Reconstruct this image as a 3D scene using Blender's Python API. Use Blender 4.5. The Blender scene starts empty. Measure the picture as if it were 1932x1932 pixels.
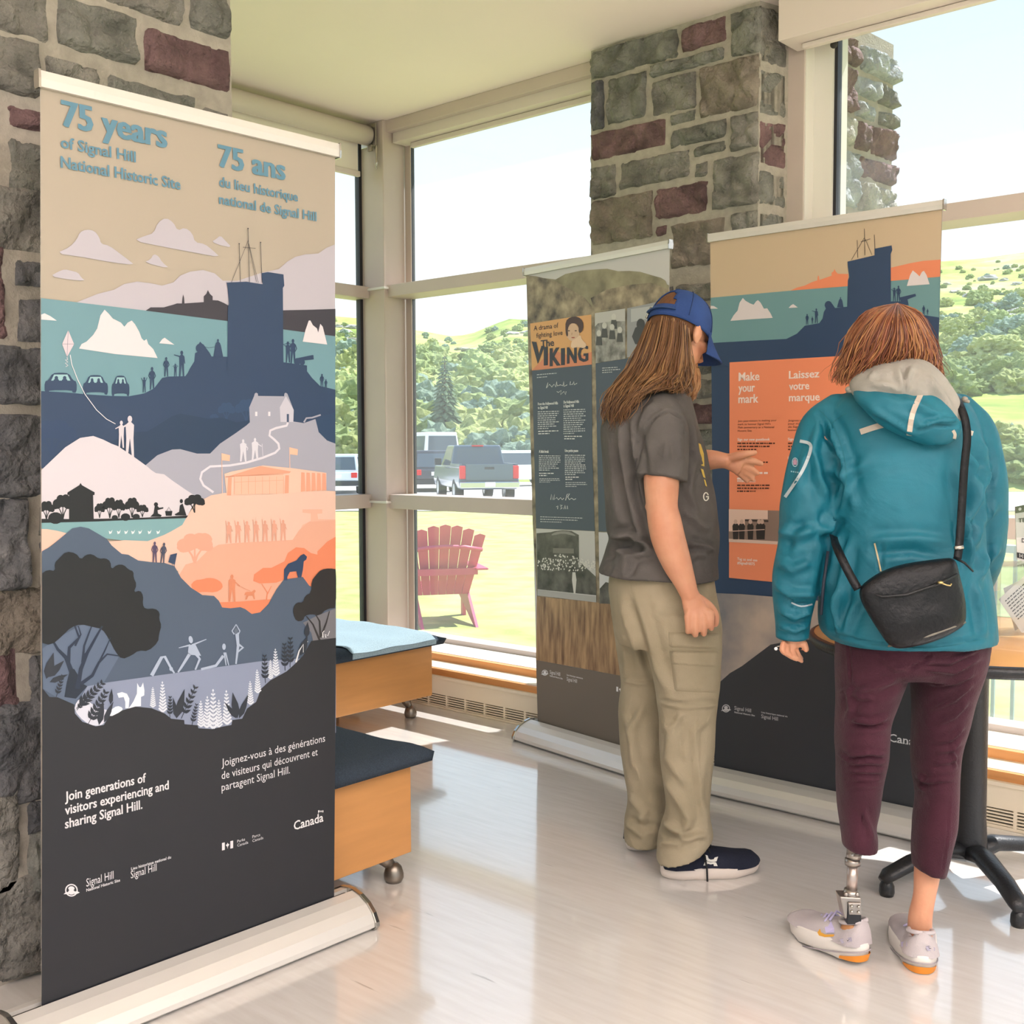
import bpy, bmesh, math, random
import numpy as np
from mathutils import Vector, Matrix, noise
from mathutils.geometry import tessellate_polygon
random.seed(7)
S = bpy.context.scene
COL = S.collection
# ------------------------------------------------------------------ camera
EYE = Vector((0, 0, 1.3))
FPX = 2100.0
_y, _p, _r = math.radians(41.42), math.radians(3.338), math.radians(-0.2)
FW = Vector((-math.sin(_y)*math.cos(_p), math.cos(_y)*math.cos(_p), -math.sin(_p)))
_rt = Vector((math.cos(_y), math.sin(_y), 0))
_up = _rt.cross(FW)
RT = _rt*math.cos(_r) + _up*math.sin(_r)
UP = _up*math.cos(_r) - _rt*math.sin(_r)
cam = bpy.data.cameras.new('camera')
cam.sensor_width = 36.0
cam.lens = 36.0*FPX/1932.0
cam.clip_start = 0.05
cam.clip_end = 2000
camo = bpy.data.objects.new('camera', cam)
COL.objects.link(camo)
camo.matrix_world = Matrix((RT, UP, -FW)).transposed().to_4x4()
camo.location = EYE
S.camera = camo
# ------------------------------------------------------------------ sky, sun, exposure
W = bpy.data.worlds.new('world')
S.world = W
W.use_nodes = True
nt = W.node_tree
nt.nodes.clear()
wo = nt.nodes.new('ShaderNodeOutputWorld')
bg = nt.nodes.new('ShaderNodeBackground')
rp = nt.nodes.new('ShaderNodeValToRGB')
sx = nt.nodes.new('ShaderNodeSeparateXYZ')
tcw = nt.nodes.new('ShaderNodeTexCoord')
nt.links.new(tcw.outputs['Generated'], sx.inputs[0])
nt.links.new(sx.outputs['Z'], rp.inputs[0])
nt.links.new(rp.outputs[0], bg.inputs[0])
nt.links.new(bg.outputs[0], wo.inputs[0])
cr = rp.color_ramp
cr.elements[0].position = 0.0
cr.elements[0].color = (0.90, 0.965, 1.0, 1)
cr.elements[1].position = 0.75
cr.elements[1].color = (0.36, 0.58, 0.92, 1)
e_ = cr.elements.new(0.14)
e_.color = (0.84, 0.945, 1.0, 1)
e_ = cr.elements.new(0.32)
e_.color = (0.66, 0.82, 0.98, 1)
bg.inputs[1].default_value = 1.0
SUN_DIR = Vector((-0.245, -0.97, -1.50)).normalized()
sl = bpy.data.lights.new('sun', 'SUN')
sl.energy = 6.6
sl.angle = math.radians(0.53)
sl.color = (1.0, 0.98, 0.95)
so = bpy.data.objects.new('sun', sl)
COL.objects.link(so)
so.rotation_euler = SUN_DIR.to_track_quat('-Z', 'Y').to_euler()
so.location = (0, 20, 40)
S.view_settings.view_transform = 'Standard'
S.view_settings.look = 'None'
S.view_settings.gamma = 1.0
S.view_settings.use_curve_mapping = False
S.view_settings.exposure = 0.45
S.cycles.use_denoising = True
S.cycles.max_bounces = 7
S.cycles.diffuse_bounces = 4
S.cycles.glossy_bounces = 3
S.cycles.transmission_bounces = 4
S.cycles.transparent_max_bounces = 12
S.cycles.caustics_reflective = False
S.cycles.caustics_refractive = False
S.cycles.sample_clamp_indirect = 6.0
# unseen fill lights added behind and beside the viewer to brighten the room
def add_fill_light(x, y, z, sx_, sy_, w, up=False, col=(1.0, 0.98, 0.965)):
    a = bpy.data.lights.new('fill_light', 'AREA')
    a.shape = 'RECTANGLE'
    a.size, a.size_y = sx_, sy_
    a.energy = w
    a.color = col
    o = bpy.data.objects.new('fill_light', a)
    COL.objects.link(o)
    o.location = (x, y, z)
    o.rotation_euler = (math.pi if up else 0, 0, 0)
DOWN_FILLS = [(0.6, 0.6, 3.02, 1.2, 1.2), (2.6, 2.0, 3.02, 1.2, 1.2), (1.2, -1.8, 3.02, 1.2, 1.2), (3.4, -0.6, 3.02, 1.2, 1.2)]
for q in DOWN_FILLS:
    add_fill_light(*q, 22.0, False, (0.90, 0.94, 1.0))
for q in ((1.6, 0.2), (0.0, -1.4), (2.4, 1.8)):     # unseen upward fills, added to brighten the ceiling
    add_fill_light(q[0], q[1], 2.3, 1.0, 1.0, 66.0, True, (1.0, 0.94, 0.93))
# ------------------------------------------------------------------ helpers
def ray(x, y):
    return RT*((x-966.0)/FPX) + UP*((966.0-y)/FPX) + FW
def at(x, y, d):                       # point at forward distance d
    return EYE + ray(x, y)*d
def flr(x, y, z=0.0):                  # point on a level surface
    r = ray(x, y)
    return EYE + r*((z-EYE.z)/r.z)
def pl(x, y, ax, val):                 # point on an axis plane
    r = ray(x, y)
    return EYE + r*((val-EYE[ax])/r[ax])
def lin(c):
    return c/12.92 if c <= 0.04045 else ((c+0.055)/1.055)**2.4
def rgb(h):
    h = h.lstrip('#')
    return tuple(lin(int(h[i:i+2], 16)/255.0) for i in (0, 2, 4))
MATS = {}
def mat(name, col='808080', rough=0.5, metal=0.0, var=0.0, vscale=6.0, bump=0.0, bscale=40.0, spec=0.5,
        stretch=(1, 1, 1), col2=None, coat=0.0, detail=4.0, sheen=0.0, trans=0.0, alpha=1.0, sub=0.0):
    if name in MATS:
        return MATS[name]
    m = bpy.data.materials.new(name)
    m.use_nodes = True
    n = m.node_tree
    b = n.nodes['Principled BSDF']
    c = rgb(col) if isinstance(col, str) else col
    b.inputs['Base Color'].default_value = (*c, 1)
    b.inputs['Roughness'].default_value = rough
    b.inputs['Metallic'].default_value = metal
    b.inputs['Specular IOR Level'].default_value = spec
    b.inputs['Coat Weight'].default_value = coat
    b.inputs['Coat Roughness'].default_value = 0.1
    b.inputs['Sheen Weight'].default_value = sheen
    b.inputs['Transmission Weight'].default_value = trans
    b.inputs['Alpha'].default_value = alpha
    if sub:
        b.inputs['Subsurface Weight'].default_value = sub
        b.inputs['Subsurface Radius'].default_value = (0.02, 0.008, 0.004)
    if var or col2 or bump:
        tc = n.nodes.new('ShaderNodeTexCoord')
        mp = n.nodes.new('ShaderNodeMapping')
        mp.inputs['Scale'].default_value = stretch
        n.links.new(tc.outputs['Object'], mp.inputs[0])
    if var or col2:
        nz = n.nodes.new('ShaderNodeTexNoise')
        nz.inputs['Scale'].default_value = vscale
        nz.inputs['Detail'].default_value = detail
        n.links.new(mp.outputs[0], nz.inputs['Vector'])
        cr_ = n.nodes.new('ShaderNodeValToRGB')
        n.links.new(nz.outputs[0], cr_.inputs[0])
        k = var or 0.2
        c2 = rgb(col2) if isinstance(col2, str) else (col2 or tuple(min(1, q*(1+k)) for q in c))
        c1 = c if col2 else tuple(q*(1-k) for q in c)
        cr_.color_ramp.elements[0].position = 0.3
        cr_.color_ramp.elements[1].position = 0.7
        cr_.color_ramp.elements[0].color = (*c1, 1)
        cr_.color_ramp.elements[1].color = (*c2, 1)
        n.links.new(cr_.outputs[0], b.inputs['Base Color'])
    if bump:
        nb = n.nodes.new('ShaderNodeTexNoise')
        nb.inputs['Scale'].default_value = bscale
        nb.inputs['Detail'].default_value = 5
        n.links.new(mp.outputs[0], nb.inputs['Vector'])
        bp = n.nodes.new('ShaderNodeBump')
        bp.inputs['Strength'].default_value = bump
        bp.inputs['Distance'].default_value = 0.01
        n.links.new(nb.outputs[0], bp.inputs['Height'])
        n.links.new(bp.outputs[0], b.inputs['Normal'])
    MATS[name] = m
    return m
def glass_mat(name, tint=(1, 1, 1), refl=0.03, haze=0.0):
    if name in MATS:
        return MATS[name]
    m = bpy.data.materials.new(name)
    m.use_nodes = True
    n = m.node_tree
    n.nodes.clear()
    o = n.nodes.new('ShaderNodeOutputMaterial')
    tr = n.nodes.new('ShaderNodeBsdfTransparent')
    tr.inputs[0].default_value = (*tint, 1)
    gl = n.nodes.new('ShaderNodeBsdfGlossy')
    gl.inputs['Roughness'].default_value = 0.02
    lw = n.nodes.new('ShaderNodeLayerWeight')
    lw.inputs[0].default_value = 0.5
    pw = n.nodes.new('ShaderNodeMath')
    pw.operation = 'POWER'
    pw.inputs[1].default_value = 4.0
    fr = n.nodes.new('ShaderNodeMath')
    fr.operation = 'MULTIPLY_ADD'
    fr.inputs[1].default_value = 0.7
    fr.inputs[2].default_value = refl
    mx = n.nodes.new('ShaderNodeMixShader')
    n.links.new(lw.outputs['Facing'], pw.inputs[0])
    n.links.new(pw.outputs[0], fr.inputs[0])
    n.links.new(fr.outputs[0], mx.inputs[0])
    n.links.new(tr.outputs[0], mx.inputs[1])
    n.links.new(gl.outputs[0], mx.inputs[2])
    last = mx
    if haze:
        df = n.nodes.new('ShaderNodeBsdfTranslucent')
        df.inputs[0].default_value = (0.9, 0.92, 0.95, 1)
        m2 = n.nodes.new('ShaderNodeMixShader')
        m2.inputs[0].default_value = haze
        n.links.new(mx.outputs[0], m2.inputs[1])
        n.links.new(df.outputs[0], m2.inputs[2])
        last = m2
    n.links.new(last.outputs[0], o.inputs[0])
    MATS[name] = m
    return m
ORG = {}
class MB:
    def __init__(s):
        s.v, s.f, s.m, s.s = [], [], [], []
    def add(s, vs, fs, mi=0, sm=False):
        o = len(s.v)
        s.v += [tuple(q) for q in vs]
        for f in fs:
            s.f.append(tuple(i+o for i in f))
            s.m.append(mi)
            s.s.append(sm)
        return s
    def box(s, a, b, mi=0, M=None):
        x0, y0, z0 = a
        x1, y1, z1 = b
        vs = [Vector(q) for q in ((x0, y0, z0), (x1, y0, z0), (x1, y1, z0), (x0, y1, z0), (x0, y0, z1), (x1, y0, z1), (x1, y1, z1), (x0, y1, z1))]
        if M is not None:
            vs = [M @ q for q in vs]
        return s.add(vs, [(3, 2, 1, 0), (4, 5, 6, 7), (0, 1, 5, 4), (1, 2, 6, 5), (2, 3, 7, 6), (3, 0, 4, 7)], mi)
    def tube(s, path, rad, n=8, mi=0, cap=True, flat=None):
        P = [Vector(p) for p in path]
        k = len(P)
        R = rad if isinstance(rad, (list, tuple)) else [rad]*k
        vs, fs = [], []
        prev = None
        for i in range(k):
            t = (P[min(i+1, k-1)]-P[max(i-1, 0)])
            t = t.normalized() if t.length > 1e-9 else Vector((0, 0, 1))
            if prev is None:
                u = t.cross(Vector((0, 0, 1)))
                if u.length < 1e-3:
                    u = t.cross(Vector((1, 0, 0)))
            else:
                u = prev - t*prev.dot(t)
            u.normalize()
            w = t.cross(u)
            prev = u
            for j in range(n):
                a = 2*math.pi*j/n
                r2 = R[i]*(flat or 1)
                vs.append(P[i]+u*(math.cos(a)*R[i])+w*(math.sin(a)*r2))
        for i in range(k-1):
            for j in range(n):
                fs.append((i*n+j, i*n+(j+1) % n, (i+1)*n+(j+1) % n, (i+1)*n+j))
        if cap:
            fs.append(tuple(range(n-1, -1, -1)))
            fs.append(tuple((k-1)*n+j for j in range(n)))
        return s.add(vs, fs, mi, True)
    def lathe(s, prof, c=(0, 0, 0), n=24, mi=0, M=None):
        vs, fs = [], []
        k = len(prof)
        for r, z in prof:
            for j in range(n):
                a = 2*math.pi*j/n
                q = Vector((c[0]+r*math.cos(a), c[1]+r*math.sin(a), c[2]+z))
                vs.append(M @ q if M is not None else q)
        for i in range(k-1):
            for j in range(n):
                fs.append((i*n+j, i*n+(j+1) % n, (i+1)*n+(j+1) % n, (i+1)*n+j))
        fs.append(tuple(range(n-1, -1, -1)))
        fs.append(tuple((k-1)*n+j for j in range(n)))
        return s.add(vs, fs, mi, True)
    def prism(s, poly, h, fn, mi=0, sm=False):   # poly 2d, fn(u,v,w) -> 3d, w in 0..h
        n = len(poly)
        vs = [fn(u, v, 0) for u, v in poly]+[fn(u, v, h) for u, v in poly]
        fs = [(i, (i+1) % n, n+(i+1) % n, n+i) for i in range(n)]
        s.add(vs, fs, mi, sm)
        tri = tessellate_polygon([[Vector((u, v, 0)) for u, v in poly]])
        s.add([fn(u, v, 0) for u, v in poly], [t[::-1] for t in tri], mi)
        s.add([fn(u, v, h) for u, v in poly], tri, mi)
        return s
    def grid(s, fn, nu, nv, mi=0, sm=True):
        vs = [fn(i/nu, j/nv) for j in range(nv+1) for i in range(nu+1)]
        fs = [(j*(nu+1)+i, j*(nu+1)+i+1, (j+1)*(nu+1)+i+1, (j+1)*(nu+1)+i) for j in range(nv) for i in range(nu)]
        return s.add(vs, fs, mi, sm)
    def ball(s, c, r, mi=0, nu=16, nv=10, M=None):
        rx, ry, rz = r if isinstance(r, (tuple, list)) else (r, r, r)
        c = Vector(c)
        def fn(u, v):
            a, b = 2*math.pi*u, math.pi*(v-0.5)
            q = Vector((rx*math.cos(a)*math.cos(b), ry*math.sin(a)*math.cos(b), rz*math.sin(b)))
            return c+(M @ q if M is not None else q)
        return s.grid(fn, nu, nv, mi)
    def build(s, name, mats, parent=None, local=False, bevel=0, recalc=True, seg=2):
        me = bpy.data.meshes.new(name)
        o = bpy.data.objects.new(name, me)
        org = Vector((0, 0, 0))
        if parent is not None and not local:
            org = ORG.get(parent.name, Vector((0, 0, 0)))
        me.from_pydata([tuple(Vector(q)-org) for q in s.v], [], s.f)
        for mm in (mats if isinstance(mats, (list, tuple)) else [mats]):
            me.materials.append(mm)
        me.polygons.foreach_set('material_index', s.m)
        me.polygons.foreach_set('use_smooth', s.s)
        if recalc:
            bm = bmesh.new()
            bm.from_mesh(me)
            bmesh.ops.remove_doubles(bm, verts=bm.verts, dist=1e-6)
            bmesh.ops.recalc_face_normals(bm, faces=bm.faces)
            bm.to_mesh(me)
            bm.free()
        me.update()
        COL.objects.link(o)
        if parent is not None:
            o.parent = parent
            ORG[o.name] = org
        if bevel:
            bv = o.modifiers.new('bevel', 'BEVEL')
            bv.width = bevel
            bv.segments = seg
            bv.limit_method = 'ANGLE'
        return o
def tag(o, label=None, cat=None, group=None, kind=None):
    if label:
        o['label'] = label
    if cat:
        o['category'] = cat
    if group:
        o['group'] = group
    if kind:
        o['kind'] = kind
    return o
def thing(name, loc, label, cat, group=None, rz=0.0):
    o = bpy.data.objects.new(name, None)
    o.empty_display_size = 0.1
    COL.objects.link(o)
    o.location = loc
    o.rotation_euler = (0, 0, rz)
    ORG[o.name] = Vector(loc)
    return tag(o, label, cat, group)
def struct(mb, name, m, **k):
    return tag(mb.build(name, m, **k), kind='structure')
def kids(o):
    return [c for c in bpy.data.objects if c.parent == o]
def dup(o, parent=None):
    ch = kids(o)
    c = o.copy()
    COL.objects.link(c)
    c.parent = parent
    for q in ch:
        dup(q, c)
    return c
# ------------------------------------------------------------------ the room
HC = 3.06
XG, YG = -4.74, 4.30                       # planes of the glass
M_frame = mat('frame_paint', 'c9b9b0', 0.45, var=0.02)
M_white = mat('white_trim', 'e9e4dc', 0.4)
M_gasket = mat('black_gasket', '23222a', 0.5)
M_ceil = mat('ceiling_paint', 'f7e9e2', 0.8, var=0.012, vscale=1.5)
M_wood = mat('sill_wood', 'd9965a', 0.4, var=0.12, vscale=5, stretch=(0.4, 6, 6))
M_cream = mat('cream_metal', 'e6d6be', 0.45)
M_dark = mat('dark_slot', '2a2622', 0.7)
def floor_mat():
    m = bpy.data.materials.new('vinyl_floor')
    m.use_nodes = True
    n = m.node_tree
    b = n.nodes['Principled BSDF']
    tc = n.nodes.new('ShaderNodeTexCoord')
    mp = n.nodes.new('ShaderNodeMapping')
    mp.inputs['Rotation'].default_value = (0, 0, math.radians(28))
    mp.inputs['Scale'].default_value = (1.0, 9.0, 1)
    n.links.new(tc.outputs['Object'], mp.inputs[0])
    z1 = n.nodes.new('ShaderNodeTexNoise')
    z1.inputs['Scale'].default_value = 5
    z1.inputs['Detail'].default_value = 7
    n.links.new(mp.outputs[0], z1.inputs['Vector'])
    cr_ = n.nodes.new('ShaderNodeValToRGB')
    e = cr_.color_ramp.elements
    e[0].position, e[1].position = 0.32, 0.68
    e[0].color = (*rgb('d9d3ce'), 1)
    e[1].color = (*rgb('e2deda'), 1)
    n.links.new(z1.outputs[0], cr_.inputs[0])
    # thin scuffs
    mp2 = n.nodes.new('ShaderNodeMapping')
    mp2.inputs['Rotation'].default_value = (0, 0, math.radians(-35))
    mp2.inputs['Scale'].default_value = (1.2, 14, 1)
    n.links.new(tc.outputs['Object'], mp2.inputs[0])
    z2 = n.nodes.new('ShaderNodeTexNoise')
    z2.inputs['Scale'].default_value = 3
    z2.inputs['Detail'].default_value = 9
    n.links.new(mp2.outputs[0], z2.inputs['Vector'])
    c2 = n.nodes.new('ShaderNodeValToRGB')
    c2.color_ramp.elements[0].position = 0.24
    c2.color_ramp.elements[1].position = 0.30
    c2.color_ramp.elements[0].color = (0.62, 0.6, 0.58, 1)
    c2.color_ramp.elements[1].color = (1, 1, 1, 1)
    n.links.new(z2.outputs[0], c2.inputs[0])
    mu = n.nodes.new('ShaderNodeMixRGB')
    mu.blend_type = 'MULTIPLY'
    mu.inputs[0].default_value = 1
    n.links.new(cr_.outputs[0], mu.inputs[1])
    n.links.new(c2.outputs[0], mu.inputs[2])
    n.links.new(mu.outputs[0], b.inputs['Base Color'])
    b.inputs['Roughness'].default_value = 0.16
    b.inputs['Specular IOR Level'].default_value = 0.6
    b.inputs['Coat Weight'].default_value = 1.0
    b.inputs['Coat IOR'].default_value = 1.75
    b.inputs['Coat Roughness'].default_value = 0.06
    z3 = n.nodes.new('ShaderNodeTexNoise')
    z3.inputs['Scale'].default_value = 9
    z3.inputs['Detail'].default_value = 6
    n.links.new(tc.outputs['Object'], z3.inputs['Vector'])
    bp = n.nodes.new('ShaderNodeBump')
    bp.inputs['Strength'].default_value = 0.05
    bp.inputs['Distance'].default_value = 0.01
    n.links.new(z3.outputs[0], bp.inputs['Height'])
    n.links.new(bp.outputs[0], b.inputs['Normal'])
    return m
M_floor = floor_mat()
struct(MB().box((-4.85, -6, -0.25), (6, 4.42, 0)), 'floor', M_floor)
struct(MB().box((-5.0, -6, HC), (6, 4.52, HC+0.3)), 'ceiling', M_ceil)
struct(MB().box((-1.9, 4.52, 3.20), (6, 4.80, HC+0.32)), 'trim_6', M_frame)  # unseen slab added above the right window to keep sun patches off the floor
# corner post with its clip bands
px0, px1, py0, py1 = -4.71, -4.55, 4.117, 4.27
mb = MB().box((px0-0.02, py0, 0), (px1, py1, HC))
mb.box((px0-0.02, py1, 0), (px1-0.04, YG+0.05, HC))
struct(mb, 'trim_1', M_frame, bevel=0.004)
for z in (2.165, 1.0):
    mb = MB().box((px0-0.03, py0-0.012, z-0.006), (px1+0.012, py1-0.02, z+0.006))
    struct(mb, 'trim_%d' % (2 if z > 2 else 3), M_white)
# mullion rails of both glass walls
ZU0, ZU1, ZL0, ZL1 = 2.118, 2.182, 0.965, 1.042
mbr = MB()
for z0, z1 in ((ZU0, ZU1), (ZL0, ZL1)):
    mbr.box((px1-0.01, 4.14, z0), (6, YG+0.06, z1))
mbl = MB()
for z0, z1 in ((ZU0, ZU1), (ZL0, ZL1)):
    mbl.box((XG-0.06, 1.0, z0), (px0+0.03, py0+0.01, z1))
# window_1: glass wall behind the two banners (left of the pillar), window_2: right of it, window_3: left wall
def window(name, frame, panes, gask):
    t = bpy.data.objects.new(name, None)
    COL.objects.link(t)
    tag(t, kind='structure')
    frame.build('window_frame', M_frame, t, bevel=0.003)
    gask.build('gasket', M_gasket, t)
    panes.build('pane', glass_mat('window_glass', haze=0.03), t)
    return t
XPL, XPR = -3.10, -2.21                   # pillar sides at the glass
gl = MB().box((px1, YG, 0.22), (XPL, YG+0.006, HC))
gk = MB()
gk.box((px1-0.01, YG-0.014, 0.22), (px1+0.012, YG+0.02, HC))
gk.box((px1+0.026, YG-0.012, 0.22), (px1+0.03, YG+0.02, HC))
fr = MB()
for z0, z1 in ((ZU0, ZU1), (ZL0, ZL1)):
    fr.box((px1-0.01, 4.14, z0), (XPL+0.05, YG+0.008, z1))
fr.box((px1-0.005, YG-0.02, 0.2), (px1+0.04, YG-0.013, HC))
fr.box((px1-0.01, 4.14, HC-0.06), (XPL+0.05, YG+0.15, HC))
fr.box((px1-0.01, YG-0.03, 0.2), (XPL+0.05, YG+0.08, 0.26))
window('window_1', fr, gl, gk)
# right-hand window
jx0 = pl(1490, 400, 1, 4.19).x
jx1 = pl(1515, 400, 1, 4.19).x
gl = MB().box((jx1, YG, 0.22), (6, YG+0.006, HC))
gk = MB().box((jx1+0.08, YG-0.02, 0.22), (jx1+0.098, YG+0.02, HC))
fr = MB()
for z0, z1 in ((ZU0, ZU1), (ZL0, ZL1)):
    fr.box((jx1-0.01, 4.14, z0), (6, YG+0.008, z1))
fr.box((jx1-0.01, 4.14, HC-0.06), (6, YG+0.15, HC))
fr.box((jx1-0.01, YG-0.03, 0.2), (6, YG+0.08, 0.26))
fr.box((jx0-0.1, 4.19, 0), (jx1, YG+0.1, HC))
window('window_2', fr, gl, gk)
MW = MB().box((jx1, 4.196, 0.3), (jx1+0.004, YG-0.014, HC-0.1))
MW.box((jx1+0.003, 4.265, 0.2), (jx1+0.085, YG+0.1, HC-0.06))
struct(MW, 'trim_4', M_white)
# left wall
gl = MB().box((XG-0.006, 1.0, 0.22), (XG, py0+0.02, HC))
gk = MB().box((XG-0.02, py0-0.02, 0.22), (XG+0.014, py0+0.005, HC))
fr = MB()
for z0, z1 in ((ZU0, ZU1), (ZL0, ZL1)):
    fr.box((XG-0.06, 1.0, z0), (px0+0.035, py0+0.01, z1))
fr.box((XG-0.1, 1.0, HC-0.06), (px0, py0, HC))
fr.box((XG-0.08, 1.0, 0.0), (px0, py0, 0.26))
fr.box((XG-0.1, 0.9, 0), (px0, 1.0, HC))
window('window_3', fr, gl, gk)
# sill steps and the baseboard heater along the right-hand glass wall
XE = 6
sill = MB()
sill.box((-4.6, 4.06, 0.0), (XE, YG+0.02, 0.235), 0)
sill.box((-4.6, 3.90, 0.0), (XE, 4.07, 0.198), 1)
sill.box((-4.6, 4.03, 0.19), (XE, 4.062, 0.232), 2)
sill.box((-4.6, 3.885, 0.16), (XE, 3.905, 0.195), 2)
struct(sill, 'trim_5', [M_white, M_cream, M_wood], bevel=0.003)
ht = thing('baseboard_heater', (-3.6, 3.87, 0), 'long cream baseboard heater under the window behind the small historical banner', 'heater')
HX0, HX1 = -4.5, 3.0
hb = MB()
hb.box((HX0, 3.872, 0.07), (HX1, 3.91, 0.15))
hb.box((HX0, 3.866, 0.148), (HX1, 3.91, 0.163))
hb.box((HX0, 3.872, 0.0), (HX1, 3.91, 0.012))
hb.build('casing', M_cream, ht, bevel=0.002)
gr = MB()
for i in range(5):
    gr.box((HX0, 3.873, 0.014+i*0.0115), (HX1, 3.882, 0.0195+i*0.0115))
x = HX0
while x < HX1:
    gr.box((x, 3.8725, 0.01), (x+0.012, 3.884, 0.072))
    x += 0.128
gr.build('grille', M_cream, ht)
MB().box((HX0, 3.884, 0.01), (HX1, 3.91, 0.072)).build('backing', M_dark, ht)
# blind boxes at the window heads
p = pl(740.6, 270, 1, 4.18)
q = pl(740.6, 234, 1, 4.18)
VZ0, VZ1 = p.z, HC-0.02
M_box = mat('blind_box_paint', 'dccfc8', 0.5)
def blind_box(name, x0, x1, label):
    t = thing(name, (x0, 4.18, VZ0), label, 'window blind')
    mb = MB().box((x0, 4.18, VZ0), (x1, 4.30, VZ1))
    mb.build('cassette', M_box, t, bevel=0.003)
    MB().box((x0+0.08, 4.235, VZ0-0.028), (x1-0.02, 4.262, VZ0-0.001)).build('hem_bar', M_box, t, bevel=0.004)
    return t
blind_box('window_blind', p.x, XPL-0.03, 'cream blind box at the ceiling between the corner post and the stone pillar')
v = pl(1468, 60, 1, 4.0)
def blind_box2():
    x0 = pl(1468, 70, 1, 4.02).x
    t = thing('window_blind', (x0, 4.02, VZ0), 'cream blind box at the ceiling to the right of the stone pillar', 'window blind')
    z0 = pl(1468, 77.5, 1, 4.02).z
    MB().box((x0, 4.02, z0), (6, 4.18, VZ1)).build('cassette', M_box, t, bevel=0.003)
    MB().box((x0+0.06, 4.10, z0-0.02), (6, 4.13, z0-0.001)).build('hem_bar', M_box, t, bevel=0.004)
    MB().ball((x0+0.17, 4.15, z0-0.02), 0.014).build('chain_end', M_dark, t)
blind_box2()
# roller blind on the left wall
rt = thing('roller_blind', (-4.62, 3.5, 2.9), 'white roller blind with a metal bracket on the left window beside the corner post', 'window blind')
RXc = -4.64
ry = py0-0.03
rz = pl(688, 255, 0, RXc).z
M_fab = mat('blind_fabric', 'f0e8dc', 0.7)
MB().tube([(RXc, 1.0, rz), (RXc, ry, rz)], 0.052, 24).build('roller', M_box, rt)
zb = pl(640, 318, 0, -4.68).z
MB().box((-4.690, 1.0, zb), (-4.686, ry-0.03, rz)).build('fabric', M_fab, rt)
MB().box((-4.700, 1.0, zb-0.018), (-4.676, ry-0.02, zb+0.012)).build('bottom_bar', M_box, rt, bevel=0.004)
M_steel = mat('steel', 'b9b3aa', 0.25, 0.9)
b = MB().box((-4.70, ry+0.006, rz-0.06), (-4.58, ry+0.012, rz+0.06))
b.box((-4.64, ry-0.002, rz-0.085), (-4.61, ry+0.012, rz-0.05))
b.build('bracket', M_steel, rt, bevel=0.002)
MB().lathe([(0.004, 0.03), (0.006, 0.02), (0.009, 0), (0.007, -0.05), (0.011, -0.06), (0.003, -0.10)], (-4.58, ry+0.01, rz-0.085), 12).build('chain_guide', M_steel, rt)
# ------------------------------------------------------------------ rubble stone
M_mortar = mat('mortar', 'aba398', 0.9, var=0.12, vscale=30, bump=0.4, bscale=120)
mat('mortar').node_tree
def stone_m(n, c1, c2):
    return mat(n, c1, 0.85, col2=c2, vscale=9, detail=12, bump=1.0, bscale=38)
M_st = [stone_m('stone_grey', '5e5b57', '9a958e'), stone_m('stone_green', '605f5a', '95938c'), stone_m('stone_purple', '553f42', '8a6c6d'),
        stone_m('stone_dark', '505055', '807e80'), stone_m('stone_tan', '6c6259', '9a8e82')]
M_st += [stone_m('stone_sunlit', '8b8983', 'c4c1b8'), stone_m('stone_sunlit_blue', '878d92', 'b9bec0')]  # same stone made paler: sunlight and glass glare put into the colour
for m_ in M_st:
    for q in m_.node_tree.nodes:
        if q.type == 'BUMP':
            q.inputs['Distance'].default_value = 0.03
STM = [M_mortar]+M_st
def stone(mb, fn, u0, v0, u1, v1, seed, mi, depth=0.042, rnd=None):
    w, h = u1-u0, v1-v0
    nu, nv = max(6, min(34, int(w/0.011))), max(6, min(30, int(h/0.011)))
    off = Vector((seed*13.7, seed*7.3, seed*3.1))
    lean = ((seed*37 % 11)/11-0.5, (seed*53 % 13)/13-0.5)
    def f(a, b):
        u, v = u0+w*a, v0+h*b
        e = min(a, 1-a)*w, min(b, 1-b)*h
        ed = min(e)
        k = min(1.0, ed/0.011)
        k = k*k*(3-2*k)
        q = Vector((u, v, 0))+off
        n1 = noise.fractal(q*6.0, 0.75, 2.1, 6)
        cell = noise.voronoi(q*9.0)[0]
        n2 = (cell[1]-cell[0])
        wv = noise.noise(q*16)*0.004
        hgt = depth*(0.55+0.45*n1+lean[0]*(a-.5)+lean[1]*(b-.5))-0.02*max(0, 0.25-n2)*4
        ww = 0.005*(1-k)
        return fn(u+noise.noise(q*22+Vector((5, 0, 0)))*ww*1.5, v+noise.noise(q*22)*ww*1.5, max(0.0, k*hgt+k*wv) if k > 0 else -0.006)
    mb.grid(f, nu, nv, mi)
def ashlar(u0, v0, u1, v1, rnd, hs=(0.10, 0.15, 0.2, 0.26), ws=(0.16, 0.24, 0.34, 0.46), g=0.018):
    out = []
    v = v0
    while v < v1-0.03:
        h = rnd.choice(hs)
        if v+h > v1-0.07:
            h = v1-v
        u = u0
        while u < u1-0.02:
            w = rnd.choice(ws)
            if u+w > u1-0.10:
                w = u1-u
            if h > 0.19 and rnd.random() < 0.3:
                k = h*rnd.uniform(0.4, 0.6)
                out += [(u, v, u+w-g, v+k-g), (u, v+k, u+w-g, v+h-g)]
            else:
                out.append((u, v, u+w-g, v+h-g))
            u += w
        v += h
    return out
def pick(rnd):
    return rnd.choice([1, 1, 1, 2, 2, 3, 4, 4, 5])
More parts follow.
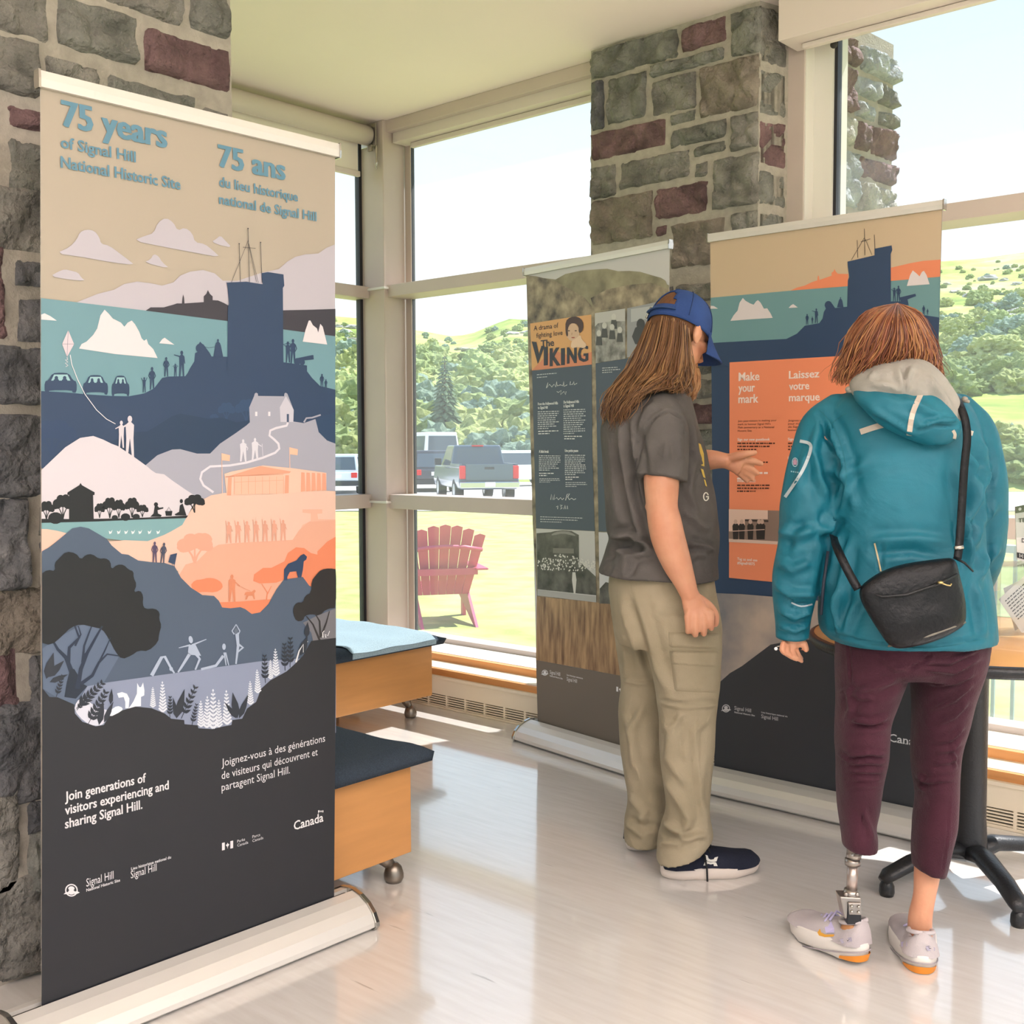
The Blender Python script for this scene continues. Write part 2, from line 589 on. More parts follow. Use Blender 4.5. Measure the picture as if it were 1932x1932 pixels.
# pillar in the glass wall
YP = 4.04
xl = pl(1115, 300, 1, YP).x
xr = pl(1431, 300, 1, YP).x
xb = pl(1489, 300, 1, 4.2).x
pm = MB()
foot = [(xl, YP), (xr, YP), (xb, 4.2), (xb, YG+0.03), (xl, YG+0.03)]
pm.prism(foot, HC, lambda u, v, w: Vector((u, v, w)), 0)
LAY = '''38,228,420,250,2 440,120,630,180,3 648,60,780,225,2 300,290,622,262,2 516,300,770,465,5 40,362,93,565,4 110,350,278,510,2
302,360,498,470,1 40,590,368,640,3 385,505,497,530,2 388,570,628,600,2 652,510,770,640,1 488,640,628,660,2 566,700,768,890,1 40,735,145,860,1
162,715,468,775,1 488,715,548,770,1 325,830,548,930,3 40,880,305,1040,5 322,990,372,1030,3 388,985,622,1150,5 650,935,765,1010,1'''
fnP = lambda u, v, w: Vector((u, YP-0.002-w, v))
lo = 9
for i, s_ in enumerate(LAY.split()):
    a0, b0, a1, b1, mi = [float(q) for q in s_.split(',')]
    A = pl(1100+a0/2.322, b0/2.322, 1, YP)
    B = pl(1100+a1/2.322, b1/2.322, 1, YP)
    stone(pm, fnP, A.x, B.z, B.x, A.z, i+3, int(mi))
rnd = random.Random(5)
za = pl(1115, 470, 1, YP).z
zb_ = pl(1300, 500, 1, YP).z
for i, (u0, v0, u1, v1) in enumerate(ashlar(xl, 0.0, xr, pl(1290, 520, 1, YP).z-0.02, rnd)):
    stone(pm, fnP, u0, v0, u1, v1, i+60, pick(rnd))
sd = Vector((xb-xr, 4.2-YP, 0))
sl_ = sd.length
sd.normalize()
sn = Vector((sd.y, -sd.x, 0))
fnS = lambda u, v, w: Vector((xr, YP, v))+sd*u+sn*(w*0.8)
for i, (u0, v0, u1, v1) in enumerate(ashlar(0.0, 0.02, sl_, HC, random.Random(3), (0.16, 0.2, 0.26), (0.09, 0.16))):
    stone(pm, fnS, u0, v0, u1, v1, i+200, rnd.choice([1, 2, 4, 1, 3]), 0.02)
fnL = lambda u, v, w: Vector((xl-w, u, v))
for i, (u0, v0, u1, v1) in enumerate(ashlar(YP, 0.0, YG-0.01, HC, random.Random(9), (0.16, 0.2, 0.26), (0.12, 0.16))):
    stone(pm, fnL, u0, v0, u1, v1, i+300, pick(rnd), 0.02)
struct(pm, 'wall_right', STM, recalc=False)
# the same pillar carried on outside the glass
om = MB()
ox0, ox1 = xl+0.03, pl(1545, 300, 1, YG+0.06).x
oy0, oy1 = YG+0.04, 4.98
om.prism([(ox0, oy0), (ox1, oy0), (ox1+0.05, oy1), (ox0, oy1)], 3.7, lambda u, v, w: Vector((u, v, w-0.6)), 0)
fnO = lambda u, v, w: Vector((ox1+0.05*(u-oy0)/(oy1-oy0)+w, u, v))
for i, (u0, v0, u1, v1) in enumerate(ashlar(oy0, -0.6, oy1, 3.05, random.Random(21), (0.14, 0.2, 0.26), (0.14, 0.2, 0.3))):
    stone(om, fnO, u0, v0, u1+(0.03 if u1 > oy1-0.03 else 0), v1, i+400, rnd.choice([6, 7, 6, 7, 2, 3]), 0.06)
fnO2 = lambda u, v, w: Vector((u, oy1+w, v))
for i, (u0, v0, u1, v1) in enumerate(ashlar(ox0, -0.6, ox1, 3.05, random.Random(22))):
    stone(om, fnO2, u0, v0, u1, v1, i+500, pick(rnd), 0.04)
fnO3 = lambda u, v, w: Vector((ox0-w, u, v))
for i, (u0, v0, u1, v1) in enumerate(ashlar(oy0, -0.6, oy1, 3.05, random.Random(23))):
    stone(om, fnO3, u0, v0, u1, v1, i+560, pick(rnd), 0.04)
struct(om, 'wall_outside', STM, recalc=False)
# near pier on the left
XL = -2.67
lm = MB()
ye = pl(436, 120, 0, XL).y
lm.box((-3.5, -1.6, 0), (XL, ye, HC))
fnN = lambda u, v, w: Vector((XL+0.002+w, u, v))
# x-left, y-top at left, x-right, y-bottom at right in photograph measure, then stone kind
NL = '''-130,-110,94,85,1 103,-18,262,128,2 192,-140,345,52,1 355,-60,434,78,2 270,47,434,178,3 -130,25,76,190,1 82,100,190,225,1 200,138,370,320,2 380,200,434,360,1
-130,150,-2,345,1 12,195,120,262,3 14,260,120,390,2 -130,322,120,490,1 130,300,300,480,1 -130,445,12,640,3 26,487,120,550,4 28,557,120,654,4 -130,642,120,768,4
-130,775,120,937,4 -130,945,58,1112,4 72,950,140,1010,2 72,1018,140,1104,4 -130,1122,120,1226,5 -130,1238,38,1340,3 52,1238,140,1332,4 -130,1352,120,1500,4 -130,1520,40,1682,1
50,1512,140,1556,4 50,1568,140,1660,2 -130,1700,120,1842,1'''
for i, s_ in enumerate(NL.split()):
    a0, b0, a1, b1, mi = [float(q) for q in s_.split(',')]
    A = pl(a0, b0, 0, XL)
    B = pl(a1, b1, 0, XL)
    z0, z1 = min(A.z, B.z), max(A.z, B.z)
    if z1-z0 < 0.04 or z0 < 0:
        z0 = max(0.005, z0)
    stone(lm, fnN, A.y, z0, B.y, min(HC, z1), i+701, int(mi), 0.035)
yl_ = pl(140, 900, 0, XL).y+0.02
for i, (u0, v0, u1, v1) in enumerate(ashlar(yl_, 0.0, ye-0.01, 1.9, random.Random(31))):
    stone(lm, fnN, u0, v0, u1, v1, i+801, pick(rnd), 0.03)
struct(lm, 'wall_left', STM, recalc=False)
# ------------------------------------------------------------------ outside
GZ = -0.6
def hdir(px):
    r = ray(px, 843)
    v_ = Vector((r.x, r.y, 0))
    return v_/FW.to_2d().length/ (v_.normalized().dot(Vector((FW.x, FW.y, 0)).normalized())) * 1.0 if False else v_
def gat(px, d, z=GZ):                     # ground point under photo column px at forward distance d
    v_ = hdir(px)
    return Vector((v_.x*d, v_.y*d, z))
M_lawn = mat('lawn_grass', '8f9a4e', 0.9, col2='b4b974', vscale=2.2, detail=12, bump=0.6, bscale=30)
M_asph = mat('parking_asphalt', 'c9c6c2', 0.9, var=0.06, vscale=2)
M_path = mat('pale_path', 'e2dccf', 0.9, var=0.05)
def hill_mat():
    m = bpy.data.materials.new('hillside')
    m.use_nodes = True
    n = m.node_tree
    b = n.nodes['Principled BSDF']
    b.inputs['Roughness'].default_value = 0.95
    b.inputs['Specular IOR Level'].default_value = 0.1
    tc = n.nodes.new('ShaderNodeTexCoord')
    z1 = n.nodes.new('ShaderNodeTexNoise')
    z1.inputs['Scale'].default_value = 0.06
    z1.inputs['Detail'].default_value = 12
    z1.inputs['Roughness'].default_value = 0.7
    n.links.new(tc.outputs['Object'], z1.inputs['Vector'])
    c1 = n.nodes.new('ShaderNodeValToRGB')
    e = c1.color_ramp.elements
    e[0].position, e[0].color = 0.33, (*rgb('62793f'), 1)
    e[1].position, e[1].color = 0.75, (*rgb('bdb988'), 1)
    for p_, h in ((0.45, '93a352'), (0.55, 'abb56c'), (0.64, 'a09b88')):
        q_ = e.new(p_)
        q_.color = (*rgb(h), 1)
    n.links.new(z1.outputs[0], c1.inputs[0])
    n.links.new(c1.outputs[0], b.inputs['Base Color'])
    return m
M_hill = hill_mat()
lw_ = MB()
c0 = [gat(-300, 60), gat(2500, 60)]
lw_.add([(-60, -30, GZ), (90, -30, GZ), (90, 110, GZ), (-90, 110, GZ), (-90, -30, GZ)], [(0, 1, 2, 3, 4)])
tag(lw_.build('lawn', M_lawn), kind='structure')
pk = MB()
vs = []
for px in range(-600, 2700, 100):
    k = min(1, max(0, (px-900)/700))
    vs += [gat(px, 33-1.0*k, GZ+0.02), gat(px, 66-18*k, GZ+0.02)]
pk.add(vs, [(2*i, 2*i+2, 2*i+3, 2*i+1) for i in range(len(vs)//2-1)])
tag(pk.build('parking_lot', M_asph), kind='structure')
SKY = [(-600, 575), (300, 580), (500, 588), (630, 597), (700, 603), (780, 622), (860, 637), (895, 630), (960, 604), (1010, 606), (1100, 598), (1300, 570), (1500, 535), (1700, 505), (1775, 499), (1850, 493), (1932, 482), (2100, 470), (2700, 460)]
def skyl(px):
    for (a, ya), (b, yb) in zip(SKY, SKY[1:]):
        if a <= px <= b:
            t = (px-a)/(b-a)
            return ya+(yb-ya)*t
    return 500
def hill_pt(px, t):
    k = min(1, max(0, (px-900)/700))
    d0 = 62-17*k
    D = 190
    d = d0*(D/d0)**t
    e0 = (GZ-1.3)/d0
    e1 = (843-skyl(px))/FPX
    kk = t**0.85
    el = e0+(e1-e0)*kk
    g = gat(px, d, 0)
    nz_ = noise.fractal(Vector((g.x*0.05, g.y*0.05, 0)), 1, 2, 5)*0.9*min(1, t*3)*(1-0.75*t)
    return Vector((g.x, g.y, 1.3+el*d+nz_+0.03))
hm = MB()
NX, NT = 150, 70
hv = [hill_pt(-600+i*3300/NX, j/NT) for j in range(NT+1) for i in range(NX+1)]
hm.add(hv, [(j*(NX+1)+i, j*(NX+1)+i+1, (j+1)*(NX+1)+i+1, (j+1)*(NX+1)+i) for j in range(NT) for i in range(NX)], 0, True)
tag(hm.build('hillside', M_hill), kind='structure')
# shrubs
def leafy(n, c1, c2):
    m = mat(n, c1, 0.9, col2=c2, vscale=3.5, detail=14, bump=1.0, bscale=3.0, spec=0.1)
    for q in m.node_tree.nodes:
        if q.type == 'BUMP':
            q.inputs['Distance'].default_value = 0.35
        if q.type == 'TEX_NOISE':
            q.inputs['Detail'].default_value = 14
            q.inputs['Roughness'].default_value = 0.75
    return m
M_bush = [leafy('bush_green', '84a05c', 'd2dc98'), leafy('bush_yellow', 'a2b45e', 'e6e8a8'), leafy('bush_blue', '7c9888', 'bccfb2')]
def blob(mb, c, r, sub=3, seed=0, sq=0.8, mi=0, amp=0.3):
    jr = random.Random(seed)
    bm = bmesh.new()
    bmesh.ops.create_icosphere(bm, subdivisions=sub, radius=1)
    vs = []
    for v_ in bm.verts:
        q_ = v_.co.copy()
        n_ = noise.fractal(q_*2.6+Vector((seed*3.3, seed*1.7, 0)), 0.6, 2.2, 6)+(jr.random()-.5)*0.34
        q_ *= r*(1+amp*n_)
        q_.z *= sq
        vs.append(Vector(c)+q_)
    fs = [tuple(w.index for w in f.verts) for f in bm.faces]
    bm.free()
    mb.add(vs, fs, mi, False)
def bush_mesh(seed, n=7, sub=4):
    r_ = random.Random(seed)
    mb = MB()
    for i in range(n):
        a = r_.uniform(0, 6.28)
        d_ = r_.uniform(0, 0.75)
        blob(mb, (d_*math.cos(a), d_*math.sin(a), r_.uniform(0.3, 0.95)), r_.uniform(0.38, 0.62), sub, seed*10+i)
    return mb
bush_src = []
def shrub(px, t, size, kind, label, group=None, grow=1.0):
    p_ = hill_pt(px, t)
    if len(bush_src) < 9:
        o = bush_mesh(len(bush_src)+1).build('shrub', M_bush[len(bush_src) % 3], None, recalc=False)
        bush_src.append(o)
    else:
        c_ = [b_ for i_, b_ in enumerate(bush_src) if i_ % 3 == kind % 3]
        o = c_[int(px*7+t*100) % len(c_)].copy()
        COL.objects.link(o)
    o.location = p_-Vector((0, 0, size*0.15))
    o.scale = (size, size, size*grow)
    o.rotation_euler = (0, 0, px*0.7)
    return tag(o, label, 'shrub', group)
NAMED = [
 (700, .30, 2.6, 0, 'round green shrub on the hillside just right of the corner post, above the camper van'),
 (752, .42, 2.4, 1, 'yellow-green shrub on the hill to the left of the spruce'),
 (905, .26, 2.4, 0, 'rounded green shrub standing straight above the cab of the grey pickup'),
 (920, .52, 3.2, 1, 'large pale green bush high above the grey pickup, below the rocks'),
 (985, .40, 2.8, 2, 'bluish shrub on the hill beside the edge of the small historical banner'),
 (965, .12, 1.7, 1, 'low yellow-green shrub just above the white minivan roof'),
 (905, .07, 1.5, 2, 'small shrub at the foot of the slope behind the pickup cab'),
 (985, .06, 1.6, 0, 'low green shrub at the foot of the slope behind the white minivan'),
 (1825, .50, 1.9, 2, 'dark bluish bush in the middle of the right-hand hillside'),
 (1893, .46, 2.3, 1, 'big pale round bush right of the dark bluish bush on the right hillside'),
 (1880, .60, 2.6, 0, 'broad rounded bush in the upper part of the right-hand hillside'),
 (1930, .58, 2.6, 2, 'tall bush near the right edge of the photo, high on the hillside'),
 (1800, .64, 1.7, 1, 'small round bush on the upper right hillside beside the orange banner edge'),
 (1905, .09, 1.6, 1, 'leafy shrub at the bottom of the grassy slope behind the teal jacket'),
 (655, .22, 2.3, 0, 'green bush in the narrow window between large banner and corner post'),
 (645, .45, 2.4, 1, 'upper bush in the narrow window between large banner and corner post'),
 (650, .10, 1.5, 2, 'low bush behind the white hatchback in the narrow window'),
]
for px, t, sz, k, lb in NAMED:
    shrub(px, t, sz, k, lb)
# everything else that grows there: one tangle of scrub nobody could count
sm_ = MB()
r_ = random.Random(11)
for i in range(900):
    px = r_.uniform(590, 1040) if r_.random() < 0.47 else (r_.uniform(1740, 1990) if r_.random() < 0.48 else r_.uniform(250, 2300))
    t = r_.uniform(0.03, 0.97)
    if px > 1700 and (0.10 < t < 0.36):
        continue
    p_ = hill_pt(px, t)
    s_ = r_.uniform(0.5, 1.7)*(0.5+0.7*(1-abs(t-0.35)))*(1.3 if px < 1200 else 0.85)
    if t > 0.8:
        s_ *= 0.45
    blob(sm_, p_+Vector((0, 0, s_*0.3)), s_, (4 if px < 1010 or px > 1740 else 1), i, 0.8, r_.choice([0, 0, 1, 1, 2]), 0.42)
sc = sm_.build('hillside_scrub', M_bush, recalc=False)
tag(sc, 'dense pale green scrub covering the hillside beyond the parking lot', 'scrub', None, 'stuff')
# grey rocks near the crest
rk = MB()
M_rock = mat('hill_rock', '8e8c86', 0.9, col2='c3c0b6', vscale=0.6, detail=8, bump=0.8, bscale=3)
for i in range(60):
    px = r_.choice([r_.uniform(640, 700), r_.uniform(850, 1010), r_.uniform(1770, 1960)])
    t = r_.uniform(0.66, 0.92)
    p_ = hill_pt(px, t)
    blob(rk, p_, r_.uniform(0.5, 1.5), 2, i+900, 0.4, 0, 0.5)
tag(rk.build('hillside_rocks', M_rock, recalc=False), 'grey rocky outcrops scattered below the crest of the hill', 'rocks', None, 'stuff')
# spruce
def spruce():
    p_ = hill_pt(840, 0.10)
    t = thing('spruce_tree', p_, 'dark pointed spruce tree rising behind the camper van and pickup', 'tree')
    tr = MB().tube([(0, 0, 0), (0, 0, 2), (0, 0, 6.6)], [0.16, 0.12, 0.02], 8)
    tr.build('trunk', mat('bark', '6b5a48', 0.9), t, local=True)
    fo = MB()
    rr = random.Random(4)
    for i in range(26):
        z = 0.7+i*0.23
        R = 1.9*(1-i/27)**0.9
        for j in range(9):
            a = j*6.283/9+i*0.4+rr.uniform(-.2, .2)
            d_ = Vector((math.cos(a), math.sin(a), 0))
            s_ = Vector((-d_.y, d_.x, 0))
            L_ = R*rr.uniform(0.8, 1.1)
            z0 = Vector((0, 0, z))
            q = [z0+d_*0.05, z0+d_*L_*0.55+s_*L_*0.22-Vector((0, 0, L_*0.12)), z0+d_*L_-Vector((0, 0, L_*0.3)), z0+d_*L_*0.55-s_*L_*0.22-Vector((0, 0, L_*0.12)), z0+d_*L_*0.5+Vector((0, 0, 0.08))]
            fo.add(q, [(0, 1, 4), (1, 2, 4), (2, 3, 4), (3, 0, 4)])
    fo.build('foliage', leafy('spruce_green', '5d7a5c', '9bb08a'), t, local=True, recalc=False)
spruce()
# ------------------------------------------------------------------ vehicles
M_tyre = mat('tyre', '2c2b2b', 0.8)
M_rim = mat('rim', 'c4c6c9', 0.3, 0.7)
M_vglass = mat('vehicle_glass', '55606a', 0.1, spec=0.8)
M_red = mat('tail_red', 'd8222a', 0.3)
M_plate = mat('plate_white', 'eeeeea', 0.5)
M_trimk = mat('dark_trim', '34343a', 0.6)
def frus(mb, lo_, hi_, mi=0):
    x0, x1, y0, y1, z0 = lo_
    X0, X1, Y0, Y1, z1 = hi_
    vs = [(x0, y0, z0), (x1, y0, z0), (x1, y1, z0), (x0, y1, z0), (X0, Y0, z1), (X1, Y0, z1), (X1, Y1, z1), (X0, Y1, z1)]
    return mb.add(vs, [(3, 2, 1, 0), (4, 5, 6, 7), (0, 1, 5, 4), (1, 2, 6, 5), (2, 3, 7, 6), (3, 0, 4, 7)], mi)
def wheel(t, x, y, r, w=0.24):
    M_ = Matrix.Translation((x, y, r)) @ Matrix.Rotation(math.pi/2, 4, 'X')
    o = MB().lathe([(r*0.62, -w/2), (r*0.95, -w/2), (r, -w/2+0.04), (r, w/2-0.04), (r*0.95, w/2), (r*0.62, w/2)], n=28, M=M_).build('wheel', M_tyre, t, local=True)
    ORG[o.name] = Vector((0, 0, 0))
    mb = MB().lathe([(0.05, -w/2-0.012), (r*0.6, -w/2+0.0), (r*0.63, -w/2+0.02), (r*0.63, w/2-0.02), (r*0.6, w/2), (0.05, w/2+0.012)], n=20, M=M_)
    mb.build('rim', M_rim, o, local=True)
def place(px, d, turn):
    base = math.atan2(FW.y, FW.x)
    return gat(px, d, GZ+0.02), base+math.radians(turn)
def car(name, px, d, turn, paint, L, Wd, H, label, cat, kind='suv', rearlight=True, r=0.36):
    loc, rz_ = place(px, d, turn)
    t = thing(name, loc, label, cat, rz=rz_)
    P = mat('paint_'+paint, paint, 0.25, coat=0.6)
    x0, x1, w = -L/2, L/2, Wd/2
    zb, zs = 0.32, H*0.56
    body = MB()
    frus(body, (x0+0.08, x1-0.1, -w+0.06, w-0.06, zb), (x0, x1, -w, w, zb+0.28))
    frus(body, (x0, x1, -w, w, zb+0.28), (x0+0.05, x1-0.12, -w+0.05, w-0.05, zs*0.97))
    body.build('body', P, t, local=True, bevel=0.06, seg=3)
    g0, g1, r0, r1 = {'suv': (x0+0.1, x1-1.05, x0+0.42, x1-1.9), 'van': (x0+0.06, x1-0.7, x0+0.2, x1-1.5), 'mini': (x0+0.1, x1-0.75, x0+0.5, x1-1.75)}[kind]
    gh = MB()
    frus(gh, (g0, g1, -w+0.05, w-0.05, zs*0.95), (r0, r1, -w+0.22, w-0.22, H-0.03))
    gh.build('cabin', P, t, local=True, bevel=0.05, seg=3)
    def gl_(f0, f1, off):
        q = MB()
        def mixp(k):
            return (g0+(r0-g0)*k-off, g1+(r1-g1)*k+off*1.2, w-0.05-(0.17)*k+off)
        a0, a1, aw = mixp(f0)
        b0, b1, bw = mixp(f1)
        za, zb2 = zs*0.95+(H-0.03-zs*0.95)*f0, zs*0.95+(H-0.03-zs*0.95)*f1
        return q, (a0, a1, aw, za), (b0, b1, bw, zb2)
    q, a_, b_ = gl_(0.14, 0.84, 0.012)
    s0, s1 = 0.28, 0.2
    for sg in (-1, 1):
        q2 = MB().add([(a_[0]+s0, sg*a_[2], a_[3]), (a_[1]-s1-0.1, sg*a_[2], a_[3]), (b_[1]-s1, sg*b_[2], b_[3]), (b_[0]+s0, sg*b_[2], b_[3]),
                       (a_[0]+s0, sg*(a_[2]-.02), a_[3]), (a_[1]-s1-0.1, sg*(a_[2]-.02), a_[3]), (b_[1]-s1, sg*(b_[2]-.02), b_[3]), (b_[0]+s0, sg*(b_[2]-.02), b_[3])],
                      [(0, 1, 2, 3), (7, 6, 5, 4), (0, 4, 5, 1), (1, 5, 6, 2), (2, 6, 7, 3), (3, 7, 4, 0)])
        q2.build('side_window', M_vglass, t, local=True)
    for k_, xa, xb_ in (('rear_window', a_[0], b_[0]), ('windshield', a_[1], b_[1])):
        dx = 0.02 if k_ == 'rear_window' else -0.02
        wa, wb = a_[2]-0.14, b_[2]-0.1
        MB().add([(xa, -wa, a_[3]), (xa, wa, a_[3]), (xb_, wb, b_[3]), (xb_, -wb, b_[3]), (xa+dx, -wa, a_[3]), (xa+dx, wa, a_[3]), (xb_+dx, wb, b_[3]), (xb_+dx, -wb, b_[3])],
                 [(0, 1, 2, 3), (7, 6, 5, 4), (0, 4, 5, 1), (1, 5, 6, 2), (2, 6, 7, 3), (3, 7, 4, 0)]).build(k_, M_vglass, t, local=True)
    for sg in (-1, 1):
        MB().box((x0-0.02, sg*w*0.72-0.12*1, zs*0.72), (x0+0.1, sg*w*0.72+0.12, zs*0.95)).build('tail_light', M_red, t, local=True, bevel=0.02)
    MB().box((x0-0.06, -w+0.06, zb+0.02), (x0+0.1, w-0.06, zb+0.22)).build('bumper', M_trimk, t, local=True, bevel=0.03)
    MB().box((x0-0.02, -0.16, zs*0.70), (x0+0.04, 0.16, zs*0.86)).build('license_plate', M_plate, t, local=True)
    for xx in (x0+0.85, x1-0.95):
        for sg in (-1, 1):
            wheel(t, xx, sg*(w-0.12), r)
    return t
def pickup():
    loc, rz_ = place(893, 39, 12)
    t = thing('pickup_truck', loc, 'dark grey pickup truck parked facing the hill, seen from behind', 'truck', rz=rz_)
    P = mat('paint_grey', '4e5d6e', 0.25, coat=0.6)
    w = 1.0
    b = MB()
    frus(b, (-2.9, 2.9, -w+.05, w-.05, 0.5), (-2.95, 2.95, -w, w, 0.75))
    frus(b, (-2.95, 2.95, -w, w, 0.75), (-2.92, 2.85, -w+.04, w-.04, 1.22))
    b.build('body', P, t, local=True, bevel=0.06, seg=3)
    bed = MB()
    bed.box((-2.9, -w+.03, 1.2), (-0.95, -w+.12, 1.34))
    bed.box((-2.9, w-.12, 1.2), (-0.95, w-.03, 1.34))
    bed.build('bed_rail', P, t, local=True, bevel=0.02)
    tg = MB().box((-2.99, -w+.22, 0.80), (-2.9, w-.22, 1.33))
    tg.box((-3.0, -0.16, 1.16), (-2.985, 0.16, 1.24), 1)
    tg.build('tailgate', [P, M_trimk], t, local=True, bevel=0.015)
    c = MB()
    frus(c, (-0.95, 1.5, -w+.05, w-.05, 1.2), (-0.8, 0.75, -w+.2, w-.2, 1.95))
    c.build('cab', P, t, local=True, bevel=0.05, seg=3)
    for sg in (-1, 1):
        MB().add([(-0.75, sg*.945, 1.27), (1.2, sg*.945, 1.27), (0.62, sg*.83, 1.84), (-0.68, sg*.83, 1.84), (-0.75, sg*.9, 1.27), (1.2, sg*.9, 1.27), (0.62, sg*.79, 1.84), (-0.68, sg*.79, 1.84)],
                 [(0, 1, 2, 3), (7, 6, 5, 4), (0, 4, 5, 1), (1, 5, 6, 2), (2, 6, 7, 3), (3, 7, 4, 0)]).build('side_window', M_vglass, t, local=True)
    MB().add([(-0.95, -.78, 1.3), (-0.95, .78, 1.3), (-0.84, .68, 1.84), (-0.84, -.68, 1.84), (-0.9, -.78, 1.3), (-0.9, .78, 1.3), (-0.79, .68, 1.84), (-0.79, -.68, 1.84)],
             [(0, 1, 2, 3), (7, 6, 5, 4), (0, 4, 5, 1), (1, 5, 6, 2), (2, 6, 7, 3), (3, 7, 4, 0)]).build('rear_window', M_vglass, t, local=True)
    MB().box((-0.86, -0.2, 1.9), (-0.78, 0.2, 1.95)).build('brake_light', M_red, t, local=True, bevel=0.01)
    for sg in (-1, 1):
        MB().box((-3.0, sg*.88-.1, 0.85), (-2.85, sg*.88+.1, 1.28)).build('tail_light', M_red, t, local=True, bevel=0.03)
        MB().box((1.0, sg*(w+.1)-.12, 1.25), (1.15, sg*(w+.1)+.12, 1.5)).build('mirror', M_trimk, t, local=True, bevel=0.03)
    MB().box((-3.12, -w+.02, 0.55), (-2.9, w-.02, 0.76)).build('bumper', mat('chrome', 'c9ccd0', 0.15, 1.0), t, local=True, bevel=0.03)
    MB().box((-3.13, -.17, 0.6), (-3.1, .17, 0.75)).build('license_plate', M_plate, t, local=True)
    for xx in (-1.85, 1.85):
        for sg in (-1, 1):
            wheel(t, xx, sg*(w-.14), 0.42, 0.28)
pickup()
car('suv', 806, 49, 12, '45464f', 4.9, 1.95, 1.78, 'black SUV with a red light strip parked left of the grey pickup', 'car')
car('camper_van', 800, 60, 24, 'f2f2ee', 6.0, 2.05, 2.7, 'tall white camper van parked behind the black SUV', 'van', 'van')
car('minivan', 975, 54, -62, 'eeeeec', 5.0, 1.95, 1.75, 'white minivan parked to the right of the grey pickup', 'car', 'mini')
car('hatchback', 648, 47, 2, 'dfe6ec', 4.4, 1.85, 1.65, 'pale hatchback seen from behind in the narrow window left of the post', 'car')
car('parked_car', 900, 66, -70, 'd8dade', 4.6, 1.8, 1.62, 'light car mostly hidden behind the grey pickup cab', 'car', 'mini')
# ------------------------------------------------------------------ red garden chair on the lawn
def adirondack():
    d = (1.3-GZ)*FPX/(1180-843)
    loc = gat(838, d)
    t = thing('adirondack_chair', loc, 'faded red wooden garden chair with a fan back standing on the lawn', 'chair', rz=math.atan2(RT.y, RT.x)+math.radians(14))
    M_ = mat('red_paint', 'c2456a', 0.5, var=0.06, vscale=8)
    # local: x right, y away from the viewer (the chair faces away), z up
    for i in range(7):
        u = (i-3)
        xb_, xt = u*0.085, u*0.128
        top = 1.06-0.012*u*u
        wb, wt = 0.04, 0.060
        tilt = -0.30
        def P_(x, z, dy=0):
            return Vector((x, 0.18+tilt*(z-0.3)+dy, z))
        MB().add([P_(xb_-wb, .3), P_(xb_+wb, .3), P_(xt+wt, top), P_(xt, top+.02), P_(xt-wt, top), P_(xb_-wb, .3, .022), P_(xb_+wb, .3, .022), P_(xt+wt, top, .022), P_(xt, top+.02, .022), P_(xt-wt, top, .022)],
                 [(0, 1, 2, 3, 4), (9, 8, 7, 6, 5), (0, 5, 6, 1), (1, 6, 7, 2), (2, 7, 8, 3), (3, 8, 9, 4), (4, 9, 5, 0)]).build('back_slat', M_, t, local=True)
    MB().tube([(-.40, -.03, .80), (-.2, -.06, .835), (0, -.07, .845), (.2, -.06, .835), (.40, -.03, .80)], 0.025, 6).build('upper_back_rail', M_, t, local=True)
    MB().box((-.36, -0.0, .53), (.36, .05, .60)).build('lower_back_rail', M_, t, local=True)
    for k in range(5):
        y = 0.22+k*0.095
        MB().box((-.28, y, .33+k*.012), (.28, y+.085, .352+k*.012)).build('seat_slat', M_, t, local=True)
    for sg in (-1, 1):
        MB().box((sg*.40-.07, -.05, .58), (sg*.40+.07, .72, .605)).build('armrest', M_, t, local=True, bevel=0.02)
        MB().box((sg*.33-.02, .60, 0), (sg*.33+.02, .70, .58)).build('front_leg', M_, t, local=True)
        mb = MB()
        mb.prism([(-.28, 0), (-.17, 0), (.70, .26), (.70, .36), (.2, .33)], .03, lambda u, v, w: Vector((sg*.29-.015+w, u, v)))
        mb.build('rear_leg', M_, t, local=True)
adirondack()
# railing outside on the right
def railing():
    Mr = mat('railing_paint', 'a9bccb', 0.4)
    a = pl(1840, 1300, 1, 6.2)
    t = thing('metal_railing', (a.x, 6.2, GZ), 'grey-blue metal railing on the grass outside, low in the right window', 'railing')
    z1 = pl(1880, 1371, 1, 6.2).z
    z0 = z1-0.02
    x0_, x1_ = a.x, a.x+3.2
    MB().box((x0_, 6.18, z1), (x1_, 6.21, z1+0.03)).build('bottom_rail', Mr, t)
    MB().box((x0_, 6.17, z1+0.95), (x1_, 6.22, z1+0.99)).build('top_rail', Mr, t)
    xx = pl(1874, 1300, 1, 6.2).x
    dx = (pl(1911, 1300, 1, 6.2).x-xx)
    i = -1
    while xx+i*dx < x1_:
        MB().box((xx+i*dx-.009, 6.186, z1+0.02), (xx+i*dx+.009, 6.204, z1+0.96)).build('baluster', Mr, t)
        i += 1
    for q_ in (x0_, x1_-0.05):
        MB().box((q_, 6.17, GZ), (q_+.05, 6.22, z1+1.0)).build('post', Mr, t)
railing()
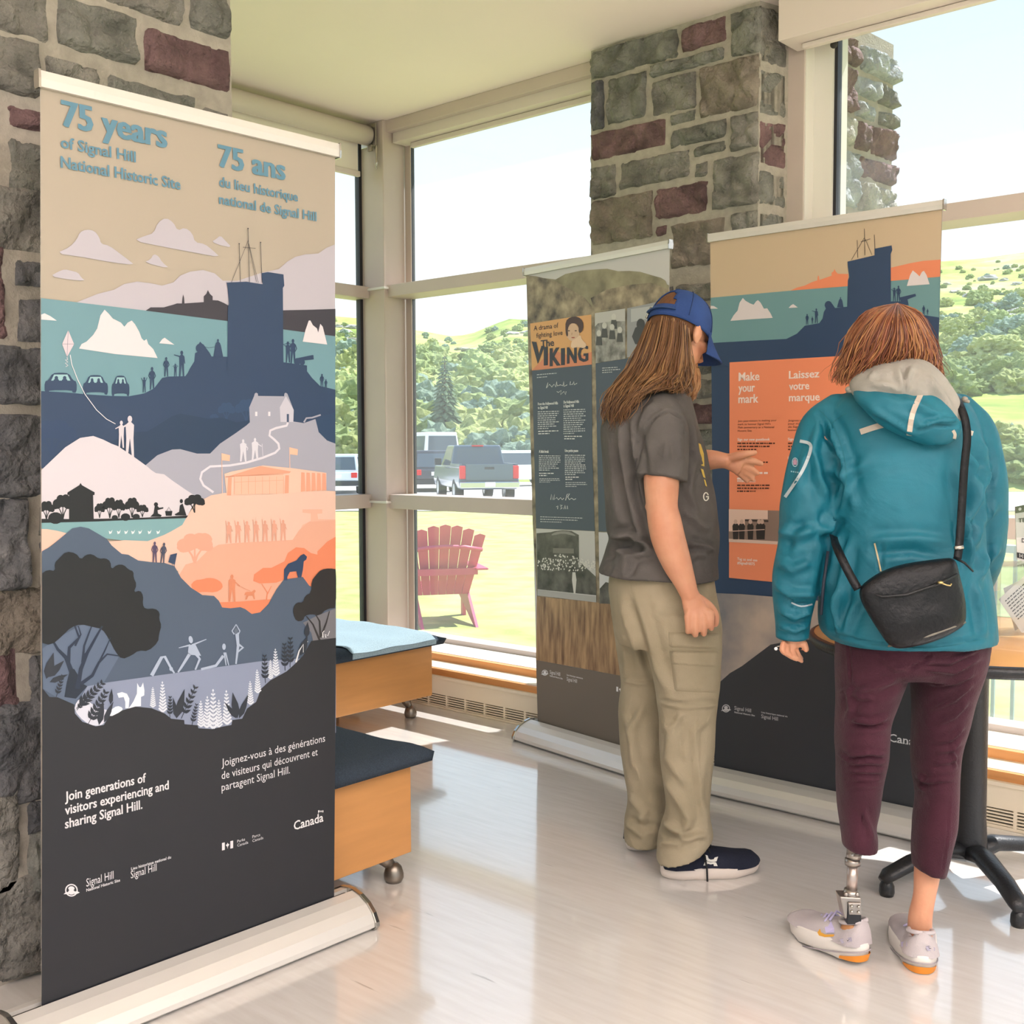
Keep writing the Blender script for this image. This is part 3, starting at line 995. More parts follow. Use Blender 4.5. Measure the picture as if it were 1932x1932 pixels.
# ------------------------------------------------------------------ upholstered benches
M_maple = mat('maple_veneer', 'c98f55', 0.42, var=0.07, vscale=3, stretch=(1, 1, 9))
M_navy = mat('navy_weave', '39434f', 0.95, var=0.25, vscale=260, bump=0.5, bscale=320, spec=0.2)
M_pale = mat('pale_blue_weave', '8fa3ad', 0.95, var=0.15, vscale=240, bump=0.4, bscale=300, spec=0.2)
M_leg = mat('brushed_leg', '8c8379', 0.35, 0.85)
def bench(name, xf, ye_, y0, dep, ztop, zbot, legs, label, ch=0.06, cover=None):
    t = thing(name, (xf-dep/2, (ye_+y0)/2, 0), label, 'bench')
    MB().box((xf-dep, y0, zbot), (xf, ye_, ztop)).build('box', M_maple, t, bevel=0.003)
    o = 0.05
    X0, X1, Y0, Y1 = xf-dep-o, xf+o, y0-o, ye_+o
    def cush(a, b_, zz):
        x_, y_ = X0+(X1-X0)*a, Y0+(Y1-Y0)*b_
        return x_, y_
    N_ = 26
    mb = MB()
    def top(a, b_):
        x_, y_ = X0+(X1-X0)*a, Y0+(Y1-Y0)*b_
        ex = min(a, 1-a)*(X1-X0)
        ey = min(b_, 1-b_)*(Y1-Y0)
        e = min(ex, ey)
        k = min(1, e/0.06)
        z = ztop+ch*0.55+ch*0.5*math.sin(k*math.pi/2)+0.012*noise.noise(Vector((x_*5, y_*5, 3)))-0.02*(1-abs(2*a-1))*(1-abs(2*b_-1))
        return Vector((x_, y_, z))
    mb.grid(top, N_, N_)
    ring = [top(i/N_, 0) for i in range(N_)]+[top(1, i/N_) for i in range(N_)]+[top(1-i/N_, 1) for i in range(N_)]+[top(0, 1-i/N_) for i in range(N_)]
    n = len(ring)
    low = []
    for q in ring:
        cx_, cy_ = (X0+X1)/2, (Y0+Y1)/2
        low.append(Vector((cx_+(q.x-cx_)*0.985, cy_+(q.y-cy_)*0.985, ztop+0.004)))
    mb.add(ring+low, [(i, (i+1) % n, n+(i+1) % n, n+i) for i in range(n)]+[tuple(range(2*n-1, n-1, -1))], 0, True)
    mb.build('cushion', M_navy, t)
    if cover:
        c0, c1 = cover
        cb = MB()
        def cv(a, b_):
            q = top(-0.0+1.0*a, (c0-Y0+(c1-c0)*b_)/(Y1-Y0))
            return Vector((q.x, q.y, q.z+0.006))
        cb.grid(cv, 24, 16)
        fr_ = [cv(1, i/16) for i in range(17)]
        cb.add([q+Vector((0.006, 0, 0)) for q in fr_]+[Vector((X1+0.004, q.y, ztop+0.012)) for q in fr_], [(i, i+1, 18+i, 17+i) for i in range(16)], 0, True)
        cb.build('seat_panel', M_pale, t)
    for (lx, ly, dx, dy) in legs:
        lg = MB().tube([(lx, ly, zbot+0.005), (lx+dx*0.9, ly+dy*0.9, 0.045)], [0.03, 0.014], 14)
        lg.lathe([(0.012, 0.058), (0.024, 0.045), (0.030, 0.025), (0.030, 0.012), (0.024, 0.0)], (lx+dx, ly+dy, 0), 16)
        lg.build('leg', M_leg, t)
    return t
xf = -2.40
A = pl(775, 1432, 0, xf)
B = pl(775, 1608, 0, xf)
bench('small_bench', xf, A.y, A.y-0.40, 0.62, A.z-0.01, B.z, [(xf-.065, A.y-.075, .032, .032), (xf-.52, A.y-.075, -.032, .032), (xf-.085, A.y-.31, .032, -.03), (xf-.52, A.y-.31, -.032, -.03)],
      'small maple bench with a dark navy woven cushion beside the large banner', 0.055)
xf2 = -3.80
A = pl(815, 1216, 0, xf2)
B = pl(815, 1312, 0, xf2)
yc = pl(808, 1200, 0, xf2).y
bench('long_bench', xf2, A.y, A.y-1.9, 0.72, A.z, B.z, [(xf2-.10, A.y-.10, .02, .03), (xf2-.62, A.y-.10, -.03, .03), (xf2-.10, A.y-1.8, .03, -.03), (xf2-.62, A.y-1.8, -.03, -.03)],
      'long maple bench with a pale blue seat panel standing in the window corner', 0.055, (pl(650, 1225, 0, xf2).y, yc))
# ------------------------------------------------------------------ pedestal table
TC = flr(1829, 1662)
M_black = mat('black_cast_iron', '2b2b2d', 0.38, 0.3, bump=0.15, bscale=150)
M_top = mat('table_laminate', 'd9a468', 0.35, var=0.05)
tb = thing('pedestal_table', (TC.x, TC.y, 0), 'round black-edged cafe table on a cast iron pedestal in front of the right window', 'table')
TZ = 0.735
TR = 0.47
MB().lathe([(0.01, TZ-0.004), (TR-0.012, TZ-0.004), (TR-0.012, TZ), (0.01, TZ)], (TC.x, TC.y, 0), 64).build('tabletop', M_top, tb)
MB().lathe([(TR-0.05, TZ-0.034), (TR-0.006, TZ-0.032), (TR+0.004, TZ-0.018), (TR, TZ-0.003), (TR-0.012, TZ+0.001), (TR-0.013, TZ-0.005)], (TC.x, TC.y, 0), 64).build('edge_band', M_black, tb)
MB().lathe([(0.05, 0.10), (0.047, 0.13), (0.043, 0.2), (0.043, 0.66), (0.06, 0.69), (0.2, 0.70), (0.2, 0.701)], (TC.x, TC.y, 0), 24).build('column', M_black, tb)
F1 = flr(1668, 1690)
F2 = flr(1925, 1750)
v1 = (F1-TC)
v2 = (F2-TC)
R1 = (v1.length+v2.length)/2
an = math.atan2(v1.y, v1.x)
an2 = math.atan2(v2.y, v2.x)
for k, a in enumerate((an, an2, an+math.pi, an2+math.pi)):
    dv = Vector((math.cos(a), math.sin(a), 0))
    L_ = (v1.length, v2.length)[k % 2]
    C_ = Vector((TC.x, TC.y, 0))
    lg = MB().tube([C_+Vector((0, 0, .09)), C_+dv*L_*.3+Vector((0, 0, .105)), C_+dv*L_*.7+Vector((0, 0, .085)), C_+dv*L_*.95+Vector((0, 0, .06)), C_+dv*L_*1.02+Vector((0, 0, .045))], [0.045, 0.034, 0.030, 0.028, 0.018], 12, flat=0.7)
    l_ = lg.build('base_leg', M_black, tb)
    MB().lathe([(0.012, 0.05), (0.021, 0.03), (0.022, 0.01), (0.019, 0.0)], C_+dv*L_*.97, 16).build('foot', M_black, l_)
# things standing on the table at the right edge
M_acr = glass_mat('clear_acrylic', (0.93, 0.95, 0.96), 0.08, 0.05)
M_paper = mat('paper', 'e4e2de', 0.8)
M_ink = mat('ink', '26262c', 0.7)
dT = (Vector((TC.x, TC.y, 0))).dot(FW)
P0 = at(1884, 1236, 3.30)
bx = thing('acrylic_box', (P0.x, P0.y, TZ), 'clear acrylic ballot box of papers on the round table at the right edge', 'box')
e1 = Vector((RT.x, RT.y, 0)).normalized()
e2 = Vector((-e1.y, e1.x, 0))
def panel(mb, o, a, b_, th=0.003):
    n_ = a.cross(b_).normalized()*th
    mb.add([o, o+a, o+a+b_, o+b_, o+n_, o+a+n_, o+a+b_+n_, o+b_+n_], [(3, 2, 1, 0), (4, 5, 6, 7), (0, 1, 5, 4), (1, 2, 6, 5), (2, 3, 7, 6), (3, 0, 4, 7)])
o_ = Vector((P0.x, P0.y, TZ+0.001))
hgt = at(1884, 1070, 3.30).z-TZ
Zv = Vector((0, 0, hgt))
w_, d_ = 0.20, 0.16
for nm, (oo, aa, bb) in {'front_panel': (o_, e1*w_, Zv), 'back_panel': (o_+e2*d_, e1*w_, Zv), 'side_panel': (o_, e2*d_, Zv), 'lid': (o_+Zv, e1*w_, e2*d_)}.items():
    mb = MB()
    panel(mb, oo, aa, bb)
    mb.build(nm, M_acr, bx)
def sheet(label, corners, lines, rows):
    c = [at(*q) for q in corners]
    n_ = (c[1]-c[0]).cross(c[3]-c[0]).normalized()
    if n_.dot(FW) > 0:
        n_ = -n_
    t = thing('paper_sheet', c[3], label, 'paper', 'papers in the acrylic box')
    mb = MB()
    mb.add([q for q in c]+[q-n_*0.0008 for q in c], [(0, 1, 2, 3), (7, 6, 5, 4), (0, 4, 5, 1), (1, 5, 6, 2), (2, 6, 7, 3), (3, 7, 4, 0)])
    rr = random.Random(lines)
    for i in range(rows):
        y = 0.12+i*0.07
        x = 0.1
        while x < 0.85:
            w = rr.uniform(0.03, 0.1)
            q = []
            for (a, b_) in ((x, y), (x+w, y), (x+w, y+0.025), (x, y+0.025)):
                q.append(c[0]+(c[1]-c[0])*a+(c[3]-c[0])*b_+n_*0.0006)
            mb.add(q, [(0, 1, 2, 3)], 1)
            x += w+0.02
    mb.build('page', [M_paper, M_ink], t, recalc=False)
sheet('printed grey sheet leaning upright in the acrylic box', [(1884, 1131, 3.36), (1945, 1075, 3.36), (2010, 1150, 3.36), (1932, 1200, 3.36)], 3, 8)
sheet('plain white sheet behind the printed grey one in the box', [(1893, 1110, 3.39), (1960, 1078, 3.40), (1990, 1150, 3.39), (1915, 1190, 3.39)], 4, 0)
# ------------------------------------------------------------------ roll-up banners
ZM = {'a': (60, 100, 3.22), 'b': (60, 480, 3.22), 'c': (60, 860, 3.22), 'd': (60, 1100, 3.22), 'e': (60, 1380, 3.01875),
      'g': (1320, 370, 4.025), 'h': (1320, 660, 4.2933), 'k': (1320, 1080, 3.715), 'm': (980, 430, 4.83), 'n': (980, 800, 4.83), 'o': (980, 1150, 5.853), 'p': (0, 0, 1.0)}
def zz(s):                               # "b 10,20 30,40 c 5,6" -> photo points
    out, z = [], 'p'
    for w in s.split():
        if w.isalpha():
            z = w
        else:
            x_, y_ = w.split(',')
            x0, y0, k = ZM[z]
            out.append((x0+float(x_)/k, y0+float(y_)/k))
    return out
def smooth(pts, it=1):
    for _ in range(it):
        q = []
        n = len(pts)
        for i in range(n):
            (x0, y0), (x1, y1) = pts[i], pts[(i+1) % n]
            q += [(x0*.75+x1*.25, y0*.75+y1*.25), (x0*.25+x1*.75, y0*.25+y1*.75)]
        pts = q
    return pts
_txt = {}
def text_mesh(s, bold):
    k = (s, bold)
    if k in _txt:
        return _txt[k]
    def conv(body):
        cu = bpy.data.curves.new('t', 'FONT')
        cu.body = body
        cu.size = 1
        cu.resolution_u = 2
        cu.offset = bold
        cu.fill_mode = 'FRONT'
        o = bpy.data.objects.new('t', cu)
        COL.objects.link(o)
        bpy.context.view_layer.update()
        me = o.evaluated_get(bpy.context.evaluated_depsgraph_get()).to_mesh()
        vs = [(v.co.x, v.co.y) for v in me.vertices]
        fs = [tuple(p_.vertices) for p_ in me.polygons]
        bpy.data.objects.remove(o)
        bpy.data.curves.remove(cu)
        return vs, fs
    vs, fs = conv(s)
    hv, _ = conv('H')
    cap = max(y for x, y in hv)-min(y for x, y in hv)
    x0 = min(x for x, y in vs)
    W_ = max(x for x, y in vs)-x0
    out = ([((x-x0)/W_, y/cap) for x, y in vs], fs)
    _txt[k] = out
    return out
class Sheet:
    def __init__(s, A, B, corners, back=0.09, tint=''):
        a, b_ = flr(*A), flr(*B)
        d = (b_-a)
        d.z = 0
        s.U = d.normalized()
        n = Vector((s.U.y, -s.U.x, 0))
        if n.dot(-a) < 0:
            n = -n
        s.N = n
        s.base = a.copy()
        s.O = a-n*back
        s.mb = MB()
        s.mi = {}
        s.n = 0
        s.ml = []
        c = [s.uv(*q) for q in corners]   # TL TR BR BL
        s.c = c
        s.top = (c[0][1]+c[1][1])/2
        s.bot = 0.07
        c = [(c[0][0], s.top), (c[1][0], s.top), (c[2][0], s.bot-.03), (c[3][0], s.bot-.03)]
        s.c = c
    def uv(s, x, y):
        r = ray(x, y)
        q = EYE+r*((s.N.dot(s.O-EYE))/s.N.dot(r))
        return ((q-s.O).dot(s.U), q.z)
    def P(s, u, v, w=0.0):
        return s.O+s.U*u+Vector((0, 0, v))+s.N*w
    def lift(s, L):
        s.n = (s.n+1) % 16
        return L*0.0004+s.n*0.00002
    def m(s, col):
        if col not in s.mi:
            s.mi[col] = len(s.ml)
            if isinstance(col, str):
                s.ml.append(mat('print_'+col, col, 0.42))
            else:
                s.ml.append(col)
        return s.mi[col]
    def clampu(s, u, v):
        t = (s.top-v)/(s.top-s.bot)
        l_ = s.c[0][0]+(s.c[3][0]-s.c[0][0])*t
        r_ = s.c[1][0]+(s.c[2][0]-s.c[1][0])*t
        return min(max(u, l_), r_), min(max(v, s.bot-.03), s.top)
    def bow(s, u, v):
        return 0.004*math.sin(v*3.1)*math.sin(u*5.0)
    def sheet(s, col):
        k = s.m(col)
        n = 24
        def f(a, b_, w=0):
            l0, r0 = s.c[3][0], s.c[2][0]
            l1, r1 = s.c[0][0], s.c[1][0]
            u = (l0+(l1-l0)*b_)*(1-a)+(r0+(r1-r0)*b_)*a
            v = s.bot-.03+(s.top-s.bot+.03)*b_
            return s.P(u, v, -0.0012+w)
        s.mb.grid(f, 2, 2, k, False)
        s.mb.grid(lambda a, b_: f(1-a, b_, -0.001), 2, 2, s.m('e8e6e2'), False)
    def poly(s, pts, col, L=1, uvs=False):
        if isinstance(pts, str):
            pts = zz(pts)
        q = [s.clampu(*(p_ if uvs else s.uv(*p_))) for p_ in pts]
        tri = tessellate_polygon([[Vector((u, v, 0)) for u, v in q]])
        f = []
        for t in tri:
            (a, b_), (c, d), (e, g) = q[t[0]], q[t[1]], q[t[2]]
            f.append(t if True else t)
        h_ = s.lift(L)
        s.mb.add([s.P(u, v, h_) for u, v in q], f, s.m(col))
    def line(s, pts, w, col, L=2, w1=None):
        if isinstance(pts, str):
            pts = zz(pts)
        n = len(pts)
        w1 = w if w1 is None else w1
        lf, rg = [], []
        for i in range(n):
            x0, y0 = pts[max(i-1, 0)]
            x1, y1 = pts[min(i+1, n-1)]
            l_ = math.hypot(x1-x0, y1-y0) or 1
            k = (w+(w1-w)*i/(n-1))/2
            nx, ny = -(y1-y0)/l_*k, (x1-x0)/l_*k
            lf.append((pts[i][0]+nx, pts[i][1]+ny))
            rg.append((pts[i][0]-nx, pts[i][1]-ny))
        for i in range(n-1):
            q = [s.clampu(*s.uv(*p_)) for p_ in (lf[i], lf[i+1], rg[i+1], rg[i])]
            h_ = s.lift(L)
            s.mb.add([s.P(u, v, h_) for u, v in q], [(0, 1, 2, 3)], s.m(col))
    def disc(s, c, rx, ry, col, L=2, rot=0.0, n=14):
        if isinstance(c, str):
            c = zz(c)[0]
        ca, sa = math.cos(rot), math.sin(rot)
        s.poly([(c[0]+rx*math.cos(i*6.2832/n)*ca-ry*math.sin(i*6.2832/n)*sa, c[1]+rx*math.cos(i*6.2832/n)*sa+ry*math.sin(i*6.2832/n)*ca) for i in range(n)], col, L)
    def text(s, body, a, b_, cap, col, L=3, bold=0.0):
        a, b_ = zz(a)[0], zz(b_)[0]
        u0, v0 = s.uv(*a)
        u1, v1 = s.uv(*b_)
        hv = s.uv(a[0], a[1]-cap)[1]-v0
        v = (v0+v1)/2
        vs, fs = text_mesh(body, min(bold, .012))
        k = max(0, bold-.012)*hv*1.3
        for ii, dx in enumerate((0, -k, k) if k > 0 else (0,)):
            h_ = s.lift(L)
            s.mb.add([s.P(u0+(u1-u0)*x_+dx, v+hv*y_, h_) for x_, y_ in vs], fs, s.m(col))
    def rows(s, a, b_, n, col, seed, cap, fill=0.9, L=9, right=None):   # lines of print too small to read
        a, b_ = zz(a)[0], zz(b_)[0]
        rr = random.Random(seed)
        for i in range(n):
            t = i/max(1, n-1)
            y0 = a[1]+(b_[1]-a[1])*t
            sl = right if right is not None else 0
            x = a[0]
            end = b_[0]-(rr.random()**2*(b_[0]-a[0])*0.25 if i < n-1 else (b_[0]-a[0])*0.5)
            while x < end:
                w = rr.uniform(1.5, 6.5)*cap/3.2
                x2 = min(x+w, end)
                s.poly([(x, y0+sl*(x-a[0])), (x2, y0+sl*(x2-a[0])), (x2, y0+sl*(x2-a[0])+cap*.6), (x, y0+sl*(x-a[0])+cap*.6)], col, L)
                x += w+cap*0.4
    # little figures
    def man(s, foot, h, col, L=4, lean=0.0, arms=None, wide=1.0):
        x, y = zz(foot)[0]
        h = h/ZM[foot.split()[0]][2]
        def q(u, v):
            return (x+u*h*wide+lean*h*v, y-v*h)
        s.disc(q(0.0, .92), h*.055, h*.08, col, L)
        s.poly([q(-.02, .86), q(.02, .86), q(.10, .78), q(.085, .45), q(-.085, .45), q(-.10, .78)], col, L)
        s.poly([q(-.085, .47), q(.0, .47), q(-.05, 0), q(-.10, 0)], col, L)
        s.poly([q(0, .47), q(.085, .47), q(.10, 0), q(.05, 0)], col, L)
        for ar in (arms or [(-.09, .77, -.15, .6, -.08, .48), (.09, .77, .15, .6, .08, .48)]):
            p_ = [q(ar[i], ar[i+1]) for i in range(0, len(ar), 2)]
            s.line(p_, h*.045, col, L, h*.03)
    def tree(s, c, w, h, col, L=3, trunk=True, tc=None):
        x, y = zz(c)[0]                 # middle of the trunk's foot
        k = ZM[c.split()[0]][2]
        w, h = w/k, h/k
        for dx, dy, r in ((-.28, .62, .24), (0, .72, .28), (.27, .62, .25), (-.12, .82, .2), (.14, .84, .2), (-.38, .52, .14), (.38, .52, .15)):
            s.disc((x+dx*w, y-dy*h), r*w, r*h*.85, col, L)
        if trunk:
            for dx in (-.26, 0, .25):
                s.line([(x, y), (x+dx*w*.3, y-h*.25), (x+dx*w, y-h*.55)], w*.07, tc or col, L, w*.04)
    def leaf(s, a, ang, ln, wd, col, L=5):
        x, y = a
        ca, sa = math.cos(ang), -math.sin(ang)
        pts = [(0, 0), (.25, .5), (.55, .45), (1, 0), (.55, -.45), (.25, -.5)]
        s.poly([(x+ln*u*ca-wd*v*sa, y+ln*u*sa+wd*v*ca) for u, v in pts], col, L)
    def sprig(s, a, b_, col, n=6, L=5, sz=0.28, w=1.2):
        (x0, y0), (x1, y1) = zz(a)[0], zz(b_)[0]
        ln = math.hypot(x1-x0, y1-y0)
        ang = math.atan2(-(y1-y0), x1-x0)
        s.line([(x0, y0), (x1, y1)], w, col, L)
        for i in range(n):
            t = 0.18+0.78*i/(n-1)
            p_ = (x0+(x1-x0)*t, y0+(y1-y0)*t)
            for sg in (-1, 1):
                s.leaf(p_, ang+sg*0.75, ln*sz*(1.05-.55*t), ln*sz*.42*(1.05-.5*t), col, L)
    def lupine(s, a, b_, col, L=5):
        (x0, y0), (x1, y1) = zz(a)[0], zz(b_)[0]
        n = 9
        ln = math.hypot(x1-x0, y1-y0)
        s.line([(x0, y0), (x1, y1)], 0.7, col, L)
        for i in range(n):
            t = i/n
            p_ = (x0+(x1-x0)*t, y0+(y1-y0)*t)
            r_ = ln*.13*(1-.75*t)+0.6
            for sg in (-1, 1):
                s.line([p_, (p_[0]+sg*r_, p_[1]-r_*.9)], ln*.055*(1-.5*t)+.4, col, L)
        s.leaf((x1, y1+1), 1.57, ln*.08, ln*.05, col, L)
    def beaver(s, c, r, col, L=3):
        x, y = zz(c)[0]
        n = 20
        for (ro, ri, a0, a1) in ((1.0, .8, 0, 6.2832),):
            for i in range(n):
                t0, t1 = a0+(a1-a0)*i/n, a0+(a1-a0)*(i+1)/n
                s.poly([(x+r*ro*math.cos(t0), y+r*ro*math.sin(t0)), (x+r*ro*math.cos(t1), y+r*ro*math.sin(t1)), (x+r*ri*math.cos(t1), y+r*ri*math.sin(t1)), (x+r*ri*math.cos(t0), y+r*ri*math.sin(t0))], col, L)
        s.disc((x, y-.28*r), .5*r, .34*r, col, L)
        s.disc((x, y+.30*r), .52*r, .40*r, col, L)
        s.poly([(x-1.25*r, y+.62*r), (x-.9*r, y+.3*r), (x+.9*r, y+.15*r), (x+1.3*r, y+.35*r), (x+.9*r, y+.55*r)], col, L+1)
    def flag(s, a, w, h, sk, col, L=3):     # two bars and a leaf
        x, y = zz(a)[0]
        def q(u, v):
            return (x+u*w, y+v*h+sk*u*w)
        s.poly([q(0, 0), q(.25, 0), q(.25, 1), q(0, 1)], col, L)
        s.poly([q(.75, 0), q(1, 0), q(1, 1), q(.75, 1)], col, L)
        s.poly([q(.5, .12), q(.56, .32), q(.66, .36), q(.6, .55), q(.52, .66), q(.52, .88), q(.48, .88), q(.48, .66), q(.4, .55), q(.34, .36), q(.44, .32)], col, L)
    def wordmark(s, a, b_, cap, col, L=3):
        s.text('Canada', a, b_, cap, col, L, 0.012)
        (x0, y0), (x1, y1) = zz(a)[0], zz(b_)[0]
        W_ = x1-x0
        sk = (y1-y0)/W_
        for t in (.245, .40, .47, .575, .665, .80, .97):   # serifs on the baseline
            xx = x0+W_*t
            s.poly([(xx-W_*.028, y0+sk*W_*t), (xx+W_*.028, y0+sk*W_*t), (xx+W_*.028, y0+sk*W_*t-cap*.08), (xx-W_*.028, y0+sk*W_*t-cap*.08)], col, L)
        fx = x0+W_*.90
        fy = y0+sk*W_*.9-cap*1.30
        s.line([(x0+W_*.83, fy), (x0+W_*.83, y0+sk*W_*.83-cap)], W_*.012, col, L)
        s.poly([(x0+W_*.835, fy), (x0+W_*.875, fy), (x0+W_*.875, fy+cap*.22), (x0+W_*.835, fy+cap*.22)], col, L)
        s.poly([(x0+W_*.965, fy), (x0+W_*1.0, fy), (x0+W_*1.0, fy+cap*.22), (x0+W_*.965, fy+cap*.22)], col, L)
        s.disc((x0+W_*.92, fy+cap*.11), W_*.022, cap*.09, col, L)
    def finish(s, name, label, e0=0.03, e1=0.03, fasc=0.055):
        t = thing(name, s.P((s.c[2][0]+s.c[3][0])/2, 0), label, 'banner stand')
        t.location.z = 0
        ORG[t.name] = Vector(t.location)
        s.mb.build('printed_sheet', s.ml, t, recalc=False)
        M_al = mat('banner_aluminium', 'dbd6d0', 0.34, 0.25)
        M_ch = mat('banner_chrome', 'b9b6b0', 0.12, 0.95)
        M_sl = mat('dark_slot', '2a2622', 0.7)
        u0, u1 = s.c[3][0]-e0, s.c[2][0]+e1
        prof = [(.095, 0.004), (.105, .012), (.104, .024), (.092, .046), (.070, .066), (.040, .080), (.010, .087), (.010, .075), (-.012, .075), (-.012, .087), (-.04, .082), (-.07, .066), (-.09, .046), (-.10, .022), (-.10, .012), (-.09, .004)]
        MB().prism(prof, u1-u0, lambda n_, z, w: s.P(u0+w, z, n_), 0).build('base', M_al, t)
        MB().prism([(.010, .078), (-.012, .078), (-.012, .0745), (.010, .0745)], u1-u0-.02, lambda n_, z, w: s.P(u0+.01+w, z, n_), 0).build('slot', M_sl, t)
        for k in (0, 1):
            q = [(a*1.06, b_*1.05 if b_ > .01 else 0.0) for a, b_ in prof if not (abs(a) < .013 and b_ < .08)]
            MB().prism(q, .014, lambda n_, z, w: s.P((u0-.012 if k == 0 else u1-.002)+w, z, n_), 0).build('end_cap', M_ch, t, bevel=.002)
        tl, tr = s.c[0][0]-.006, s.c[1][0]+.006
        zt = s.top
        MB().prism([(.009, -.0), (.0105, -fasc*.5), (.009, -fasc), (-.007, -fasc), (-.010, -fasc*.5), (-.007, 0)], tr-tl, lambda n_, z, w: s.P(tl+w, zt+z+fasc*.15, n_), 0).build('top_bar', M_al, t)
        for k in (0, 1):
            MB().prism([(.012, .002), (.0135, -fasc*.5), (.012, -fasc-.003), (-.009, -fasc-.003), (-.012, -fasc*.5), (-.009, .002)], .005, lambda n_, z, w: s.P((tl-.004 if k == 0 else tr-.001)+w, zt+z+fasc*.15, n_), 0).build('bar_cap', M_ch, t)
        MB().tube([s.P((u0+u1)/2, .08, -.03), s.P((u0+u1)/2, zt-.01, -.03)], .009, 10).build('support_pole', M_ch, t)
        return t
# ---- the large anniversary banner
B1 = Sheet((275, 1930), (677, 1764), [(76, 115), (633, 295), (631, 1716), (78, 1912)])
s = B1
BEI, LAV, TEA, NAV, TOW, DRK = 'a89c8d', 'b1abb4', '688e98', '263a58', '3a5a84', '343039'
s.sheet(BEI)
WHT, GRE, PEA, PE2, OR1, ORA, SLA, BLK, CHA = 'c6bfc6', '9999a6', 'd3b09f', 'd09b84', 'd4957b', 'd07a58', '465468', '12141a', '202127'
s.poly(smooth(zz('a 145,1218 230,1180 275,1130 290,1090 330,1072 380,1080 410,1120 420,1160 470,1170 530,1215 590,1260 625,1288 500,1275 300,1238')), LAV, 1)
s.poly(smooth(zz('a 615,1140 690,1110 740,1095 765,1030 815,1000 860,1030 885,1080 930,1060 975,1095 990,1150 1050,1160 1100,1200 1145,1242 1000,1215 800,1178')), LAV, 1)
s.poly(smooth(zz('a 1090,1147 1120,1130 1145,1108 1175,1140 1215,1182 1150,1170')), LAV, 1)
s.poly(smooth(zz('a 680,1272 720,1255 740,1220 770,1235 790,1270 840,1312')), LAV, 1)
s.poly(smooth(zz('b 112,132 160,105 200,90 240,100 280,110 300,140 325,162 200,150')), LAV, 1)
s.poly(zz('b 270,292 400,240 500,215 560,180 640,165 720,175 790,190 860,170 900,130 960,105 1040,95 1110,115 1160,160 1250,160 1400,110 1500,90 1550,45 1600,15 1660,0 1740,-5 1790,-40 1840,-60 1850,410 1190,410 690,350'), LAV, 1)
s.poly('b 40,264 690,341 1190,405 1850,480 1850,840 1190,905 40,905', TEA, 2)
s.poly('b 690,342 720,322 800,322 860,305 880,298 910,298 914,262 918,243 923,262 926,298 1043,290 1043,255 1058,240 1068,217 1080,240 1097,255 1097,278 1130,280 1165,295 1195,312 1195,406', DRK, 3)
s.poly('b 1520,340 1700,336 1850,332 1850,498 1520,455', DRK, 3)
s.poly('b 285,572 300,545 330,530 370,490 395,450 415,370 440,336 465,360 490,390 540,415 560,440 580,415 605,402 625,425 650,470 665,510 680,525 695,515 705,545 735,575 762,630 500,605', 'cfc9cd', 4)
s.poly('b 772,540 790,515 805,506 830,525 864,549', 'cfc9cd', 4)
s.poly('b 40,365 75,358 110,375 150,403 40,395', 'cfc9cd', 4)
s.poly('b 1643,530 1660,460 1680,402 1690,402 1705,430 1730,450 1737,475 1750,422 1765,440 1792,548', 'cfc9cd', 4)
s.poly('b 40,830 200,838 330,850 480,860 590,862 680,845 740,815 790,750 830,742 930,740 945,720 960,690 985,650 990,600 1010,590 1003,560 1020,530 1050,560 1080,600 1090,620 1185,622 1525,655 1670,675 1670,710 1700,750 1750,800 1850,822 1850,1300 40,1300', NAV, 3)
s.poly('b 1181,172 1300,166 1400,182 1392,115 1430,108 1526,122 1531,190 1522,205 1526,700 1185,700 1188,320 1195,300 1187,210', NAV, 5)
for q, w in (('b 1265,168 1257,-62', .9), ('b 1320,168 1311,-155', .9), ('b 1396,172 1387,-70', .9), ('b 1210,170 1312,-85', .7), ('b 1362,168 1314,-70', .6), ('b 1374,172 1317,-60', .6), ('b 1280,-43 1357,-36', .8)):
    s.line(q, w, DRK, 5)
for q in ('b 1257,-64', 'b 1311,-157', 'b 1387,-72'):
    s.disc(q, 1.2, 1.2, DRK, 5)
s.man('b 680,838', 92, NAV, 5, arms=[(-.09, .75, -.2, .95), (.09, .75, .2, .98)])
s.man('b 728,822', 138, NAV, 5)
s.man('b 814,742', 118, NAV, 5)
s.man('b 870,745', 80, NAV, 5, arms=[(-.09, .75, -.22, .82, -.05, .9), (.09, .75, .2, .82, .05, .9)])
s.man('b 908,743', 158, NAV, 5, arms=[(-.08, .78, -.3, .84), (.08, .77, .12, .5)])
s.man('b 1128,622', 108, NAV, 5)
s.poly('b 1100,622 1112,550 1145,550 1160,622', NAV, 5)
s.line('b 1110,562 1070,568 1045,560', .7, NAV, 5)
s.disc('b 1022,570', 9, 9, NAV, 5)
s.man('b 1553,657', 128, NAV, 5, arms=[(-.09, .77, -.22, .86, -.05, .9), (.09, .77, .2, .86, .05, .9)])
s.man('b 1584,662', 148, NAV, 5)
s.poly('b 1590,635 1700,612 1708,612 1710,638 1640,645 1600,650', NAV, 5)
s.disc('b 1610,652', 6, 7, NAV, 5)
s.disc('b 1640,655', 5, 6, NAV, 5)
s.man('b 1760,808', 82, NAV, 5)
s.man('b 1784,816', 58, NAV, 5)
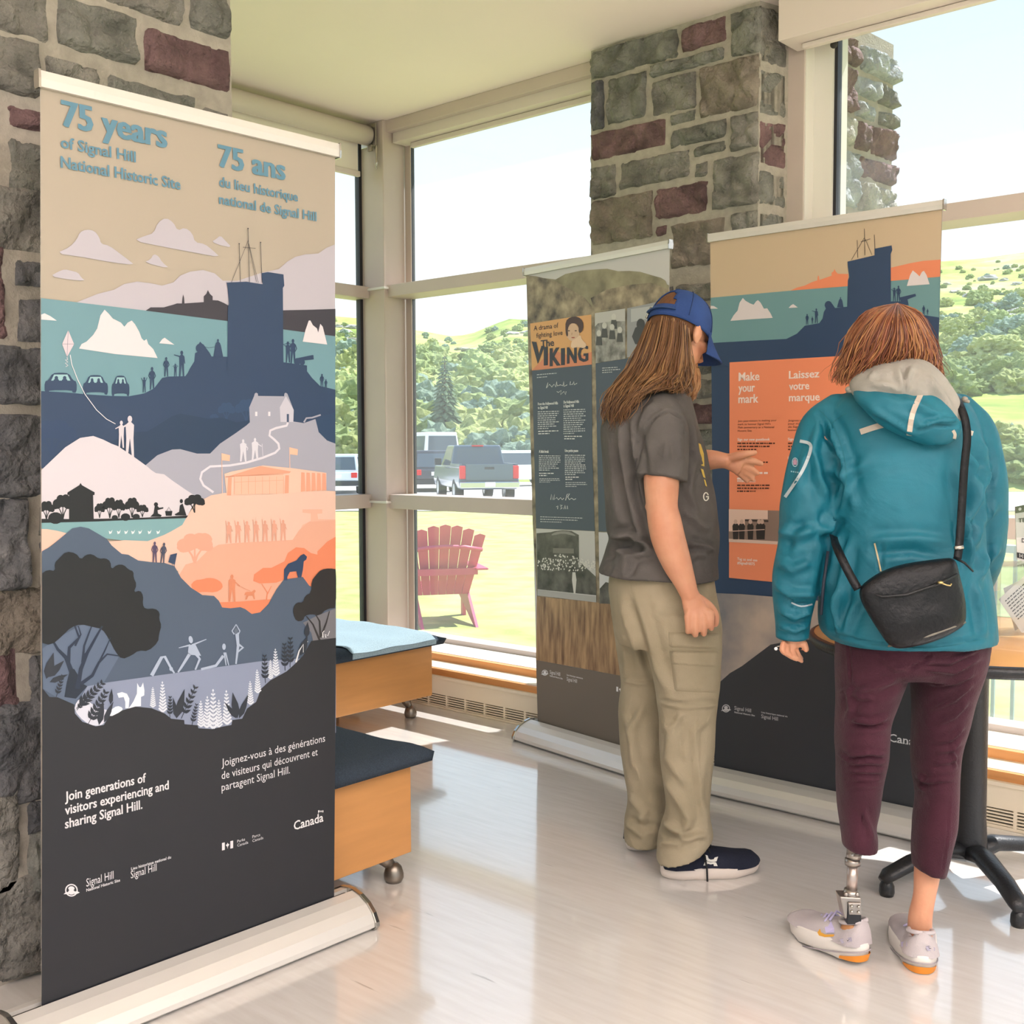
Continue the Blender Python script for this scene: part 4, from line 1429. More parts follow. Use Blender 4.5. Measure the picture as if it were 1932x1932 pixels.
for x0, x1, y0, y1 in ((75, 270, 718, 840), (308, 460, 732, 852), (483, 590, 735, 860)):
    w, h = x1-x0, y1-y0
    def cc(u, v):
        return '%f,%f' % (x0+u*w, y0+v*h)
    s.poly(smooth(zz('b '+' '.join(cc(*q) for q in ((.0, .45), (.12, .38), (.24, .04), (.5, 0), (.76, .04), (.88, .38), (1, .45), (1, 1), (.86, 1), (.86, .88), (.14, .88), (.14, 1), (0, 1))))), NAV, 5)
    s.poly('b '+' '.join(cc(*q) for q in ((.2, .4), (.29, .1), (.71, .1), (.8, .4))), '8fb4b8', 6)
    for u in (.36, .62):
        s.disc('b '+cc(u, .27), w*.055/3.22, h*.1/3.22, NAV, 7)
        s.disc('b '+cc(u, .42), w*.09/3.22, h*.12/3.22, NAV, 7)
s.poly('b 218,460 254,545 211,624 181,545', 'c9bcc4', 5)
s.line('b 218,460 211,624', .7, '6d6a78', 6)
s.line('b 181,545 254,545', .7, '6d6a78', 6)
s.line('b 211,624 214,640 200,640 216,655 200,660 217,676 203,682', 1.3, 'c9c4cc', 6)
s.line('b 230,610 240,670 275,760 320,850 390,945 450,1000 505,1030', 1.3, 'd9d5da', 6)
GTR = '1f3450'
s.poly('b 470,1140 620,1080 700,1075 760,1040 850,982 900,968 1000,985 1080,1000 1150,990 1240,1020 1340,1005 1340,1300 470,1300', GTR, 4)
for q, w, h in (('b 1180,1010', 100, 110), ('b 1300,1020', 130, 140), ('b 1105,1010', 50, 40)):
    s.tree(q, w, h, '2a4262', 4)
s.tree('b 120,1220', 290, 215, '23395a', 4)
s.poly('b 1720,1010 1760,985 1850,960 1850,1160 1780,1130 1740,1080', '263d5c', 4)
s.poly('b 680,1288 760,1220 850,1185 900,1183 1000,1210 1080,1210 1140,1150 1230,1090 1300,1040 1322,1020 1318,930 1347,862 1352,845 1360,840 1370,845 1372,860 1530,862 1532,845 1540,840 1550,847 1588,945 1585,1015 1650,1025 1720,1000 1740,1080 1790,1130 1850,1150 c 1850,240 1000,260 680,60', GRE, 5)
s.poly('b 1503,930 1540,860 1588,945 1585,1018 1508,1018', 'b9b6c1', 6)
s.poly('b 1545,1018 1545,970 1558,970 1558,1018', '3d4c66', 7)
for x in (1353, 1432):
    s.poly('b %d,956 %d,956 %d,982 %d,982' % (x, x+13, x+13, x), 'd6d0d4', 7)
s.line('b 1650,1020 1665,995 1700,992 1752,975', 3, GRE, 5)
s.line('b 1552,1022 1545,1040 1480,1055 1445,1070 1440,1100 1470,1125 1495,1150 1500,1180 1475,1205 1400,1235 1300,1265 1200,1282 c 1080,65 1030,100 1020,140 1040,180 1100,222', 4.2, 'cdc8d0', 6)
s.man('b 1280,1258', 135, 'c9c6cf', 7, .0, [(.06, .75, .14, .6, .12, .5)], 1.5)
s.line('b 1293,1175 1290,1240', .8, 'c9c6cf', 7)
s.man('b 1352,1250', 135, 'c9c6cf', 7, .0, [(.06, .75, .2, .62)], 1.5)
s.line('b 1395,1150 1400,1225', .8, 'c9c6cf', 7)
for fx, fy in ((1150, 1208), (1562, 1172)):
    s.line('b %d,%d %d,%d' % (fx, fy, fx+4, fy+280), 1.1, 'e3b49b', 7)
    s.poly('b %d,%d %d,%d %d,%d %d,%d' % (fx, fy, fx+50, fy+12, fx+48, fy+48, fx, fy+42), 'e6b096', 7)
s.poly('b 40,1310 200,1172 290,1115 370,1103 430,1125 480,1150 520,1165 620,1232 700,1290 c 720,85 750,105 800,112 850,150 930,205 1000,250 940,370 40,400', WHT, 6)
for q, h in (('b 540,1175', 165), ('b 592,1235', 255)):
    s.man(q, h, WHT, 7, arms=[(-.07, .78, -.22, .70)])
# the pale hut and the white ground
s.poly('c 40,383 300,384 600,378 800,370 945,362 935,378 700,385 400,398 40,408', BLK, 8)
s.poly('c 222,384 222,238 211,236 213,222 285,178 292,164 300,178 378,222 376,238 368,238 372,384', BLK, 8)
for q, w, h in (('c 85,385', 95, 110), ('c 185,385', 120, 150), ('c 408,378', 60, 90), ('c 470,378', 90, 125), ('c 525,376', 75, 110), ('c 605,374', 85, 120), ('c 668,372', 70, 75), ('c 985,345', 120, 110)):
    s.tree(q, w, h, BLK, 7)
for q, r in (('c 140,378', 14), ('c 565,372', 9), ('c 630,370', 7), ('c 500,375', 6)):
    s.disc(q, r, r*.8, BLK, 8)
s.poly('c 715,370 735,350 742,305 755,300 770,315 795,312 795,320 760,330 762,350 785,360 780,370', BLK, 8)
s.disc('c 750,295', 4, 4, BLK, 8)
s.poly('c 805,335 850,335 845,364 810,364', BLK, 8)
s.line('c 815,335 828,312 842,335', .9, BLK, 8)
s.poly('c 862,355 890,340 895,300 912,290 922,320 935,362 870,362', BLK, 8)
s.disc('c 904,275', 3, 4, BLK, 8)
s.poly('c 40,405 400,398 700,385 935,376 910,420 840,460 760,500 690,520 560,515 430,500 200,470 40,445', '739a9f', 7)
for x in (475, 525, 570, 612, 655, 712, 765):
    s.poly('c %d,455 %d,462 %d,450 %d,445 %d,470 %d,475' % (x-12, x, x+10, x+12, x+4, x-8), 'd9dad9', 8)
# peach headland
s.poly('c 1085,240 1130,232 1165,225 1700,205 1850,215 1850,1050 900,900 880,640 460,520 690,522 760,500 840,460 910,415 950,350 1000,285', PEA, 7)
s.poly('c 40,445 90,445 150,455 210,470 40,590', PEA, 8)
s.poly('c 460,520 560,512 700,518 800,480 950,520 900,700 560,650', PEA, 8)
s.poly('c 1165,110 1210,95 1400,58 1580,75 1785,103 1785,210 1700,212 1560,228 1180,240', 'd8b3a0', 8)
s.poly('c 1172,130 1385,62 1570,95 1560,105 1172,125', OR1, 9)
s.poly('c 1180,240 1188,130 1210,130 1205,240', OR1, 9)
s.poly('c 1530,228 1535,118 1557,118 1555,226', OR1, 9)
s.poly('c 1225,236 1225,125 1524,112 1524,228', 'd6ac96', 9)
for i in range(8):
    x = 1225+i*42.7
    s.line('c %f,125 %f,232' % (x, x), .8, OR1, 10)
s.line('c 1225,160 1524,148', .7, OR1, 10)
s.line('c 1225,125 1524,112', .9, OR1, 10)
for i in range(5):
    x = 1632+i*32
    s.poly('c %f,%f %f,%f %f,%f %f,%f' % (x, 100+i*1.4, x+20, 102+i*1.4, x+25, 214-i*1.5, x-3, 218-i*1.5), OR1, 9)
for i in range(7):
    s.man('c %d,%d' % (1192+i*55, 530-i*2), 130, 'cb937e', 9, 0, [(.06, .75, .13, .55), (-.08, .78, -.12, 1.05)], 1.25)
s.poly('c 1640,325 1760,325 1760,350 1730,352 1735,385 1850,385 1850,500 1600,500 1640,420 1690,395 1690,350 1640,345', 'd2a28d', 8)
s.poly('c 880,740 930,660 1000,640 1060,580 1130,540 1250,528 1400,520 1580,510 1620,450 1680,400 1850,390 1850,1000 1000,1000', PE2, 8)
for q, w, h, cl in (('c 985,650', 210, 180, 'cf9680'),):
    s.tree(q, w, h, cl, 9)
s.poly(smooth(zz('c 880,560 900,540 940,530 985,490 1040,465 1080,480 1095,515 1060,545 1000,555 960,580 900,590')), 'cf9680', 9)
s.poly(smooth(zz('c 955,790 985,755 1030,750 1065,740 1110,745 1150,770 1155,805 1110,830 1040,825 1000,830')), ORA, 10)
s.poly('c 1850,490 1790,520 1730,580 1730,600 1690,590 1650,560 1600,555 1550,590 1530,640 1450,680 1400,680 1345,720 1340,760 1380,775 1480,770 1530,750 1530,1050 1850,1050', ORA, 9)
s.poly('c 1100,890 1250,885 1450,870 1500,900 1400,1000 1100,1000', ORA, 10)
s.line('c 1420,875 1425,830 1390,775', 2.5, ORA, 10, 1.2)
s.line('c 1425,840 1450,790', 2, ORA, 10, 1)
s.man('c 1210,885', 165, 'c67c5c', 11, 0, [(.06, .75, .22, .58)], 1.3)
s.line('c 1240,785 1320,820', .7, 'c67c5c', 11)
s.poly('c 1290,830 1300,825 1330,825 1345,812 1355,820 1345,835 1350,870 1343,870 1335,848 1310,850 1300,872 1290,872 1297,845 1285,845', 'c67c5c', 11)
# slate hill with a hole for the headland
s.poly('c 40,580 110,550 180,490 240,440 290,430 340,440 400,475 450,505 480,545 540,595 580,600 640,635 720,645 800,650 860,670 900,740 960,800 1030,845 1100,850 1130,880 1150,920 1200,925 1260,918 1290,930 1330,960 1380,950 1430,900 1480,810 1525,750 1640,735 1680,790 1850,830 d 1850,900 40,900', SLA, 12)
s.poly('c 1525,755 1525,690 1550,655 1600,635 1625,605 1645,595 1665,612 1660,630 1645,640 1640,690 1630,738 1610,738 1600,700 1560,705 1545,735 1545,755', NAV, 13)
s.man('c 740,648', 128, '4a3c58', 13)
s.man('c 785,652', 125, '3d4154', 13, .1)
s.poly('c 822,645 835,600 876,590 862,660', NAV, 13)
s.line('c 845,650 847,672', .8, NAV, 13)
s.line('c 858,655 860,676', .8, NAV, 13)
# ground, tree crowns and what grows below
s.poly('d 40,905 1850,905 1850,440 1370,475 900,540 430,605 330,625 250,760 100,690 40,660', '8089a1', 13)
s.poly('d 40,905 40,380 60,640 100,690 150,692 250,735 255,790 300,840 380,868 430,860 460,810 530,775 620,748 720,758 800,790 840,822 918,830 920,855 1000,862 1005,880 1090,885 1150,870 1205,860 1210,830 1270,822 1300,760 1355,720 1385,640 1440,590 1540,535 1590,490 1640,440 1690,350 1850,330 1850,2700 40,2900', CHA, 14)
s.poly('d 40,400 150,330 300,250 460,280 520,450 430,605 330,625 250,740 140,690 60,640', '55637a', 13)
crown = 'c 40,720 90,690 135,700 130,650 160,620 200,580 260,590 290,630 320,600 360,595 400,625 440,620 470,640 475,690 510,660 550,660 580,690 610,700 610,740 630,780 610,830 650,815 670,850 665,900 680,930 740,925 770,950 765,990 780,1030 765,1080 760,1130 700,1185 640,1180 600,1210 540,1235 500,1190 460,1110 420,1050 370,1040 290,1020 230,1040 180,1090 110,1150 40,1130'
s.poly(smooth(zz(crown)), BLK, 15)
for q, w0, w1 in (('d 270,640 290,520 330,420 380,330 420,260', 9, 3), ('d 240,650 235,540 200,450 150,400 110,330', 12, 3), ('d 215,480 220,390 280,330 250,250', 7, 3), ('d 300,480 310,380 340,300 360,250', 5, 2),
                  ('d 290,610 360,560 400,480 450,430 520,440', 7, 2), ('d 390,500 440,400 470,330', 3.5, 1.5), ('d 310,440 350,390 400,300', 4, 2), ('d 255,380 290,310 275,260', 4, 2)):
    s.line(q, w0, '1f2b40', 15, w1)
s.poly('d 190,690 205,600 225,520 250,520 275,560 285,600 330,625 260,700', '1b2636', 15)
s.poly(smooth(zz('c 1690,760 1720,720 1750,690 1800,682 1850,690 1850,920 1780,930 1740,970 1690,960 1650,970 1640,1000 1600,1005 1580,960 1580,920 1600,890 1640,890 1650,850 1690,830')), '211e20', 15)
s.poly('d 1640,240 1720,200 1850,150 1850,340 1700,350 1690,300', '6b6a70', 13)
for q in ('d 1740,345 1700,250 1660,200', 'd 1745,330 1740,230 1710,180', 'd 1750,320 1780,240 1800,170'):
    s.line(q, 4, '2a2729', 15, 1.6)
WL = 'c2c8d8'
def limb(q, w, w1=None, col='9fabc0'):
    s.line(q, w, col, 15, w1)
s.disc('d 957,342', 4, 7, '9fabc0', 15, -.2)
s.poly('d 945,375 985,370 1020,440 960,435 940,420', '9fabc0', 15)
limb('d 965,375 1052,340', 3.4, 1.5)
limb('d 955,375 885,392', 3.4, 1.5)
limb('d 950,430 900,510 880,540', 6, 3)
limb('d 990,430 1012,460 985,525', 6, 3)
limb('d 720,560 780,450 800,445 840,520 858,545', 7, 3)
s.disc('d 838,520', 3.5, 4, '9fabc0', 15)
limb('d 1020,522 1110,500 1155,440', 4.5, 5.5)
limb('d 1160,420 1172,498', 3, 2)
limb('d 1168,420 1188,498', 3, 2)
s.disc('d 1159,385', 3.4, 6, '9fabc0', 15)
limb('d 1238,300 1245,380 1232,490', 7, 3)
limb('d 1245,370 1275,390 1240,420', 5, 3)
limb('d 1222,310 1208,290 1233,250', 2.6, 1.6)
limb('d 1246,310 1256,290 1233,250', 2.6, 1.6)
s.disc('d 1232,290', 3.6, 5.5, '5b6678', 16)
# fox
s.poly('d 580,760 610,715 630,670 632,605 645,630 655,630 668,602 676,650 675,680 655,690 655,745 620,748', 'd4dae4', 15)
s.poly('d 580,758 585,700 570,670 540,660 510,668 520,695 550,690 560,720 560,758', 'd4dae4', 15)
s.poly(smooth(zz('d 460,815 470,770 510,742 545,755 540,775')), 'd4dae4', 15)
s.poly(smooth(zz('d 250,770 262,720 300,690 340,720 400,760 460,770 455,810 430,855 380,868 310,840')), 'c9cad8', 14)
DK = '262b36'
for a, b_ in (('d 262,760', 'd 420,605'), ('d 330,860', 'd 440,660'), ('d 265,770', 'd 330,680')):
    s.sprig(a, b_, DK, 7, 16, .26)
for a, ang, ln, wd in (('d 400,860', 1.4, 48, 12), ('d 430,845', 1.15, 44, 10), ('d 470,735', 1.5, 30, 8), ('d 870,820', 1.3, 58, 14), ('d 872,820', 1.75, 40, 9), ('d 1240,820', 1.75, 50, 14), ('d 1250,820', 1.2, 48, 11), ('d 1235,820', 2.2, 38, 9),
                       ('d 80,580', 1.3, 52, 17), ('d 90,570', .8, 44, 14), ('d 100,600', .4, 38, 10), ('d 1620,440', 1.2, 40, 14), ('d 1660,330', 1.5, 30, 10)):
    s.leaf(zz(a)[0], ang, ln, wd, DK, 16)
for a, b_ in (('d 830,815', 'd 832,690'), ('d 900,820', 'd 985,630'), ('d 965,860', 'd 992,735'), ('d 1410,605', 'd 1405,440'), ('d 1530,530', 'd 1525,370'), ('d 1560,510', 'd 1562,335'), ('d 140,690', 'd 180,560')):
    s.sprig(a, b_, DK, 6, 16, .24)
for a, b_ in (('d 728,752', 'd 727,635'), ('d 788,780', 'd 785,605'), ('d 1020,870', 'd 1018,720'), ('d 1055,875', 'd 1058,695'), ('d 1094,880', 'd 1093,655'), ('d 1128,872', 'd 1128,715'), ('d 1178,855', 'd 1173,660'), ('d 1320,735', 'd 1318,600'), ('d 1365,665', 'd 1360,530'), ('d 1442,580', 'd 1441,470'), ('d 1475,560', 'd 1471,405')):
    s.lupine(a, b_, 'd0d4de', 15)
for q in ('d 1595,480 1615,410 1640,370 1640,420', 'd 1650,400 1655,370 1668,352'):
    s.line(q, 3, 'cfd0d4', 16, 1)
s.line('d 1760,330 1758,300 1768,288', 2, 'd8d8da', 16, 1)
s.line('d 1778,330 1772,310 1790,318 1800,290', 2, 'd8d8da', 16, 1)
# lettering
TB = '588399'
s.text('75 years', 'a 185,432', 'a 818,585', 49, TB, 3, .045)
s.text('of Signal Hill', 'a 175,570', 'a 630,668', 21.5, TB, 3, .028)
s.text('National Historic Site', 'a 175,685', 'a 902,840', 22, TB, 3, .028)
s.text('75 ans', 'a 1135,685', 'a 1537,775', 42, TB, 3, .045)
s.text('du lieu historique', 'a 1137,802', 'a 1615,910', 19, TB, 3, .028)
s.text('national de Signal Hill', 'a 1137,900', 'a 1728,1037', 19, TB, 3, .028)
LW = 'd6d3d6'
s.text('Join generations of', 'e 182,395', 'e 642,283', 18, LW, 16, .022)
s.text('visitors experiencing and', 'e 182,468', 'e 772,328', 18, LW, 16, .022)
s.text('sharing Signal Hill.', 'e 182,545', 'e 622,440', 18, LW, 16, .022)
s.text('Joignez-vous \u00e0 des g\u00e9n\u00e9rations', 'e 1073,192', 'e 1662,60', 14.5, LW, 16)
s.text('de visiteurs qui d\u00e9couvrent et', 'e 1073,262', 'e 1620,140', 14.5, LW, 16)
s.text('partagent Signal Hill.', 'e 1073,335', 'e 1462,237', 14.5, LW, 16)
s.text('Signal Hill', 'e 303,878', 'e 458,836', 15, LW, 16)
s.text('National Historic Site', 'e 303,906', 'e 495,852', 5.6, LW, 16, .02)
s.text('Lieu historique national du', 'e 558,784', 'e 785,722', 5.6, LW, 16, .02)
s.text('Signal Hill', 'e 556,832', 'e 703,790', 14, LW, 16)
s.beaver('e 218,900', 12, LW, 16)
s.flag('e 1075,632', 21, 14, -.22, LW, 16)
for w_, a, b_ in (('Parks', 'e 1162,630', 'e 1206,618'), ('Canada', 'e 1162,652', 'e 1224,636'), ('Parcs', 'e 1248,604', 'e 1292,592'), ('Canada', 'e 1248,626', 'e 1310,610')):
    s.text(w_, a, b_, 5.2, LW, 16)
s.wordmark('e 1484,560', 'e 1652,508', 17, 'e2dfe0', 16)
B1.finish('banner_stand', 'large beige and navy anniversary banner with a stone tower, nearest on the left', .07, .055, .034)
# ---- banner with the orange panel
B3 = Sheet((1340, 1500), (1722, 1588), [(1340, 440), (1778, 385), (1745, 1540), (1348, 1455)])
s = B3
N3 = '2c4160'
s.sheet(N3)
s.poly('g -40,300 1900,60 1900,520 1700,610 1100,690 -40,790', 'c4ae92', 1)
s.poly('g -40,785 500,735 1130,680 1500,640 1900,600 1900,930 1400,1000 900,1100 -40,1140', '6b9296', 2)
s.poly('g 690,718 740,695 800,680 850,655 895,640 898,612 903,602 908,612 911,637 1003,605 1003,582 1018,572 1025,553 1034,572 1050,590 1130,592 1130,684', 'e08560', 3)
s.poly('g 1450,545 1600,510 1700,492 1900,475 1900,605 1450,645', 'e08560', 3)
s.poly('g 235,948 260,905 290,870 305,810 330,773 350,795 385,815 412,825 430,800 445,790 465,810 490,855 515,852 540,890 557,925 400,935', 'd6cccd', 4)
s.poly('g 677,850 695,830 712,820 748,846', 'd6cccd', 4)
s.poly('g 60,835 110,835 142,855 60,858', 'd6cccd', 4)
s.poly('g 1575,683 1600,600 1620,565 1640,580 1672,610 1690,575 1705,568 1725,600 1748,670', 'd6cccd', 4)
s.poly('g -40,1125 400,1098 660,1085 740,1045 800,985 910,965 935,930 945,880 960,855 950,830 975,798 1010,820 1030,850 1125,840 1460,800 1560,800 1600,860 1680,900 1900,915 1900,1300 -40,1300', N3, 4)
s.poly('g 1125,498 1330,450 1330,400 1460,375 1465,410 1453,440 1455,830 1122,850 1128,640 1138,615 1128,540', N3, 5)
for q, w in (('g 1203,468 1198,335', 1), ('g 1257,450 1253,248', 1), ('g 1333,400 1329,293', 1), ('g 1155,485 1252,318', .8), ('g 1310,445 1258,325', .7), ('g 1225,348 1298,325', .9)):
    s.line(q, w, '3a2f34', 5)
s.man('g 818,977', 82, N3, 5)
s.man('g 858,970', 55, N3, 5)
s.man('g 888,965', 112, N3, 5, arms=[(-.08, .78, -.3, .84), (.08, .77, .12, .5)])
s.man('g 1072,842', 75, N3, 5)
s.poly('g 1045,845 1060,790 1085,790 1095,845', N3, 5)
s.disc('g 980,825', 7, 7, N3, 5)
s.man('g 1480,800', 105, N3, 5, arms=[(-.09, .77, -.22, .86, -.05, .9), (.09, .77, .2, .86, .05, .9)])
s.man('g 1512,800', 120, N3, 5)
s.poly('g 1520,770 1640,742 1645,760 1580,785 1590,830 1530,810', N3, 5)
s.man('g 1703,905', 75, N3, 5)
s.man('g 1733,905', 50, N3, 5)
OP = 'e98a64'
s.poly('h 245,102 p 1722,664 p 1712,1122 p 1376,1090', OP, 5)
LW3 = 'f0d9cf'
for w_, a, b_, cap in (('Make', 'h 320,252', 'h 487,246', 16), ('your', 'h 318,342', 'h 450,336', 16), ('mark', 'h 318,432', 'h 478,426', 16), ('Laissez', 'h 727,234', 'h 972,222', 14.6), ('votre', 'h 727,326', 'h 890,318', 14.6), ('marque', 'h 727,417', 'h 975,409', 14.6)):
    s.text(w_, a, b_, cap, LW3, 7, .03)
DKT = '4a2418'
for w_, a, b_ in (('Join past visitors in making your', 'h 313,582', 'h 627,580'), ("mark to honour Signal Hill's", 'h 312,610', 'h 578,607'), ('75th anniversary as a National', 'h 312,637', 'h 606,633'), ('Historic Site.', 'h 312,664', 'h 428,662'), ('Joignez-vous aux', 'h 720,580', 'h 920,577'), ('pour marquer les', 'h 720,606', 'h 920,603'), ('de Signal Hill', 'h 720,632', 'h 880,629'), ('historique national', 'h 720,658', 'h 930,655')):
    s.text(w_, a, b_, 3.6, DKT, 7)
for w_, a, b_ in (('Sign our new guestbook', 'h 310,737', 'h 572,735'), ('Signez notre', 'h 718,735', 'h 870,733'), ('Prenez', 'h 718,888', 'h 810,886'), ('instant photo!', 'h 308,1072', 'h 455,1070'), ('Tag us and use', 'h 308,1707', 'h 470,1710'), ('#SignalHill75', 'h 308,1738', 'h 450,1742')):
    s.text(w_, a, b_, 5.2, LW3, 7, .03)
s.rows('h 310,752', 'h 615,802', 3, DKT, 1, 4)
s.rows('h 720,752', 'h 900,802', 3, DKT, 2, 4)
s.rows('h 310,905', 'h 560,930', 2, DKT, 3, 4)
s.rows('h 308,990', 'h 560,1035', 2, LW3, 4, 6)
s.rows('h 308,1092', 'h 604,1140', 3, DKT, 5, 4)
s.poly('h 240,1290 h 1500,1330 h 1500,1620 h 238,1540', '8a7266', 6)
s.poly('h 240,1290 h 555,1300 h 555,1372 h 370,1372 h 370,1470 h 240,1470', 'e0bfae', 7)
s.poly('h 240,1530 h 700,1555 h 700,1580 h 240,1556', 'd6b8a8', 7)
s.poly('h 370,1372 h 560,1380 h 560,1395 h 370,1388', '3a2c2a', 7)
for x in (285, 335, 405, 475, 500):
    s.disc('h %d,1392' % (x+10), 3.5, 4.5, 'c9a898', 9)
    s.poly('h %d,1425 h %d,1408 h %d,1408 h %d,1425 h %d,1535 h %d,1535' % (x-16, x-6, x+26, x+36, x+30, x-10), '2c2322', 8)
s.line('h 250,1470 h 530,1455', 1.6, 'c2a294', 9)
M_sky3 = mat('print_stormy_sky', '4d5b70', 0.42, col2='c9b5a2', vscale=3.2, detail=8)
s.poly('k 60,140 k 300,152 k 700,185 k 1900,300 k 1900,700 k 60,800', M_sky3, 5)
s.poly('k 60,850 130,780 215,705 300,655 400,580 500,505 700,470 800,470 1000,560 1900,700 p 1800,1600 p 1340,1500', '3a3b40', 6)
s.text('Signal Hill', 'k 247,965', 'k 364,976', 7, LW, 8)
s.text('National Historic Site', 'k 247,985', 'k 390,1006', 3, LW, 8, .02)
s.text('Lieu historique national du', 'k 436,982', 'k 618,1016', 3, LW, 8, .02)
s.text('Signal Hill', 'k 435,1020', 'k 552,1038', 7, LW, 8)
s.beaver('k 188,952', 7.5, LW, 8)
s.wordmark('k 1328,1180', 'k 1590,1228', 15, 'e8e6e6', 8)
B3.finish('banner_stand', 'navy and orange guestbook banner standing before the stone pillar', .03, .04, .03)
# ---- historical banner
B2 = Sheet((985, 1402), (1170, 1461), [(993, 512), (1263, 452), (1255, 1440), (1015, 1372)])
s = B2
M_rockp = mat('print_cliff_photo', '453a30', 0.42, col2='b3a286', vscale=17, detail=12)
M_hillp = mat('print_hill_photo', '655c46', 0.42, col2='a89f80', vscale=9, detail=10)
M_grassp = mat('print_dry_grass', '6b4e38', 0.42, col2='b8976f', vscale=12, detail=12, stretch=(4, 4, .6))
M_grey1 = mat('print_grey_photo', '55534f', 0.42, col2='b5b2ac', vscale=26, detail=8)
M_grey2 = mat('print_dark_photo', '2f2d2a', 0.42, col2='6b6862', vscale=18, detail=8)
s.sheet('c9c5c6')
s.poly('m 60,445 200,455 330,470 420,420 560,390 700,378 800,372 900,395 1000,392 1100,400 1200,430 1290,455 1330,480 1345,515 1380,520 1380,900 60,1000', M_hillp, 1)
s.poly('m 60,435 150,440 250,465 330,490 430,540 520,590 600,640 680,740 700,800 60,900 60,1300', M_rockp, 2)
s.poly('m 1380,560 1200,500 1000,520 800,560 650,640 690,760 1000,720 1380,660', M_rockp, 2)
s.poly('m 60,850 700,760 n 750,1640 160,1570 60,900', M_rockp, 2)
s.poly('m 690,770 1380,650 p 1262,1300 p 1130,1280', M_rockp, 2)
PO = 'dda56a'
s.poly('m 100,872 430,820 658,790 662,1245 116,1300', PO, 4)
s.poly('m 116,1300 300,1110 500,1180 662,1130 662,1245', 'd98862', 5)
INK = '2c2a36'
s.text('A drama of', 'm 135,938', 'm 358,908', 9, INK, 7)
s.text('fighting love', 'm 158,1005', 'm 398,972', 9, INK, 7)
s.text('The', 'm 200,1075', 'm 320,1085', 13, INK, 7, .03)
s.poly('m 116,1035 160,1040 182,1150 205,1075 235,1075 172,1240', INK, 7)
for i, (ch, a, b_, cap) in enumerate((('I', 'm 232,1250', 'm 258,1250', 35), ('K', 'm 285,1255', 'm 375,1255', 34), ('I', 'm 388,1248', 'm 413,1248', 32), ('N', 'm 442,1235', 'm 522,1230', 31), ('G', 'm 540,1220', 'm 628,1215', 30))):
    s.text(ch, a, b_, cap, INK, 7, .05)
s.disc('m 490,950', 13, 18, 'd9b497', 7, -.15)           # a painted portrait of a woman with curled hair
s.poly(smooth(zz('m 425,950 425,850 470,812 540,808 585,850 590,920 560,960 545,950 545,900 520,870 470,870 445,920 450,985 435,990')), '4a2f28', 8)
s.poly(smooth(zz('m 470,1100 480,1030 520,1010 560,970 575,1020 620,1060 600,1100 540,1085')), 'e6c4a6', 7)
for dx in (-7, 6):
    s.disc((zz('m 490,945')[0][0]+dx, zz('m 490,938')[0][1]), 2.2, 1, '4a2f28', 9)
s.disc('m 495,1000', 3.5, 1.1, 'b0543f', 9)
s.line('m 485,955 482,975', 1, 'b98a6c', 9)
PAN = '46505f'
s.poly('m 118,1302 662,1245 n 668,300 n 690,975 n 155,950 n 130,0', PAN, 4)
s.poly('m 697,1235 1380,1130 n 1380,1010 n 725,978', PAN, 4)
s.poly('m 692,778 968,735 968,1190 700,1232', M_grey1, 5)
s.poly('m 692,778 968,735 968,850 850,850 720,870 692,900', 'bdbab6', 6)
for x, y in ((780, 890), (850, 905), (865, 810), (730, 960), (920, 930)):
    s.disc('m %d,%d' % (x, y), 4.5, 6, 'c9c6c0', 8)
    s.poly('m %d,%d %d,%d %d,%d %d,%d' % (x-30, y+110, x-22, y+30, x+22, y+30, x+30, y+110), '4a4845', 7)
s.poly('m 985,733 1380,650 1380,1100 985,1180', '97979a', 5)
s.poly('m 1020,740 1300,700 1300,800 1020,860', 'b5b5b6', 6)
s.disc('m 1110,880', 8, 11, '3c3a3a', 7)
s.poly('m 1030,990 1060,910 1100,890 1150,930 1160,1060 1060,1060', '3f3e3f', 7)
LT = 'c6c8cc'
s.rows('m 165,1335', 'm 350,1360', 2, LT, 1, 2.6, right=-.08)
s.rows('m 760,1275', 'm 940,1315', 3, LT, 2, 2.6, right=-.06)
SG = 'e6e6e6'
s.line('m 250,1460 265,1410 258,1455 280,1425 300,1450 320,1425 335,1450 345,1400 350,1440 380,1430 400,1440 408,1400 412,1445 440,1430', 1.1, SG, 7)
s.line('m 470,1400 465,1430 490,1425 500,1400 505,1430 530,1415', 1, SG, 7)
s.line('m 345,1490 360,1500 385,1480 380,1520 410,1490 425,1520 430,1490', .9, SG, 7)
for w_, a, b_ in (('From the Hollywood Hills', 'm 173,1618', 'm 355,1606'), ('to Signal Hill', 'm 173,1652', 'm 262,1646'), ('De Hollywood Hills', 'm 408,1602', 'm 548,1592'), ('\u00e0 Signal Hill', 'm 408,1636', 'm 500,1630'), ('A little break', 'n 183,262', 'n 272,262'), ('Une petite pause', 'n 418,252', 'n 540,256')):
    s.text(w_, a, b_, 5.2, SG, 7, .03)
s.rows('m 173,1672', 'm 372,1825', 9, LT, 3, 3, right=-.03)
s.rows('m 408,1655', 'm 612,1870', 12, LT, 4, 3, right=-.03)
s.rows('m 177,1850', 'm 380,1872', 2, SG, 5, 3, right=-.03)
s.rows('n 415,108', 'n 606,130', 2, SG, 6, 3)
s.rows('n 184,285', 'n 385,415', 8, LT, 7, 3, right=.01)
s.rows('n 420,280', 'n 612,455', 11, LT, 8, 3, right=.01)
s.rows('n 186,445', 'n 325,465', 2, SG, 9, 3)
s.rows('n 425,480', 'n 557,500', 2, SG, 10, 3)
s.rows('n 188,495', 'n 383,525', 3, LT, 11, 2.4)
